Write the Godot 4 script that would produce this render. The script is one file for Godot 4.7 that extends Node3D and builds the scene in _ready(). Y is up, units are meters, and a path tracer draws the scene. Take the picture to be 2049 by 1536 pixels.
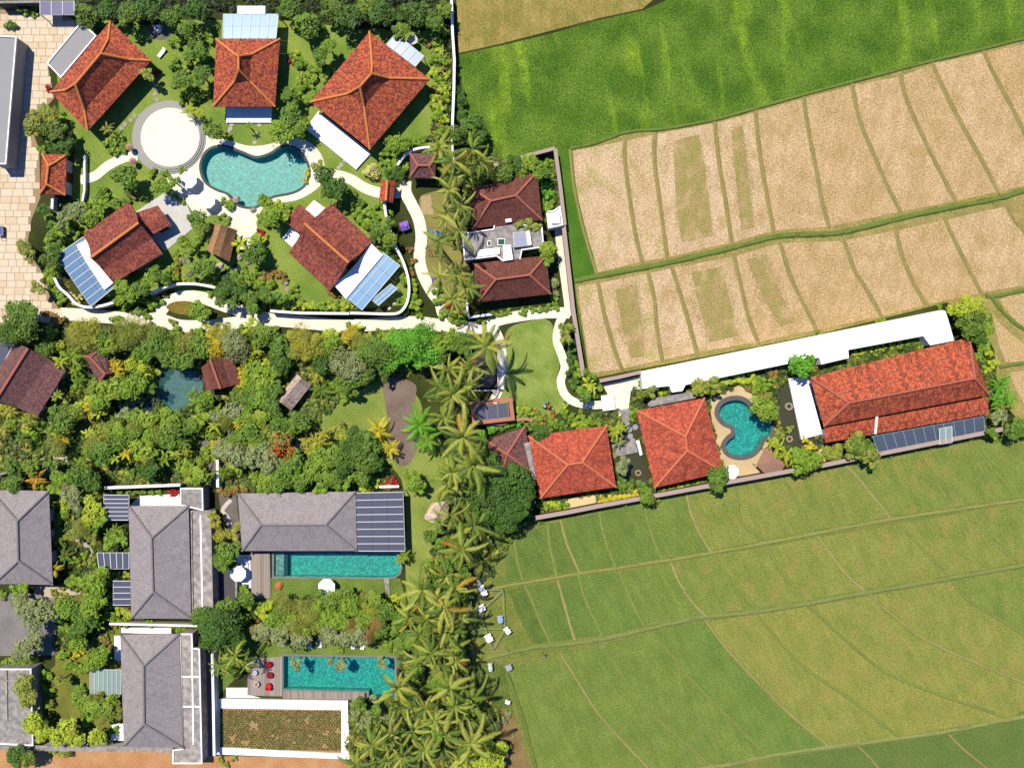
extends Node3D
# A villa garden among rice fields, seen straight down from 140 m. Map units: 11 to the metre, origin at the north-west corner of the surveyed area.
const S := 11.0
const H := 140.0
var used := {}
var mats := {}
var rng := RandomNumberGenerator.new()
var noise := FastNoiseLite.new()
var fine := FastNoiseLite.new()
var tx := {}
var mean := {}
var labelled: Array[Node3D] = []
var holes: Array = []

# ---------------------------------------------------------------- mesh builder
class MB:
	var v := PackedVector3Array()
	var n := PackedVector3Array()
	var c := PackedColorArray()
	var u := PackedVector2Array()
	var col := Color(1, 1, 1)
	func tri(a: Vector3, b: Vector3, d: Vector3, hint := Vector3.UP, us = null) -> void:
		var k := (b - a).cross(d - a)
		if k.length_squared() < 1e-14:
			return
		k = k.normalized()
		var uu: Array = us if us != null else [Vector2(a.x, a.z), Vector2(b.x, b.z), Vector2(d.x, d.z)]
		if k.dot(hint) < 0.0:
			k = -k
			v.append(a); v.append(b); v.append(d)
			u.append(uu[0]); u.append(uu[1]); u.append(uu[2])
		else:
			v.append(a); v.append(d); v.append(b)
			u.append(uu[0]); u.append(uu[2]); u.append(uu[1])
		for i in 3:
			n.append(k); c.append(col)
	func quad(a: Vector3, b: Vector3, d: Vector3, e: Vector3, hint := Vector3.UP) -> void:
		tri(a, b, d, hint)
		tri(a, d, e, hint)
	func face(p: Array, hint := Vector3.UP, per := 1.0) -> void:
		# a flat many-cornered face with texture laid along its eave and up its slope
		var k: Vector3 = (p[1] - p[0]).cross(p[2] - p[0]).normalized()
		if k.dot(hint) < 0.0:
			k = -k
		var e := k.cross(Vector3.UP)
		e = Vector3.RIGHT if e.length() < 1e-3 else e.normalized()
		var s := e.cross(k).normalized()
		for i in range(1, p.size() - 1):
			var t := [p[0], p[i], p[i + 1]]
			var us := []
			for q in t:
				us.append(Vector2(q.dot(e), q.dot(s)) / per)
			tri(t[0], t[1], t[2], hint, us)
	func box(at: Vector3, size: Vector3, yaw := 0.0) -> void:
		boxt(Transform3D(Basis(Vector3.UP, yaw), at), size)
	func boxt(t: Transform3D, size: Vector3) -> void:
		var h := size * 0.5
		for ax in 3:
			for sg: float in [-1.0, 1.0]:
				var o := Vector3.ZERO; o[ax] = sg * h[ax]
				var p := Vector3.ZERO; p[(ax + 1) % 3] = h[(ax + 1) % 3]
				var q := Vector3.ZERO; q[(ax + 2) % 3] = h[(ax + 2) % 3]
				quad(t * (o - p - q), t * (o + p - q), t * (o + p + q), t * (o - p + q), t.basis * o)
	func bar(a: Vector3, b: Vector3, w: float, hgt: float) -> void:
		# a square bar from a to b
		var d := b - a
		var z := d.normalized()
		var x := Vector3.UP.cross(z)
		x = Vector3.RIGHT if x.length() < 1e-3 else x.normalized()
		var y := z.cross(x)
		boxt(Transform3D(Basis(x, y, z), (a + b) * 0.5), Vector3(w, hgt, d.length()))
	func smooth_tri(a: Vector3, b: Vector3, d: Vector3, na: Vector3, nb: Vector3, nd: Vector3) -> void:
		var k := (b - a).cross(d - a)
		if k.dot(na + nb + nd) < 0.0:
			v.append(a); v.append(b); v.append(d); n.append(na); n.append(nb); n.append(nd)
		else:
			v.append(a); v.append(d); v.append(b); n.append(na); n.append(nd); n.append(nb)
		for i in 3:
			c.append(col); u.append(Vector2(v[v.size() - 3 + i].x, v[v.size() - 3 + i].z))
	func tube(p: Array, r: Array, sides := 7, cap := true) -> void:
		var rings := []
		for i in p.size():
			var d: Vector3 = (p[mini(i + 1, p.size() - 1)] - p[maxi(i - 1, 0)]).normalized()
			var x := d.cross(Vector3.FORWARD if absf(d.z) < 0.9 else Vector3.RIGHT).normalized()
			var y := x.cross(d)
			var ring := []
			for k in sides:
				var a := TAU * k / sides
				ring.append([p[i] + (x * cos(a) + y * sin(a)) * r[i], x * cos(a) + y * sin(a)])
			rings.append(ring)
		for i in p.size() - 1:
			for k in sides:
				var a: Array = rings[i][k]
				var b: Array = rings[i][(k + 1) % sides]
				var d: Array = rings[i + 1][(k + 1) % sides]
				var e: Array = rings[i + 1][k]
				smooth_tri(a[0], b[0], d[0], a[1], b[1], d[1])
				smooth_tri(a[0], d[0], e[0], a[1], d[1], e[1])
		if cap:
			for q in [0, p.size() - 1]:
				var out: Vector3 = (p[q] - p[1 if q == 0 else q - 1])
				for k in range(1, sides - 1):
					tri(rings[q][0][0], rings[q][k][0], rings[q][k + 1][0], out)
	func blob(at: Vector3, r: Vector3, rough: float, nz: FastNoiseLite, rings := 7, sides := 10, low := -0.4) -> void:
		# a boulder or mound: an ellipsoid with an uneven surface, cut at low
		var g := []
		for i in rings + 1:
			var row := []
			var f := lerpf(asin(low), PI / 2, float(i) / rings)
			for k in sides:
				var a := TAU * k / sides
				var d := Vector3(cos(f) * cos(a), sin(f), cos(f) * sin(a))
				var s := 1.0 + rough * nz.get_noise_3dv(d * 40.0 + at * 3.0)
				row.append(at + d * r * s)
			g.append(row)
		for i in rings:
			for k in sides:
				quad(g[i][k], g[i][(k + 1) % sides], g[i + 1][(k + 1) % sides], g[i + 1][k], (g[i][k] + g[i + 1][(k + 1) % sides]) * 0.5 - at)
	func prism(p: PackedVector2Array, y0: float, y1: float, bottom := false) -> void:
		var cw := Geometry2D.is_polygon_clockwise(p)
		var idx := Geometry2D.triangulate_polygon(p)
		for i in range(0, idx.size(), 3):
			var q := []
			for j in 3:
				q.append(Vector3(p[idx[i + j]].x, y1, p[idx[i + j]].y))
			tri(q[0], q[1], q[2])
			if bottom:
				for j in 3:
					q[j].y = y0
				tri(q[0], q[1], q[2], Vector3.DOWN)
		for i in p.size():
			var a := p[i]
			var b := p[(i + 1) % p.size()]
			var o := Vector3(b.y - a.y, 0, a.x - b.x) * (-1.0 if cw else 1.0)
			quad(Vector3(a.x, y0, a.y), Vector3(b.x, y0, b.y), Vector3(b.x, y1, b.y), Vector3(a.x, y1, a.y), o)
	func mesh(origin := Vector3.ZERO) -> ArrayMesh:
		var a := []
		a.resize(Mesh.ARRAY_MAX)
		if origin != Vector3.ZERO:
			for i in v.size():
				v[i] -= origin
		a[Mesh.ARRAY_VERTEX] = v; a[Mesh.ARRAY_NORMAL] = n; a[Mesh.ARRAY_COLOR] = c; a[Mesh.ARRAY_TEX_UV] = u
		var m := ArrayMesh.new()
		m.add_surface_from_arrays(Mesh.PRIMITIVE_TRIANGLES, a)
		return m

# ---------------------------------------------------------------- places and names
func w(x: float, y: float, h := 0.0) -> Vector3:
	var k := (H - h) / H / S
	return Vector3((x - 1024.5) * k, h, (y - 768.0) * k)

func pt(s: String, h := 0.0) -> Array:
	var r := []
	for q in s.split(" ", false):
		var f := q.split_floats(",")
		r.append(w(f[0], f[1], h))
	return r

func flat(p: Array) -> PackedVector2Array:
	var r := PackedVector2Array()
	for q in p:
		r.append(Vector2(q.x, q.z))
	return r

func poly(s: String, h := 0.0) -> PackedVector2Array:
	return flat(pt(s, h))

func curved(p: PackedVector2Array, closed := false, n := 5) -> PackedVector2Array:
	var r := PackedVector2Array()
	var c := p.size()
	for i in (c if closed else c - 1):
		var a := p[(i - 1 + c) % c] if closed or i > 0 else p[0]
		var b := p[i]
		var d := p[(i + 1) % c]
		var e := p[(i + 2) % c] if closed or i + 2 < c else p[c - 1]
		for k in n:
			r.append(b.cubic_interpolate(d, a, e, float(k) / n))
	if not closed:
		r.append(p[c - 1])
	return r

func grown(p: PackedVector2Array, by: float) -> PackedVector2Array:
	var r := Geometry2D.offset_polygon(p, by, Geometry2D.JOIN_ROUND if p.size() > 12 else Geometry2D.JOIN_MITER)
	if r.is_empty():
		return p
	var best: PackedVector2Array = r[0]
	for q in r:
		if q.size() > best.size():
			best = q
	return best

func ribbon(line: PackedVector2Array, width: float) -> PackedVector2Array:
	var l := PackedVector2Array()
	var r := PackedVector2Array()
	for i in line.size():
		var d := (line[mini(i + 1, line.size() - 1)] - line[maxi(i - 1, 0)]).normalized()
		var s := Vector2(-d.y, d.x) * width * 0.5
		l.append(line[i] + s)
		r.append(line[i] - s)
	r.reverse()
	l.append_array(r)
	return l

func numbered(called: String, parent: Node) -> String:
	var key := str(parent.get_instance_id()) + called
	var k: int = used.get(key, 0)
	used[key] = k + 1
	return called if k == 0 else "%s_%03d" % [called, k]

func tag(o: Node3D, label: String, category: String, group := "", kind := "") -> Node3D:
	o.set_meta("label", label)
	o.set_meta("category", category)
	if group: o.set_meta("group", group)
	if kind: o.set_meta("kind", kind)
	labelled.append(o)
	return o

func thing(called: String, label: String, category: String, at := Vector3.ZERO, group := "") -> Node3D:
	var o := Node3D.new()
	o.name = numbered(called, self)
	add_child(o, true)
	o.position = at
	return tag(o, label, category, group)

func obj(called: String, b: MB, m: Material, parent: Node3D = null, origin := Vector3.ZERO) -> MeshInstance3D:
	return put(called, b.mesh(origin), m, parent)

func put(called: String, mesh: Mesh, m: Material, parent: Node3D = null) -> MeshInstance3D:
	var to: Node = parent if parent else self
	var o := MeshInstance3D.new()
	o.name = numbered(called, to)
	o.mesh = mesh
	o.material_override = m
	to.add_child(o, true)
	return o

func ground_piece(called: String, b: MB, m: Material, label: String, category: String) -> MeshInstance3D:
	var o := obj(called, b, m)
	tag(o, label, category, "", "structure")
	return o

# ---------------------------------------------------------------- colours, textures, materials
func C(r: float, g: float, b: float) -> Color:
	# the base colour of a surface that looks like this in full sun
	var c := Color(r / 255.0, g / 255.0, b / 255.0).srgb_to_linear()
	return Color(c.r / 1.75, c.g / 1.75, c.b / 1.75)

func noise_tex(key: String, freq: float, lo: float, hi: float, seed_: int, octaves := 3, kind := FastNoiseLite.TYPE_SIMPLEX_SMOOTH, stretch := 1.0, size := 512) -> ImageTexture:
	if tx.has(key):
		return tx[key]
	var f := FastNoiseLite.new()
	f.seed = seed_; f.frequency = freq; f.fractal_octaves = octaves; f.noise_type = kind
	var im := f.get_seamless_image(size, int(size * stretch)) if kind != FastNoiseLite.TYPE_CELLULAR else f.get_seamless_image(size, size)
	im.convert(Image.FORMAT_RGB8)
	var sum := 0.0
	for y in im.get_height():
		for x in im.get_width():
			var q := minf(lerpf(lo, hi, im.get_pixel(x, y).r), 1.0)
			sum += pow(q, 2.2)
			im.set_pixel(x, y, Color(q, q, q))
	tx[key] = ImageTexture.create_from_image(im)
	mean[tx[key]] = sum / (im.get_height() * im.get_width())
	return tx[key]

func bump_tex(key: String, freq: float, seed_: int) -> ImageTexture:
	return noise_tex(key, freq, 0.0, 1.0, seed_, 4)

func tiles_tex(key: String, tones: Array, across: int, rows: int, stain: float, seed_: int) -> ImageTexture:
	# fired clay tiles or shingles: each course has a lip, each tile its own tone
	if tx.has(key):
		return tx[key]
	var n := 512
	var im := Image.create(n, n, false, Image.FORMAT_RGB8)
	var r := RandomNumberGenerator.new(); r.seed = seed_
	var tone := []
	for i in across * rows:
		tone.append(tones[r.randi() % tones.size()] * r.randf_range(0.88, 1.08))
	var f := FastNoiseLite.new(); f.seed = seed_; f.frequency = 0.012; f.fractal_octaves = 4
	var st := f.get_seamless_image(n, n)
	for y in n:
		var row := y * rows / n
		var fy := fmod(float(y) * rows / n, 1.0)
		for x in n:
			var q := float(x) * across / n + (0.5 if row % 2 else 0.0)
			var cx := int(q) % across
			var c: Color = tone[row * across + cx]
			var fx := fmod(q, 1.0)
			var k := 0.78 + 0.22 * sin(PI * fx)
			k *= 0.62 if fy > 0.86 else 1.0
			k *= 1.0 - stain * clampf(st.get_pixel(x, y / 4).r * 1.4 + st.get_pixel(y % n, x).r * 0.8 - 0.9, 0.0, 1.0)
			im.set_pixel(x, y, Color(c.r * k, c.g * k, c.b * k).linear_to_srgb())
	tx[key] = ImageTexture.create_from_image(im)
	return tx[key]

func course_tex(rows: int) -> ImageTexture:
	var key := "course%d" % rows
	if tx.has(key):
		return tx[key]
	var im := Image.create(64, 512, false, Image.FORMAT_RGB8)
	for y in 512:
		var fy := fmod(float(y) * rows / 512.0, 1.0)
		for x in 64:
			var q := fy * 0.8 + 0.2 * sin(TAU * x / 32.0)
			im.set_pixel(x, y, Color(q, q, q))
	tx[key] = ImageTexture.create_from_image(im)
	return tx[key]

func mat(c: Color, rough := 0.85, tex: Texture2D = null, scale := 0.2, bump: Texture2D = null, depth := 0.0) -> StandardMaterial3D:
	var key := "%s %s %s %s %s" % [c, rough, tex, scale, depth]
	if mats.has(key):
		return mats[key]
	var m := StandardMaterial3D.new()
	var k: float = 1.0 / mean.get(tex, 1.0)
	m.albedo_color = Color(c.r * k, c.g * k, c.b * k).linear_to_srgb()
	m.roughness = rough
	m.vertex_color_use_as_albedo = true
	m.metallic_specular = 0.35
	if tex:
		m.albedo_texture = tex
	if tex or bump:
		m.uv1_triplanar = true
		m.uv1_world_triplanar = true
		m.uv1_scale = Vector3.ONE * scale
	if bump:
		m.heightmap_enabled = true
		m.heightmap_texture = bump
		m.heightmap_scale = depth
	mats[key] = m
	return m

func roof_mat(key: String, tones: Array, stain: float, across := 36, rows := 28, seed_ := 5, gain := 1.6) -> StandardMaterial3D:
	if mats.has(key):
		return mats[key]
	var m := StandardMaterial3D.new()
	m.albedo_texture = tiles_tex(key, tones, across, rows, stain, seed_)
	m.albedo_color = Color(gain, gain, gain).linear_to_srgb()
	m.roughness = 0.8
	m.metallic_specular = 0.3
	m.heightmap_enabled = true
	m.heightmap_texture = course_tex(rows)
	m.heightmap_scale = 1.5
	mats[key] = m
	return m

func leaf_mat(c: Color) -> StandardMaterial3D:
	var key := "leaf%s" % c
	if mats.has(key):
		return mats[key]
	var m := StandardMaterial3D.new()
	m.albedo_color = c.linear_to_srgb()
	m.vertex_color_use_as_albedo = true
	m.roughness = 0.55
	m.metallic_specular = 0.4
	m.backlight_enabled = true
	m.backlight = Color(0.5, 0.55, 0.2)
	mats[key] = m
	return m

func glass(c: Color, alpha: float, rough := 0.12) -> StandardMaterial3D:
	var key := "glass%s%s%s" % [c, alpha, rough]
	if mats.has(key):
		return mats[key]
	var m := StandardMaterial3D.new()
	var q := c.linear_to_srgb()
	m.albedo_color = Color(q.r, q.g, q.b, alpha)
	m.transparency = BaseMaterial3D.TRANSPARENCY_ALPHA
	m.roughness = rough
	mats[key] = m
	return m

# ---------------------------------------------------------------- sheets of ground
func sheet(p: PackedVector2Array, y: float, cell: float, tone: Callable, cut: Array = []) -> MB:
	var b := MB.new()
	var lo := p[0]
	var hi := p[0]
	for q in p:
		lo = lo.min(q); hi = hi.max(q)
	var boxes := []
	for q in cut:
		var r := Rect2(q[0], Vector2.ZERO)
		for z in q:
			r = r.expand(z)
		boxes.append(r)
	var nx := int(ceil((hi.x - lo.x) / cell))
	var nz := int(ceil((hi.y - lo.y) / cell))
	var inside := PackedByteArray()
	inside.resize((nx + 1) * (nz + 1))
	for j in nz + 1:
		for i in nx + 1:
			inside[j * (nx + 1) + i] = 1 if Geometry2D.is_point_in_polygon(lo + Vector2(i, j) * cell, p) else 0
	var near := {}
	for i in p.size():
		var a := p[i]
		var d := p[(i + 1) % p.size()]
		var steps := int(a.distance_to(d) / cell * 3.0) + 1
		for k in steps + 1:
			var q := (a.lerp(d, float(k) / steps) - lo) / cell
			for ox in [-1, 0, 1]:
				for oz in [-1, 0, 1]:
					near[Vector2i(int(q.x) + ox, int(q.y) + oz)] = true
	for j in nz:
		for i in nx:
			var o := lo + Vector2(i, j) * cell
			var full := inside[j * (nx + 1) + i] and inside[j * (nx + 1) + i + 1] and inside[(j + 1) * (nx + 1) + i] and inside[(j + 1) * (nx + 1) + i + 1]
			var edge := near.has(Vector2i(i, j))
			if not full and not edge:
				continue
			var sq := PackedVector2Array([o, o + Vector2(cell, 0), o + Vector2(cell, cell), o + Vector2(0, cell)])
			var parts := [sq]
			if edge:
				parts = Geometry2D.intersect_polygons(sq, p)
			var r := Rect2(o, Vector2(cell, cell))
			for k in cut.size():
				if not boxes[k].intersects(r):
					continue
				var left := []
				for q in parts:
					left.append_array(Geometry2D.clip_polygons(q, cut[k]))
				parts = left
			for q in parts:
				if q.size() < 3:
					continue
				for t in range(1, q.size() - 1) if q.size() == 4 else []:
					add_tri(b, q[0], q[t], q[t + 1], y, tone)
				if q.size() != 4:
					var idx := Geometry2D.triangulate_polygon(q)
					for t in range(0, idx.size(), 3):
						add_tri(b, q[idx[t]], q[idx[t + 1]], q[idx[t + 2]], y, tone)
	return b

func add_tri(b: MB, a: Vector2, d: Vector2, e: Vector2, y: float, tone: Callable) -> void:
	var at := b.v.size()
	b.tri(Vector3(a.x, y, a.y), Vector3(d.x, y, d.y), Vector3(e.x, y, e.y))
	for i in range(at, b.v.size()):
		b.c[i] = tone.call(b.v[i].x, b.v[i].z)

func mottle(a: Color, d: Color, freq: float, off := 0.0) -> Callable:
	var nz := noise
	return func(x: float, z: float) -> Color: return a.lerp(d, clampf(0.5 + 0.9 * nz.get_noise_2d(x * freq + off, z * freq - off) + 0.35 * nz.get_noise_2d(x * freq * 5.0 + off, z * freq * 5.0), 0.0, 1.0))

func grain(a: Color, d: Color, e: Color, freq: float, off: float, lean: float) -> Callable:
	# crop tones: broad drifts, fine rows along the plot, and patches of a third tone
	var nz := noise
	return func(x: float, z: float) -> Color:
		var s := x + z * lean
		var q := 0.5 + 0.6 * nz.get_noise_2d(x * freq + off, z * freq - off) + 0.55 * nz.get_noise_2d(s * 16.0 + off, z * 2.2) + 0.35 * nz.get_noise_2d(x * freq * 6.0, z * freq * 6.0 + off)
		var t := clampf(nz.get_noise_2d(x * 5.0 - off, z * 3.5 + off) * 1.8 - 0.25, 0.0, 0.75)
		return a.lerp(d, clampf(q, 0.0, 1.0)).lerp(e, t)

func even(a: Color) -> Callable:
	return func(_x: float, _z: float) -> Color: return a

# ---------------------------------------------------------------- plants
var TONES := {
	"dark green": C(90, 134, 38), "deep green": C(124, 166, 50), "green": C(156, 196, 52), "bright green": C(126, 204, 48), "lime green": C(212, 232, 66),
	"olive": C(180, 190, 78), "grey green": C(172, 186, 118), "yellow": C(250, 230, 60), "golden": C(216, 214, 76), "red": C(210, 44, 38), "orange flowered": C(176, 184, 80),
	"reddish": C(188, 150, 74), "purple": C(110, 54, 62), "pale yellow": C(250, 242, 150), "orange": C(244, 180, 60), "yellow green": C(178, 196, 72),
}
var crowns := {}
var fronds := {}

func crown_mesh(key: String, seed_: int, count: int, leaf: float, lobes: int, slim: float) -> ArrayMesh:
	if crowns.has(key):
		return crowns[key]
	var r := RandomNumberGenerator.new(); r.seed = seed_
	var b := MB.new()
	var cs := []
	for i in lobes:
		var a := TAU * i * 0.382 + r.randf_range(-0.3, 0.3)
		var d := 0.66 * sqrt((i + 0.4) / lobes) * r.randf_range(0.8, 1.15)
		d *= r.randf_range(0.9, 1.25)
		cs.append([Vector3(cos(a) * d, r.randf_range(-0.2, 0.4) - d * 0.3, sin(a) * d), r.randf_range(0.2, 0.52), r.randf_range(0.6, 1.4), r.randf_range(-0.14, 0.16)])
	for i in count:
		var l: Array = cs[i % lobes]
		var dir := Vector3(r.randfn(), r.randfn() * 0.8 + 0.35, r.randfn()).normalized()
		var rad: float = l[1] * (r.randf_range(0.7, 1.15 if i % 11 else 1.6) if i % 5 else r.randf_range(0.3, 0.8))
		var p: Vector3 = l[0] + dir * rad * Vector3(1, 0.8, 1)
		var nn := (dir * 0.7 + Vector3(0, 0.7, 0) + Vector3(r.randfn(), r.randfn(), r.randfn()) * 0.38).normalized()
		var t := nn.cross(Vector3(r.randfn(), r.randfn(), r.randfn())).normalized()
		var s := nn.cross(t)
		var q := leaf * r.randf_range(0.5, 1.45)
		var k: float = l[2] * r.randf_range(0.6, 1.42)
		b.col = Color(k * (1.0 + l[3] + r.randf_range(-0.1, 0.12)), k, k * 0.9)
		b.tri(p - t * q * 0.6, p + s * q * slim - nn * q * 0.12, p + t * q * 0.7 - nn * q * 0.1, nn)
		b.tri(p - t * q * 0.6, p - s * q * slim - nn * q * 0.12, p + t * q * 0.7 - nn * q * 0.1, nn)
	crowns[key] = b.mesh()
	return crowns[key]

func crown_for(r_m: float, fine_leaf: bool, pick: int) -> ArrayMesh:
	var k := "fine" if fine_leaf else "broad"
	var slim := 0.12 if fine_leaf else 0.34
	if r_m < 1.5:
		return crown_mesh("%s s%d" % [k, pick % 4], 10 + pick % 4, 460 if fine_leaf else 340, 0.3, 5, slim)
	if r_m < 2.7:
		return crown_mesh("%s m%d" % [k, pick % 4], 20 + pick % 4, 1700 if fine_leaf else 1150, 0.185, 10, slim)
	return crown_mesh("%s l%d" % [k, pick % 3], 30 + pick % 3, 4400 if fine_leaf else 3600, 0.1, 19, slim)

func frond_mesh(kind: String, pick: int) -> ArrayMesh:
	var key := "%s%d" % [kind, pick]
	if fronds.has(key):
		return fronds[key]
	var r := RandomNumberGenerator.new(); r.seed = 70 + pick + kind.length() * 13
	var b := MB.new()
	var rise: float = [0.62, 0.42, 0.3, 0.1][pick % 4]
	var drop: float = [0.62, 0.66, 0.72, 0.7][pick % 4]
	var side := r.randf_range(-0.14, 0.14)
	var at := func(t: float) -> Vector3: return Vector3(t * (1.0 - 0.16 * t * t), rise * t - drop * t * t, side * t * t)
	if kind == "blade":
		# one broad leaf with a raised midrib, as on a banana
		rise *= 0.9
		for i in 8:
			var t0 := i / 8.0
			var t1 := (i + 1) / 8.0
			var w0 := 0.16 * sqrt(maxf(sin(PI * clampf((t0 - 0.12) / 0.9, 0, 1)), 0.0)) + 0.008
			var w1 := 0.16 * sqrt(maxf(sin(PI * clampf((t1 - 0.12) / 0.9, 0, 1)), 0.0)) + 0.004
			var p0: Vector3 = at.call(t0)
			var p1: Vector3 = at.call(t1)
			for sg: float in [-1.0, 1.0]:
				b.col = Color(1, 1, 1) * r.randf_range(0.85, 1.15)
				b.quad(p0, p0 + Vector3(0, -w0 * 0.25, sg * w0), p1 + Vector3(0, -w1 * 0.25, sg * w1), p1)
			b.col = Color(1.5, 1.45, 1.2)
			b.quad(p0 + Vector3(0, 0.012, -0.012), p0 + Vector3(0, 0.012, 0.012), p1 + Vector3(0, 0.012, 0.01), p1 + Vector3(0, 0.012, -0.01))
		fronds[key] = b.mesh()
		return fronds[key]
	var pairs := 34 if kind == "coco" else 20
	var ll := 0.15 if kind == "coco" else 0.24
	var lw := 0.017 if kind == "coco" else 0.03
	for i in pairs:
		var t := lerpf(0.14, 0.99, float(i) / (pairs - 1))
		var p: Vector3 = at.call(t)
		var d: Vector3 = (at.call(minf(t + 0.02, 1.0)) - at.call(t - 0.02)).normalized()
		var out := Vector3(-d.z, 0, d.x).normalized()
		var len_ := ll * (0.35 + 0.75 * sin(PI * (0.12 + 0.82 * t)))
		for sg: float in [-1.0, 1.0]:
			var dir := (out * sg * 0.84 + d * 0.52 + Vector3(0, -0.2 - r.randf() * 0.45, 0)).normalized()
			var across := dir.cross(Vector3.UP).normalized() * lw * 0.5
			var e := p + dir * len_ * r.randf_range(0.82, 1.1)
			var k := r.randf_range(0.7, 1.25)
			b.col = Color(k * r.randf_range(0.95, 1.12), k, k * 0.9)
			var m := p.lerp(e, 0.45) + Vector3(0, len_ * 0.06, 0)
			b.quad(p - across * 0.7, p + across * 0.7, m + across, m - across)
			b.tri(m - across, m + across, e - Vector3(0, len_ * 0.12, 0))
	b.col = Color(1.7, 1.65, 1.5)
	var prev: Vector3 = at.call(0.0)
	for i in range(1, 9):
		var q: Vector3 = at.call(i / 8.0)
		var wd := lerpf(0.018, 0.005, i / 8.0)
		b.quad(prev + Vector3(0, 0.008, -wd), prev + Vector3(0, 0.008, wd), q + Vector3(0, 0.008, wd * 0.85), q + Vector3(0, 0.008, -wd * 0.85))
		prev = q
	fronds[key] = b.mesh()
	return fronds[key]

var bark: StandardMaterial3D
var sizes := [[13.0, "small"], [24.0, "medium"], [36.0, "large"], [999.0, "huge"]]

func size_word(r: float) -> String:
	for q in sizes:
		if r < q[0]:
			return q[1]
	return ""

func plants(kind: String, tone: String, where: String, list: String) -> void:
	for q in list.split(" ", false):
		var f := q.split_floats(",")
		plant(kind, tone, where, f[0], f[1], f[2], f[3] if f.size() > 3 else 0.0)

var waiting := []

func shrubs_now() -> void:
	# the 290 largest shrubs each by itself, the small rest as one planting
	waiting.sort_custom(func(a, b): return a[4] > b[4])
	var rest := waiting.slice(290)
	for q in waiting.slice(0, 290):
		plant("shrub", q[0], q[1], q[2], q[3], q[4], -1.0)
	var mm := MultiMesh.new()
	mm.transform_format = MultiMesh.TRANSFORM_3D
	mm.use_colors = true
	mm.mesh = crown_mesh("broad s1", 11, 340, 0.3, 5, 0.34)
	mm.instance_count = rest.size()
	for i in rest.size():
		var q: Array = rest[i]
		var m: float = q[4] / S
		var p := w(q[2], q[3], m * 0.5)
		mm.set_instance_transform(i, Transform3D(Basis(Vector3.UP, i * 2.4).scaled(Vector3(m, m * 0.85, m)), Vector3(p.x, m * 0.55 + 0.15, p.z)))
		mm.set_instance_color(i, TONES[q[0]])
	var o := MultiMeshInstance3D.new()
	o.name = "small_shrubs"
	o.multimesh = mm
	o.material_override = leaf_mat(Color(1, 1, 1))
	add_child(o, true)
	tag(o, "small low shrubs planted through all the garden beds", "shrubs", "", "stuff")

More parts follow.
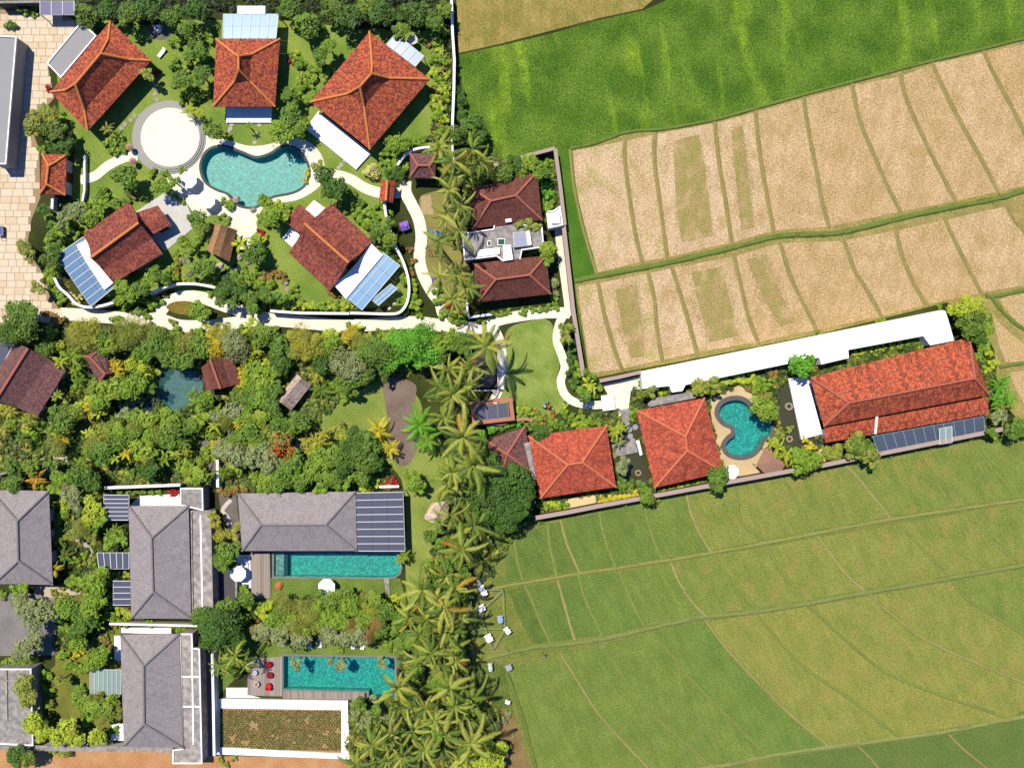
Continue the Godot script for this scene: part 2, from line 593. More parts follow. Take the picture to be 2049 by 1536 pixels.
func plant(kind: String, tone: String, where: String, x: float, y: float, r: float, tall := 0.0) -> void:
	if kind == "shrub" and tall == 0.0:
		waiting.append([tone, where, x, y, r])
		return
	var m := r / S
	var c: Color = TONES[tone]
	var pick := rng.randi() % 12
	if tall <= 0.0 and tone in ["deep green", "green", "dark green", "olive"]:
		c = c.lerp([C(206, 220, 70), C(170, 190, 60), C(84, 130, 40), C(150, 190, 60)][rng.randi() % 4], [0.0, 0.15, 0.3][rng.randi() % 3])
	var yaw := rng.randf() * TAU
	var names := {"tree": ["broadleaf_tree", "tree"], "feathery": ["feathery_tree", "tree"], "shrub": ["shrub", "shrub"], "banana": ["banana_plant", "banana plant"], "palm": ["garden_palm", "palm"], "cycad": ["cycad", "cycad"], "coconut": ["coconut_palm", "palm"]}
	var word: String = {"tree": "leafy tree", "feathery": "feathery tree", "shrub": "leafy shrub", "banana": "banana plant", "palm": "clumping palm", "cycad": "rosette plant", "coconut": "coconut palm"}[kind]
	var label := "%s %s %s" % [tone, word, where]
	if label.split(" ").size() < 12:
		label = size_word(r) + " " + label
	var group := "%s plants %s" % [kind, where]
	if kind in ["tree", "feathery", "shrub"]:
		var top := (m * 1.15 + 0.3) if kind == "shrub" else 2.6 + m * 1.25
		if tall > 0.0: top = tall
		var cy := top - m * 0.6
		var p := w(x, y, maxf(cy, 0.2))
		var o := thing(names[kind][0], label, names[kind][1], Vector3(p.x, 0, p.z), group)
		var b := MB.new()
		if kind == "shrub":
			b.tube([Vector3.ZERO, Vector3(0.05, cy * 0.6, 0.02), Vector3(0.1, cy, -0.04)], [0.05, 0.04, 0.02], 5)
		else:
			var fork := maxf(cy - m * 0.55, 0.8)
			b.tube([Vector3.ZERO, Vector3(0.06, fork * 0.5, 0.03), Vector3(0.0, fork, 0.0)], [0.09 + m * 0.045, 0.08 + m * 0.035, 0.06 + m * 0.03], 7)
			for k in 4:
				var a := yaw + TAU * k / 4.0
				b.tube([Vector3(0, fork - 0.1, 0), Vector3(cos(a) * m * 0.3, cy - 0.2 * m, sin(a) * m * 0.3), Vector3(cos(a + 0.3) * m * 0.62, cy + 0.1 * m, sin(a + 0.3) * m * 0.62)], [0.06 + m * 0.02, 0.04 + m * 0.012, 0.02], 5)
		put("stem" if kind == "shrub" else "trunk", b.mesh(), bark, o)
		var k := put("foliage" if kind == "shrub" else "crown", crown_for(m, kind == "feathery", pick), leaf_mat(c), o)
		k.transform = Transform3D(Basis(Vector3.UP, yaw).scaled(Vector3(m, m * (0.85 if kind == "shrub" else 0.8), m)), Vector3(0, cy, 0)) * Transform3D(Basis.from_euler(Vector3(rng.randf_range(-0.1, 0.1), 0, rng.randf_range(-0.1, 0.1))), Vector3.ZERO)
		if tone == "orange flowered":
			var fb := MB.new()
			for i in 60:
				var d := Vector3(rng.randfn(), absf(rng.randfn()) + 0.3, rng.randfn()).normalized() * m * rng.randf_range(0.75, 0.98)
				fb.blob(Vector3(d.x, cy + d.y * 0.8, d.z), Vector3.ONE * rng.randf_range(0.07, 0.17), 0.3, noise, 2, 5)
			put("flowers", fb.mesh(), mat(C(232, 96, 30), 0.6), o).set_meta("kind", "stuff")
		return
	var ht: float = {"banana": 2.2, "palm": 2.4, "cycad": 1.2, "coconut": 10.5}[kind]
	if tall > 0.0: ht = tall
	if kind == "coconut" and tall == 0.0:
		ht = [7.5, 9.0, 10.5, 12.0][rng.randi() % 4]
		m *= [0.72, 0.86, 1.0, 1.06][rng.randi() % 4]
	var hd := w(x, y, ht)
	var lean := Vector3(rng.randf_range(-1, 1), 0, rng.randf_range(-1, 1)) * (0.16 * ht if kind == "coconut" else 0.0)
	var o := thing(names[kind][0], label, names[kind][1], Vector3(hd.x, 0, hd.z) - lean, group)
	var b := MB.new()
	if kind == "coconut":
		b.tube([Vector3.ZERO, lean * 0.3 + Vector3(0, ht * 0.35, 0), lean * 0.7 + Vector3(0, ht * 0.72, 0), lean + Vector3(0, ht, 0)], [0.24, 0.17, 0.14, 0.13], 8)
	else:
		b.tube([Vector3.ZERO, Vector3(0, ht * 0.5, 0), Vector3(0, ht, 0)], [0.16, 0.12, 0.1], 6)
	put("trunk", b.mesh(), bark, o)
	var n: int = {"banana": 9, "palm": 13, "cycad": 18, "coconut": 17}[kind]
	if kind == "coconut":
		n = 11 + rng.randi() % 9
		c = c.lerp([C(110, 146, 48), C(206, 212, 96), C(140, 172, 58)][rng.randi() % 3], [0.3, 0.6][rng.randi() % 2])
		var nb := MB.new()
		for i in 6:
			var a := TAU * i / 6.0
			nb.blob(lean + Vector3(cos(a) * 0.24, ht - 0.22, sin(a) * 0.24), Vector3(0.13, 0.16, 0.13), 0.0, noise, 4, 6, -0.95)
		put("coconuts", nb.mesh(), mat(C(150, 140, 60), 0.6), o)
	for i in n:
		var t := float(i) / n
		var a := TAU * i * 0.381966 + yaw
		var young := t < 0.25
		var v := (rng.randi() % 2) if young else 1 + rng.randi() % 3
		var fk: String = {"banana": "blade", "palm": "cane", "cycad": "cane", "coconut": "coco"}[kind]
		if kind == "coconut" and rng.randf() < 0.1:
			continue
		var len_ := m * rng.randf_range(0.76, 1.14) * (0.72 if young else 1.0)
		var tilt: float = lerpf(0.8, -0.35, t) + rng.randf_range(-0.2, 0.2) if kind == "coconut" else lerpf(0.8, 0.0, t)
		var col := c
		if kind == "coconut":
			var z := rng.randf()
			if t > 0.8 and z < 0.16: col = C(222, 184, 66)
			elif t > 0.85 and z > 0.9: col = C(226, 130, 44)
			elif z < 0.3: col = C(206, 212, 92)
			elif z < 0.6: col = C(124, 156, 54)
		elif rng.randf() < 0.25:
			col = c.lerp(C(190, 160, 60), 0.3)
		var fr := put("leaf" if kind == "banana" else "frond", frond_mesh(fk, v), leaf_mat(col), o)
		var twist := rng.randf_range(-0.75, 0.75)
		fr.transform = Transform3D(Basis(Vector3.UP, a) * Basis(Vector3.BACK, tilt) * Basis(Vector3.RIGHT, twist) * Basis.from_scale(Vector3.ONE * len_), lean + Vector3(0, ht, 0))

func undergrowth(label: String, area: String, tones: Array, per: float, big: float, avoid: Array, height := 0.25) -> void:
	var p := poly(area)
	var lo := p[0]
	var hi := p[0]
	for q in p:
		lo = lo.min(q); hi = hi.max(q)
	var xs: Array[Transform3D] = []
	var cs := []
	for i in int((hi.x - lo.x) * (hi.y - lo.y) * per):
		var q := Vector2(rng.randf_range(lo.x, hi.x), rng.randf_range(lo.y, hi.y))
		if not Geometry2D.is_point_in_polygon(q, p):
			continue
		var bad := false
		for a in avoid:
			if Geometry2D.is_point_in_polygon(q, a):
				bad = true
				break
		if bad:
			continue
		var s := big * rng.randf_range(0.6, 1.3)
		xs.append(Transform3D(Basis(Vector3.UP, rng.randf() * TAU).scaled(Vector3(s, s * rng.randf_range(0.7, 1.2), s)), Vector3(q.x, height * s, q.y)))
		var t: Color = tones[rng.randi() % tones.size()] if rng.randf() < 0.5 else tones[int(clampf((noise.get_noise_2d(q.x * 6.0, q.y * 6.0) * 0.9 + 0.5), 0, 0.999) * tones.size())]
		cs.append(t * rng.randf_range(0.7, 1.25))
	var mm := MultiMesh.new()
	mm.transform_format = MultiMesh.TRANSFORM_3D
	mm.use_colors = true
	mm.mesh = crown_mesh("cover", 55, 70, 0.5, 4, 0.3)
	mm.instance_count = xs.size()
	for i in xs.size():
		mm.set_instance_transform(i, xs[i])
		mm.set_instance_color(i, cs[i])
	var o := MultiMeshInstance3D.new()
	o.name = numbered("undergrowth", self)
	o.multimesh = mm
	o.material_override = leaf_mat(Color(1, 1, 1))
	add_child(o, true)
	tag(o, label, "undergrowth", "", "stuff")

# ---------------------------------------------------------------- buildings
var WALL := C(232, 226, 214)
var ridge_red: StandardMaterial3D

func cap_line(called: String, line: Array, m: Material, roof: Node3D, origin: Vector3, r := 0.21) -> void:
	# half-round ridge tiles laid end over end
	var b := MB.new()
	for i in line.size() - 1:
		var a: Vector3 = line[i]
		var d: Vector3 = line[i + 1] - a
		var n := maxi(1, int(d.length() / 0.42))
		var z := d.normalized()
		var x := Vector3.UP.cross(z).normalized()
		var y := z.cross(x)
		for k in n:
			var p0 := a + d * (float(k) / n)
			var p1 := a + d * ((k + 1.12) / n)
			var sh := 0.9 + 0.2 * fmod(k * 0.37, 1.0)
			b.col = Color(sh, sh, sh)
			for s in 4:
				var f0 := -0.25 + PI * 1.15 * s / 4.0
				var f1 := -0.25 + PI * 1.15 * (s + 1) / 4.0
				var q0 := x * cos(f0) + y * sin(f0)
				var q1 := x * cos(f1) + y * sin(f1)
				b.quad(p0 + q0 * r * 1.1, p0 + q1 * r * 1.1, p1 + q1 * r * 0.9, p1 + q0 * r * 0.9, q0 + q1)
	put(called, b.mesh(origin), m, roof)

func walls(o: Node3D, eave: Array, origin: Vector3, top: float, inset: float, tone := WALL, openings := true) -> void:
	var c := Vector3.ZERO
	for q in eave:
		c += q / eave.size()
	var p := grown(flat(eave), -inset)
	var b := MB.new()
	b.prism(p, 0.0, top)
	obj2("wall", b, mat(tone, 0.9, noise_tex("plaster", 0.03, 0.86, 1.0, 9), 0.3), o, origin)
	if not openings:
		return
	var wood := mat(C(96, 62, 40), 0.6)
	for i in p.size():
		var a := p[i]
		var d := p[(i + 1) % p.size()]
		var l := a.distance_to(d)
		if l < 3.0:
			continue
		var t := (d - a) / l
		var out := Vector2(t.y, -t.x)
		if Geometry2D.is_point_in_polygon((a + d) * 0.5 + out * 0.1, p):
			out = -out
		var yaw := atan2(-t.y, t.x)
		var n := clampi(int(l / 3.2), 1, 4)
		for k in n:
			var q := a + t * l * (k + 0.5) / n
			var at := Vector3(q.x, 0, q.y) + Vector3(out.x, 0, out.y) * 0.03
			var door := k == n / 2 and i % 2 == 0
			var fw := 1.7 if door else 1.4
			var y0 := 0.05 if door else 0.9
			var y1 := minf(2.25, top - 0.1)
			var f := MB.new()
			var bs := Basis(Vector3.UP, yaw)
			for e: float in [-1.0, 0.0, 1.0]:
				f.boxt(Transform3D(bs, at + bs * Vector3(e * fw * 0.5, (y0 + y1) * 0.5, 0)), Vector3(0.09, y1 - y0, 0.12))
			for e: float in [y0, y1]:
				f.boxt(Transform3D(bs, at + Vector3(0, e, 0)), Vector3(fw + 0.16, 0.09, 0.14))
			var fr := obj2("door" if door else "window", f, wood, o, origin)
			var g := MB.new()
			for e: float in [-0.25, 0.25]:
				g.boxt(Transform3D(bs, at + bs * Vector3(e * fw, (y0 + y1) * 0.5, 0)), Vector3(fw * 0.5 - 0.1, y1 - y0 - 0.1, 0.03))
			obj2("panel" if door else "pane", g, wood if door else mat(Color(0.03, 0.04, 0.05), 0.08), fr, origin)

func obj2(called: String, b: MB, m: Material, parent: Node3D, origin: Vector3) -> MeshInstance3D:
	return obj(called, b, m, parent, origin)

func centre(p: Array) -> Vector3:
	var c := Vector3.ZERO
	for q in p:
		c += q / p.size()
	return Vector3(c.x, 0, c.z)

func hip_house(called: String, label: String, cat: String, eave_s: String, eh: float, ridge_s: String, rh: float, rm: Material, cap: Material, bend := 0.0, inset := 0.9, tone := WALL, openings := true, mt := 0.62) -> Node3D:
	# eave corners E0..E3 in turn; the ridge end R0 belongs to E0 and E3, R1 to E1 and E2
	var e := pt(eave_s, eh)
	var rr := pt(ridge_s, rh)
	if rr.size() == 1:
		rr.append(rr[0])
	var og := centre(e)
	var o := thing(called, label, cat, og)
	walls(o, e, og, eh - 0.02, inset, tone, openings)
	var to := [rr[0], rr[1], rr[1], rr[0]]
	var best := 1e9
	var turn := 0
	for k in 4:
		var s := 0.0
		for i in 4:
			s += e[(i + k) % 4].distance_squared_to(to[i])
		if s < best:
			best = s
			turn = k
	e = e.slice(turn) + e.slice(0, turn)
	var mid := []
	for i in 4:
		var q: Vector3 = e[i].lerp(to[i], mt)
		q.y = lerpf(eh, rh, mt - bend)
		mid.append(q)
	var b := MB.new()
	for i in 4:
		var j := (i + 1) % 4
		var side: Vector3 = (e[i] + e[j]) * 0.5 - og
		side.y = 6.0
		b.face([e[i], e[j], mid[j], mid[i]], side, 9.0)
		if to[i].distance_to(to[j]) > 0.05:
			b.face([mid[i], mid[j], to[j], to[i]], side, 9.0)
		else:
			b.face([mid[i], mid[j], to[i]], side, 9.0)
	var roof := obj2("roof", b, rm, o, og)
	var fb := MB.new()
	for i in 4:
		var j := (i + 1) % 4
		var dn := Vector3(0, -0.16, 0)
		fb.quad(e[i], e[j], e[j] + dn, e[i] + dn, (e[i] + e[j]) * 0.5 - og - Vector3(0, eh, 0))
	fb.quad(e[0] + Vector3(0, -0.16, 0), e[1] + Vector3(0, -0.16, 0), e[2] + Vector3(0, -0.16, 0), e[3] + Vector3(0, -0.16, 0), Vector3.DOWN)
	obj2("eave_board", fb, mat(C(92, 60, 44), 0.8), roof, og)
	if cap:
		var up := Vector3(0, 0.03, 0)
		for i in 4:
			cap_line("ridge_tile", [e[i] + up, mid[i] + up, to[i] + up], cap, roof, og)
		if rr[0].distance_to(rr[1]) > 0.4:
			cap_line("ridge_tile", [rr[0] + up, rr[1] + up], cap, roof, og, 0.2)
	return o

func gable_house(called: String, label: String, cat: String, a_s: String, b_s: String, eh: float, ridge_s: String, rh: float, rm: Material, cap: Material, bend := 0.2, inset := 0.8, tone := WALL, thick := 0.14) -> Node3D:
	# eave lines A0 A1 and B0 B1 on both sides of the ridge R0 R1
	var a := pt(a_s, eh)
	var d := pt(b_s, eh)
	var rr := pt(ridge_s, rh)
	var og := centre([a[0], a[1], d[0], d[1]])
	var o := thing(called, label, cat, og)
	walls(o, [a[0], a[1], d[1], d[0]], og, eh - 0.02, inset, tone)
	var b := MB.new()
	var fb := MB.new()
	for sd in [a, d]:
		var m0: Vector3 = sd[0].lerp(rr[0], 0.55); m0.y = lerpf(eh, rh, 0.55 - bend)
		var m1: Vector3 = sd[1].lerp(rr[1], 0.55); m1.y = lerpf(eh, rh, 0.55 - bend)
		var side: Vector3 = (sd[0] + sd[1]) * 0.5 - og
		side.y = 6.0
		b.face([sd[0], sd[1], m1, m0], side, 9.0)
		b.face([m0, m1, rr[1], rr[0]], side, 9.0)
		var dn := Vector3(0, -thick, 0)
		fb.quad(sd[0], sd[1], sd[1] + dn, sd[0] + dn, side * Vector3(1, 0, 1))
		for k in [[sd[0], m0, rr[0]], [sd[1], m1, rr[1]]]:
			var out: Vector3 = k[2] - (rr[0] + rr[1]) * 0.5
			fb.quad(k[0], k[1], k[1] + dn, k[0] + dn, out)
			fb.quad(k[1], k[2], k[2] + dn, k[1] + dn, out)
		fb.quad(sd[0] + dn, sd[1] + dn, m1 + dn, m0 + dn, Vector3.DOWN)
		fb.quad(m0 + dn, m1 + dn, rr[1] + dn, rr[0] + dn, Vector3.DOWN)
	var roof := obj2("roof", b, rm, o, og)
	obj2("eave_board", fb, mat(C(92, 60, 44), 0.8), roof, og)
	var g := MB.new()
	for k in 2:
		var s := 0.86
		var m: Vector3 = (a[k] + d[k]) * 0.5
		var into: Vector3 = (rr[1 - k] - rr[k]).normalized() * inset
		g.tri(m.lerp(a[k], s) + into, m.lerp(d[k], s) + into, Vector3(rr[k].x, lerpf(eh, rh, 0.9), rr[k].z) + into, -into)
	obj2("gable_wall", g, mat(tone, 0.9), o, og)
	if cap:
		cap_line("ridge_tile", [rr[0] + Vector3(0, 0.04, 0), rr[1] + Vector3(0, 0.04, 0)], cap, roof, og, 0.24)
	return o

func slab(called: String, label: String, cat: String, area: String, y0: float, y1: float, m: Material, lip := 0.0, lip_m: Material = null) -> Node3D:
	# a flat slab or terrace, with a raised rim when lip is set
	var p := poly(area, y1)
	var c := Vector2.ZERO
	for q in p:
		c += q / p.size()
	var og := Vector3(c.x, 0, c.y)
	var o := thing(called, label, cat, og)
	var b := MB.new()
	b.prism(p, y0, y1, y0 > 0.3)
	obj2("roof" if y0 > 0.3 or lip > 0.0 else "platform", b, m, o, og)
	if lip > 0.0:
		rim(o, p, og, y1, lip, lip_m)
	return o

func rim(o: Node3D, p: PackedVector2Array, og: Vector3, y: float, lip: float, m: Material, wd := 0.22) -> void:
	for i in p.size():
		var a := p[i]
		var d := p[(i + 1) % p.size()]
		if a.distance_to(d) < 0.5:
			continue
		var t := (d - a).normalized() * (wd * 0.5 - 0.004 * (i % 2))
		var b := MB.new()
		b.bar(Vector3(a.x - t.x, y + lip * 0.5 - 0.02 + 0.003 * (i % 2), a.y - t.y), Vector3(d.x + t.x, y + lip * 0.5 - 0.02 + 0.003 * (i % 2), d.y + t.y), wd, lip + 0.04)
		obj2("parapet", b, m, o, og)

func canopy(called: String, label: String, quad_s: String, h: float, n: int, rows: int, pane: Material, frame: Material, posts := true, slope := 0.0, bw := 0.13) -> Node3D:
	# a glazed or solar lean-to: n fields along the first edge, rows across
	var q := pt(quad_s, h)
	q[2].y -= slope; q[3].y -= slope
	var og := centre(q)
	var o := thing(called, label, "canopy", og)
	for i in n:
		for j in rows:
			var c := []
			for k in [[i, j], [i + 1, j], [i + 1, j + 1], [i, j + 1]]:
				var s: float = float(k[0]) / n
				var t: float = float(k[1]) / rows
				c.append(q[0].lerp(q[1], s).lerp(q[3].lerp(q[2], s), t))
			var mid: Vector3 = (c[0] + c[1] + c[2] + c[3]) * 0.25
			var b := MB.new()
			for k in 4:
				c[k] = mid + (c[k] - mid) * 0.985
			var up := Vector3(0, 0.02, 0)
			b.quad(c[0] + up, c[1] + up, c[2] + up, c[3] + up)
			b.quad(c[0] - up, c[1] - up, c[2] - up, c[3] - up, Vector3.DOWN)
			for k in 4:
				b.quad(c[k] + up, c[(k + 1) % 4] + up, c[(k + 1) % 4] - up, c[k] - up, (c[k] + c[(k + 1) % 4]) * 0.5 - mid)
			obj2("pane", b, pane, o, og)
	for i in n + 1:
		var s := float(i) / n
		var b := MB.new()
		b.bar(q[0].lerp(q[1], s) + Vector3(0, 0.05, 0), q[3].lerp(q[2], s) + Vector3(0, 0.05, 0), bw, 0.1)
		obj2("mullion", b, frame, o, og)
	for e in [[0, 1], [3, 2]]:
		var b := MB.new()
		b.bar(q[e[0]] + Vector3(0, -0.08, 0), q[e[1]] + Vector3(0, -0.08, 0), 0.12, 0.1)
		obj2("beam", b, frame, o, og)
	if posts:
		for k in 4:
			var b := MB.new()
			b.box(Vector3(q[k].x, (q[k].y - 0.1) * 0.5, q[k].z), Vector3(0.14, q[k].y - 0.1, 0.14))
			obj2("post", b, frame, o, og)
	return o

func low_wall(label: String, line_s: String, width: float, height: float, body: Material, cap: Material, smooth := false, called := "boundary_wall") -> Node3D:
	var l := poly(line_s, height)
	if smooth:
		l = curved(l)
	var c := Vector2.ZERO
	for q in l:
		c += q / l.size()
	var og := Vector3(c.x, 0, c.y)
	var o := thing(called, label, "wall", og)
	var b := MB.new()
	b.prism(ribbon(l, width), 0.0, height - 0.1)
	obj2("wall", b, body, o, og)
	var d := MB.new()
	d.prism(ribbon(l, width + 0.14), height - 0.1, height, true)
	obj2("coping", d, cap, o, og)
	return o

var tuft_at: Array[Transform3D] = []
var tuft_tone := []

func tufts_now() -> void:
	var mm := MultiMesh.new()
	mm.transform_format = MultiMesh.TRANSFORM_3D
	mm.use_colors = true
	mm.mesh = crown_mesh("tuft", 56, 26, 0.6, 3, 0.14)
	mm.instance_count = tuft_at.size()
	for i in tuft_at.size():
		mm.set_instance_transform(i, tuft_at[i])
		mm.set_instance_color(i, tuft_tone[i])
	var o := MultiMeshInstance3D.new()
	o.name = "grass_tufts"
	o.multimesh = mm
	o.material_override = leaf_mat(Color(1, 1, 1))
	add_child(o, true)
	tag(o, "tufts of long grass and uncut stalks along the bunds and strips", "grass", "", "stuff")

func tuft(p: Vector2, y: float, s: float, c: Color) -> void:
	s *= rng.randf_range(0.6, 1.4)
	tuft_at.append(Transform3D(Basis(Vector3.UP, rng.randf() * TAU).scaled(Vector3(s, s, s)), Vector3(p.x, y + s * 0.2, p.y)))
	tuft_tone.append(c * rng.randf_range(0.75, 1.25))

func bund(line: PackedVector2Array, width: float, height: float, m: Material, label: String) -> void:
	var grown_over := m.albedo_color.srgb_to_linear() as Color if m is StandardMaterial3D else Color.WHITE
	for i in line.size() - 1:
		var l := line[i].distance_to(line[i + 1])
		for k in int(l * 1.6):
			var q := line[i].lerp(line[i + 1], rng.randf()) + Vector2(rng.randfn(), rng.randfn()) * width * 0.33
			if noise.get_noise_2d(q.x * 4.0, q.y * 4.0) > -0.15 and absf(q.x) < 96.0 and absf(q.y) < 73.0:
				tuft(q, 0.03, width * 0.3, grown_over.lerp(C(120, 150, 56), rng.randf() * 0.8))
	var b := MB.new()
	var nz := noise
	var n := line.size()
	for i in n - 1:
		var ps := []
		for k in [i, i + 1]:
			var d := (line[mini(k + 1, n - 1)] - line[maxi(k - 1, 0)]).normalized()
			var s := Vector2(-d.y, d.x)
			var wob := 1.0 + 0.35 * nz.get_noise_2d(line[k].x * 12.0, line[k].y * 12.0)
			var row := []
			for f in [[-0.5, 0.0], [-0.26, 0.85], [0.0, 1.0], [0.26, 0.85], [0.5, 0.0]]:
				var q: Vector2 = line[k] + s * width * f[0] * wob
				row.append(Vector3(q.x, 0.01 + height * f[1] * wob, q.y))
			ps.append(row)
		for f in 4:
			var k := 1.0 + 0.5 * nz.get_noise_2d(line[i].x * 25.0 + f * 9.0, line[i].y * 25.0)
			b.col = Color(k * 1.05, k, k)
			b.quad(ps[0][f], ps[0][f + 1], ps[1][f + 1], ps[1][f], Vector3((f - 1.5) * 0.1, 1, 0))
	ground_piece("field_bund", b, m, label, "bund")

func pool(called: String, label: String, p: PackedVector2Array, depth: float, rim_w: float, rim_m: Material, floor_m: Material, water_m: Material, cat := "swimming pool", level := -0.14) -> Node3D:
	var c := Vector2.ZERO
	for q in p:
		c += q / p.size()
	var og := Vector3(c.x, 0, c.y)
	var o := thing(called, label, cat, og)
	var b := sheet(p, -depth, 1.0, even(Color(1, 1, 1)))
	var inner := Geometry2D.is_polygon_clockwise(p)
	for i in p.size():
		var a := p[i]
		var d := p[(i + 1) % p.size()]
		var out := Vector3(d.y - a.y, 0, a.x - d.x) * (1.0 if inner else -1.0)
		b.quad(Vector3(a.x, -depth, a.y), Vector3(d.x, -depth, d.y), Vector3(d.x, 0.05, d.y), Vector3(a.x, 0.05, a.y), out)
	obj2("basin", b, floor_m, o, og)
	obj2("water", sheet(p, level, 2.0, even(Color(1, 1, 1))), water_m, o, og)
	var rb := MB.new()
	var ou := grown(p, rim_w)
	holes.append(ou)
	var st := sheet(ou, 0.09, 0.8, mottle(Color(0.75, 0.75, 0.75), Color(1.25, 1.25, 1.25), 30.0), [p])
	rb = st
	for i in ou.size():
		var a := ou[i]
		var d := ou[(i + 1) % ou.size()]
		var out := Vector3(d.y - a.y, 0, a.x - d.x) * (-1.0 if Geometry2D.is_polygon_clockwise(ou) else 1.0)
		rb.quad(Vector3(a.x, -0.3, a.y), Vector3(d.x, -0.3, d.y), Vector3(d.x, 0.09, d.y), Vector3(a.x, 0.09, a.y), out)
	obj2("coping", rb, rim_m, o, og)
	return o

# ---------------------------------------------------------------- furniture
func umbrella(label: String, x: float, y: float, r: float, c: Color, group := "garden umbrellas", h := 2.4) -> void:
	var p := w(x, y, h)
	var o := thing("garden_umbrella", label, "umbrella", Vector3(p.x, 0, p.z), group)
	var b := MB.new()
	b.tube([Vector3.ZERO, Vector3(0, h, 0)], [0.03, 0.03], 6)
	put("pole", b.mesh(), mat(C(120, 90, 60), 0.6), o)
	var bb := MB.new()
	bb.tube([Vector3.ZERO, Vector3(0, 0.08, 0)], [0.35, 0.32], 12)
	put("base", bb.mesh(), mat(C(110, 110, 112), 0.8), o)
	var k := MB.new()
	for i in 8:
		var a0 := TAU * (i + 0.5) / 8
		var a1 := TAU * (i + 1.5) / 8
		var q0 := Vector3(cos(a0) * r, h - 0.45, sin(a0) * r)
		var q1 := Vector3(cos(a1) * r, h - 0.45, sin(a1) * r)
		k.tri(Vector3(0, h + 0.12, 0), q0, q1)
		k.quad(q0, q1, q1 - Vector3(0, 0.16, 0), q0 - Vector3(0, 0.16, 0), (q0 + q1) * Vector3(1, 0, 1))
	put("canopy", k.mesh(), mat(c, 0.8), o)
	for i in 8:
		var a0 := TAU * (i + 0.5) / 8
		var rb := MB.new()
		rb.bar(Vector3(0, h + 0.06, 0), Vector3(cos(a0) * r * 0.98, h - 0.5, sin(a0) * r * 0.98), 0.03, 0.03)
		put("rib", rb.mesh(), mat(C(120, 90, 60), 0.6), o)

func lounger(label: String, x: float, y: float, yaw: float, c: Color, h0 := 0.0) -> void:
	var p := w(x, y)
	var o := thing("sun_lounger", label, "sun lounger", Vector3(p.x, h0, p.z), "white sun loungers")
	o.rotation.y = yaw
	var wood := mat(C(150, 120, 90), 0.7)
	var f := MB.new()
	for e: float in [-0.33, 0.33]:
		f.box(Vector3(e, 0.28, 0), Vector3(0.06, 0.07, 1.98))
	for e: float in [-0.9, -0.3, 0.3, 0.96]:
		f.box(Vector3(0, 0.28, e), Vector3(0.6, 0.05, 0.06))
	put("frame", f.mesh(), wood, o)
	for e in [[-0.33, -0.85], [0.33, -0.85], [-0.33, 0.85], [0.33, 0.85]]:
		var l := MB.new()
		l.box(Vector3(e[0], 0.125, e[1]), Vector3(0.06, 0.25, 0.06))
		put("leg", l.mesh(), wood, o)
	var m := MB.new()
	m.box(Vector3(0, 0.37, 0.3), Vector3(0.66, 0.1, 1.36))
	put("mattress", m.mesh(), mat(c, 0.9), o)
	var k := MB.new()
	k.boxt(Transform3D(Basis(Vector3.RIGHT, 0.5), Vector3(0, 0.52, -0.66)), Vector3(0.66, 0.1, 0.66))
	put("backrest", k.mesh(), mat(c, 0.9), o)

func chair(label: String, x: float, y: float, yaw: float, c: Color, group: String) -> void:
	var p := w(x, y, 0.5)
	var o := thing("chair", label, "chair", Vector3(p.x, 0.08, p.z), group)
	o.rotation.y = yaw
	o.scale = Vector3(1.7, 1.15, 1.7)
	var s := MB.new()
	s.tube([Vector3(0, 0.38, 0), Vector3(0, 0.42, 0), Vector3(0, 0.52, 0), Vector3(0, 0.55, 0)], [0.3, 0.34, 0.34, 0.28], 14)
	put("seat", s.mesh(), mat(c, 0.7), o)
	var k := MB.new()
	for i in 9:
		var a := PI * (0.15 + 0.7 * i / 9.0)
		var d := PI * (0.15 + 0.7 * (i + 1) / 9.0)
		var q0 := Vector3(cos(a) * 0.34, 0.5, -sin(a) * 0.34)
		var q1 := Vector3(cos(d) * 0.34, 0.5, -sin(d) * 0.34)
		var up := Vector3(0, 0.38, 0)
		k.quad(q0, q1, q1 * 1.08 + up, q0 * 1.08 + up, q0 * Vector3(1, 0, 1))
		k.quad(q0 * 0.9 + Vector3(0, 0.05, 0), q1 * 0.9 + Vector3(0, 0.05, 0), q1 + up, q0 + up, -q0 * Vector3(1, 0, 1))
		k.quad(q0 * 1.08 + up, q1 * 1.08 + up, q1 + up, q0 + up)
	put("backrest", k.mesh(), mat(c, 0.7), o)
	for i in 4:
		var a := TAU * (i + 0.5) / 4
		var l := MB.new()
		l.tube([Vector3(cos(a) * 0.27, 0, sin(a) * 0.27), Vector3(cos(a) * 0.2, 0.4, sin(a) * 0.2)], [0.02, 0.025], 6)
		put("leg", l.mesh(), mat(C(60, 50, 45), 0.6), o)

func table(label: String, x: float, y: float, r: float, c: Color, h := 0.74, group := "") -> Node3D:
	var p := w(x, y, h)
	var o := thing("round_table", label, "table", Vector3(p.x, 0, p.z), group)
	var t := MB.new()
	t.tube([Vector3(0, h - 0.06, 0), Vector3(0, h - 0.02, 0), Vector3(0, h, 0)], [r * 0.97, r, r * 0.97], 20)
	put("tabletop", t.mesh(), mat(c, 0.6), o)
	var l := MB.new()
	l.tube([Vector3.ZERO, Vector3(0, 0.06, 0), Vector3(0, 0.1, 0), Vector3(0, h - 0.06, 0)], [r * 0.55, r * 0.5, 0.09, 0.07], 10)
	put("pedestal", l.mesh(), mat(c * 0.7, 0.7), o)
	return o

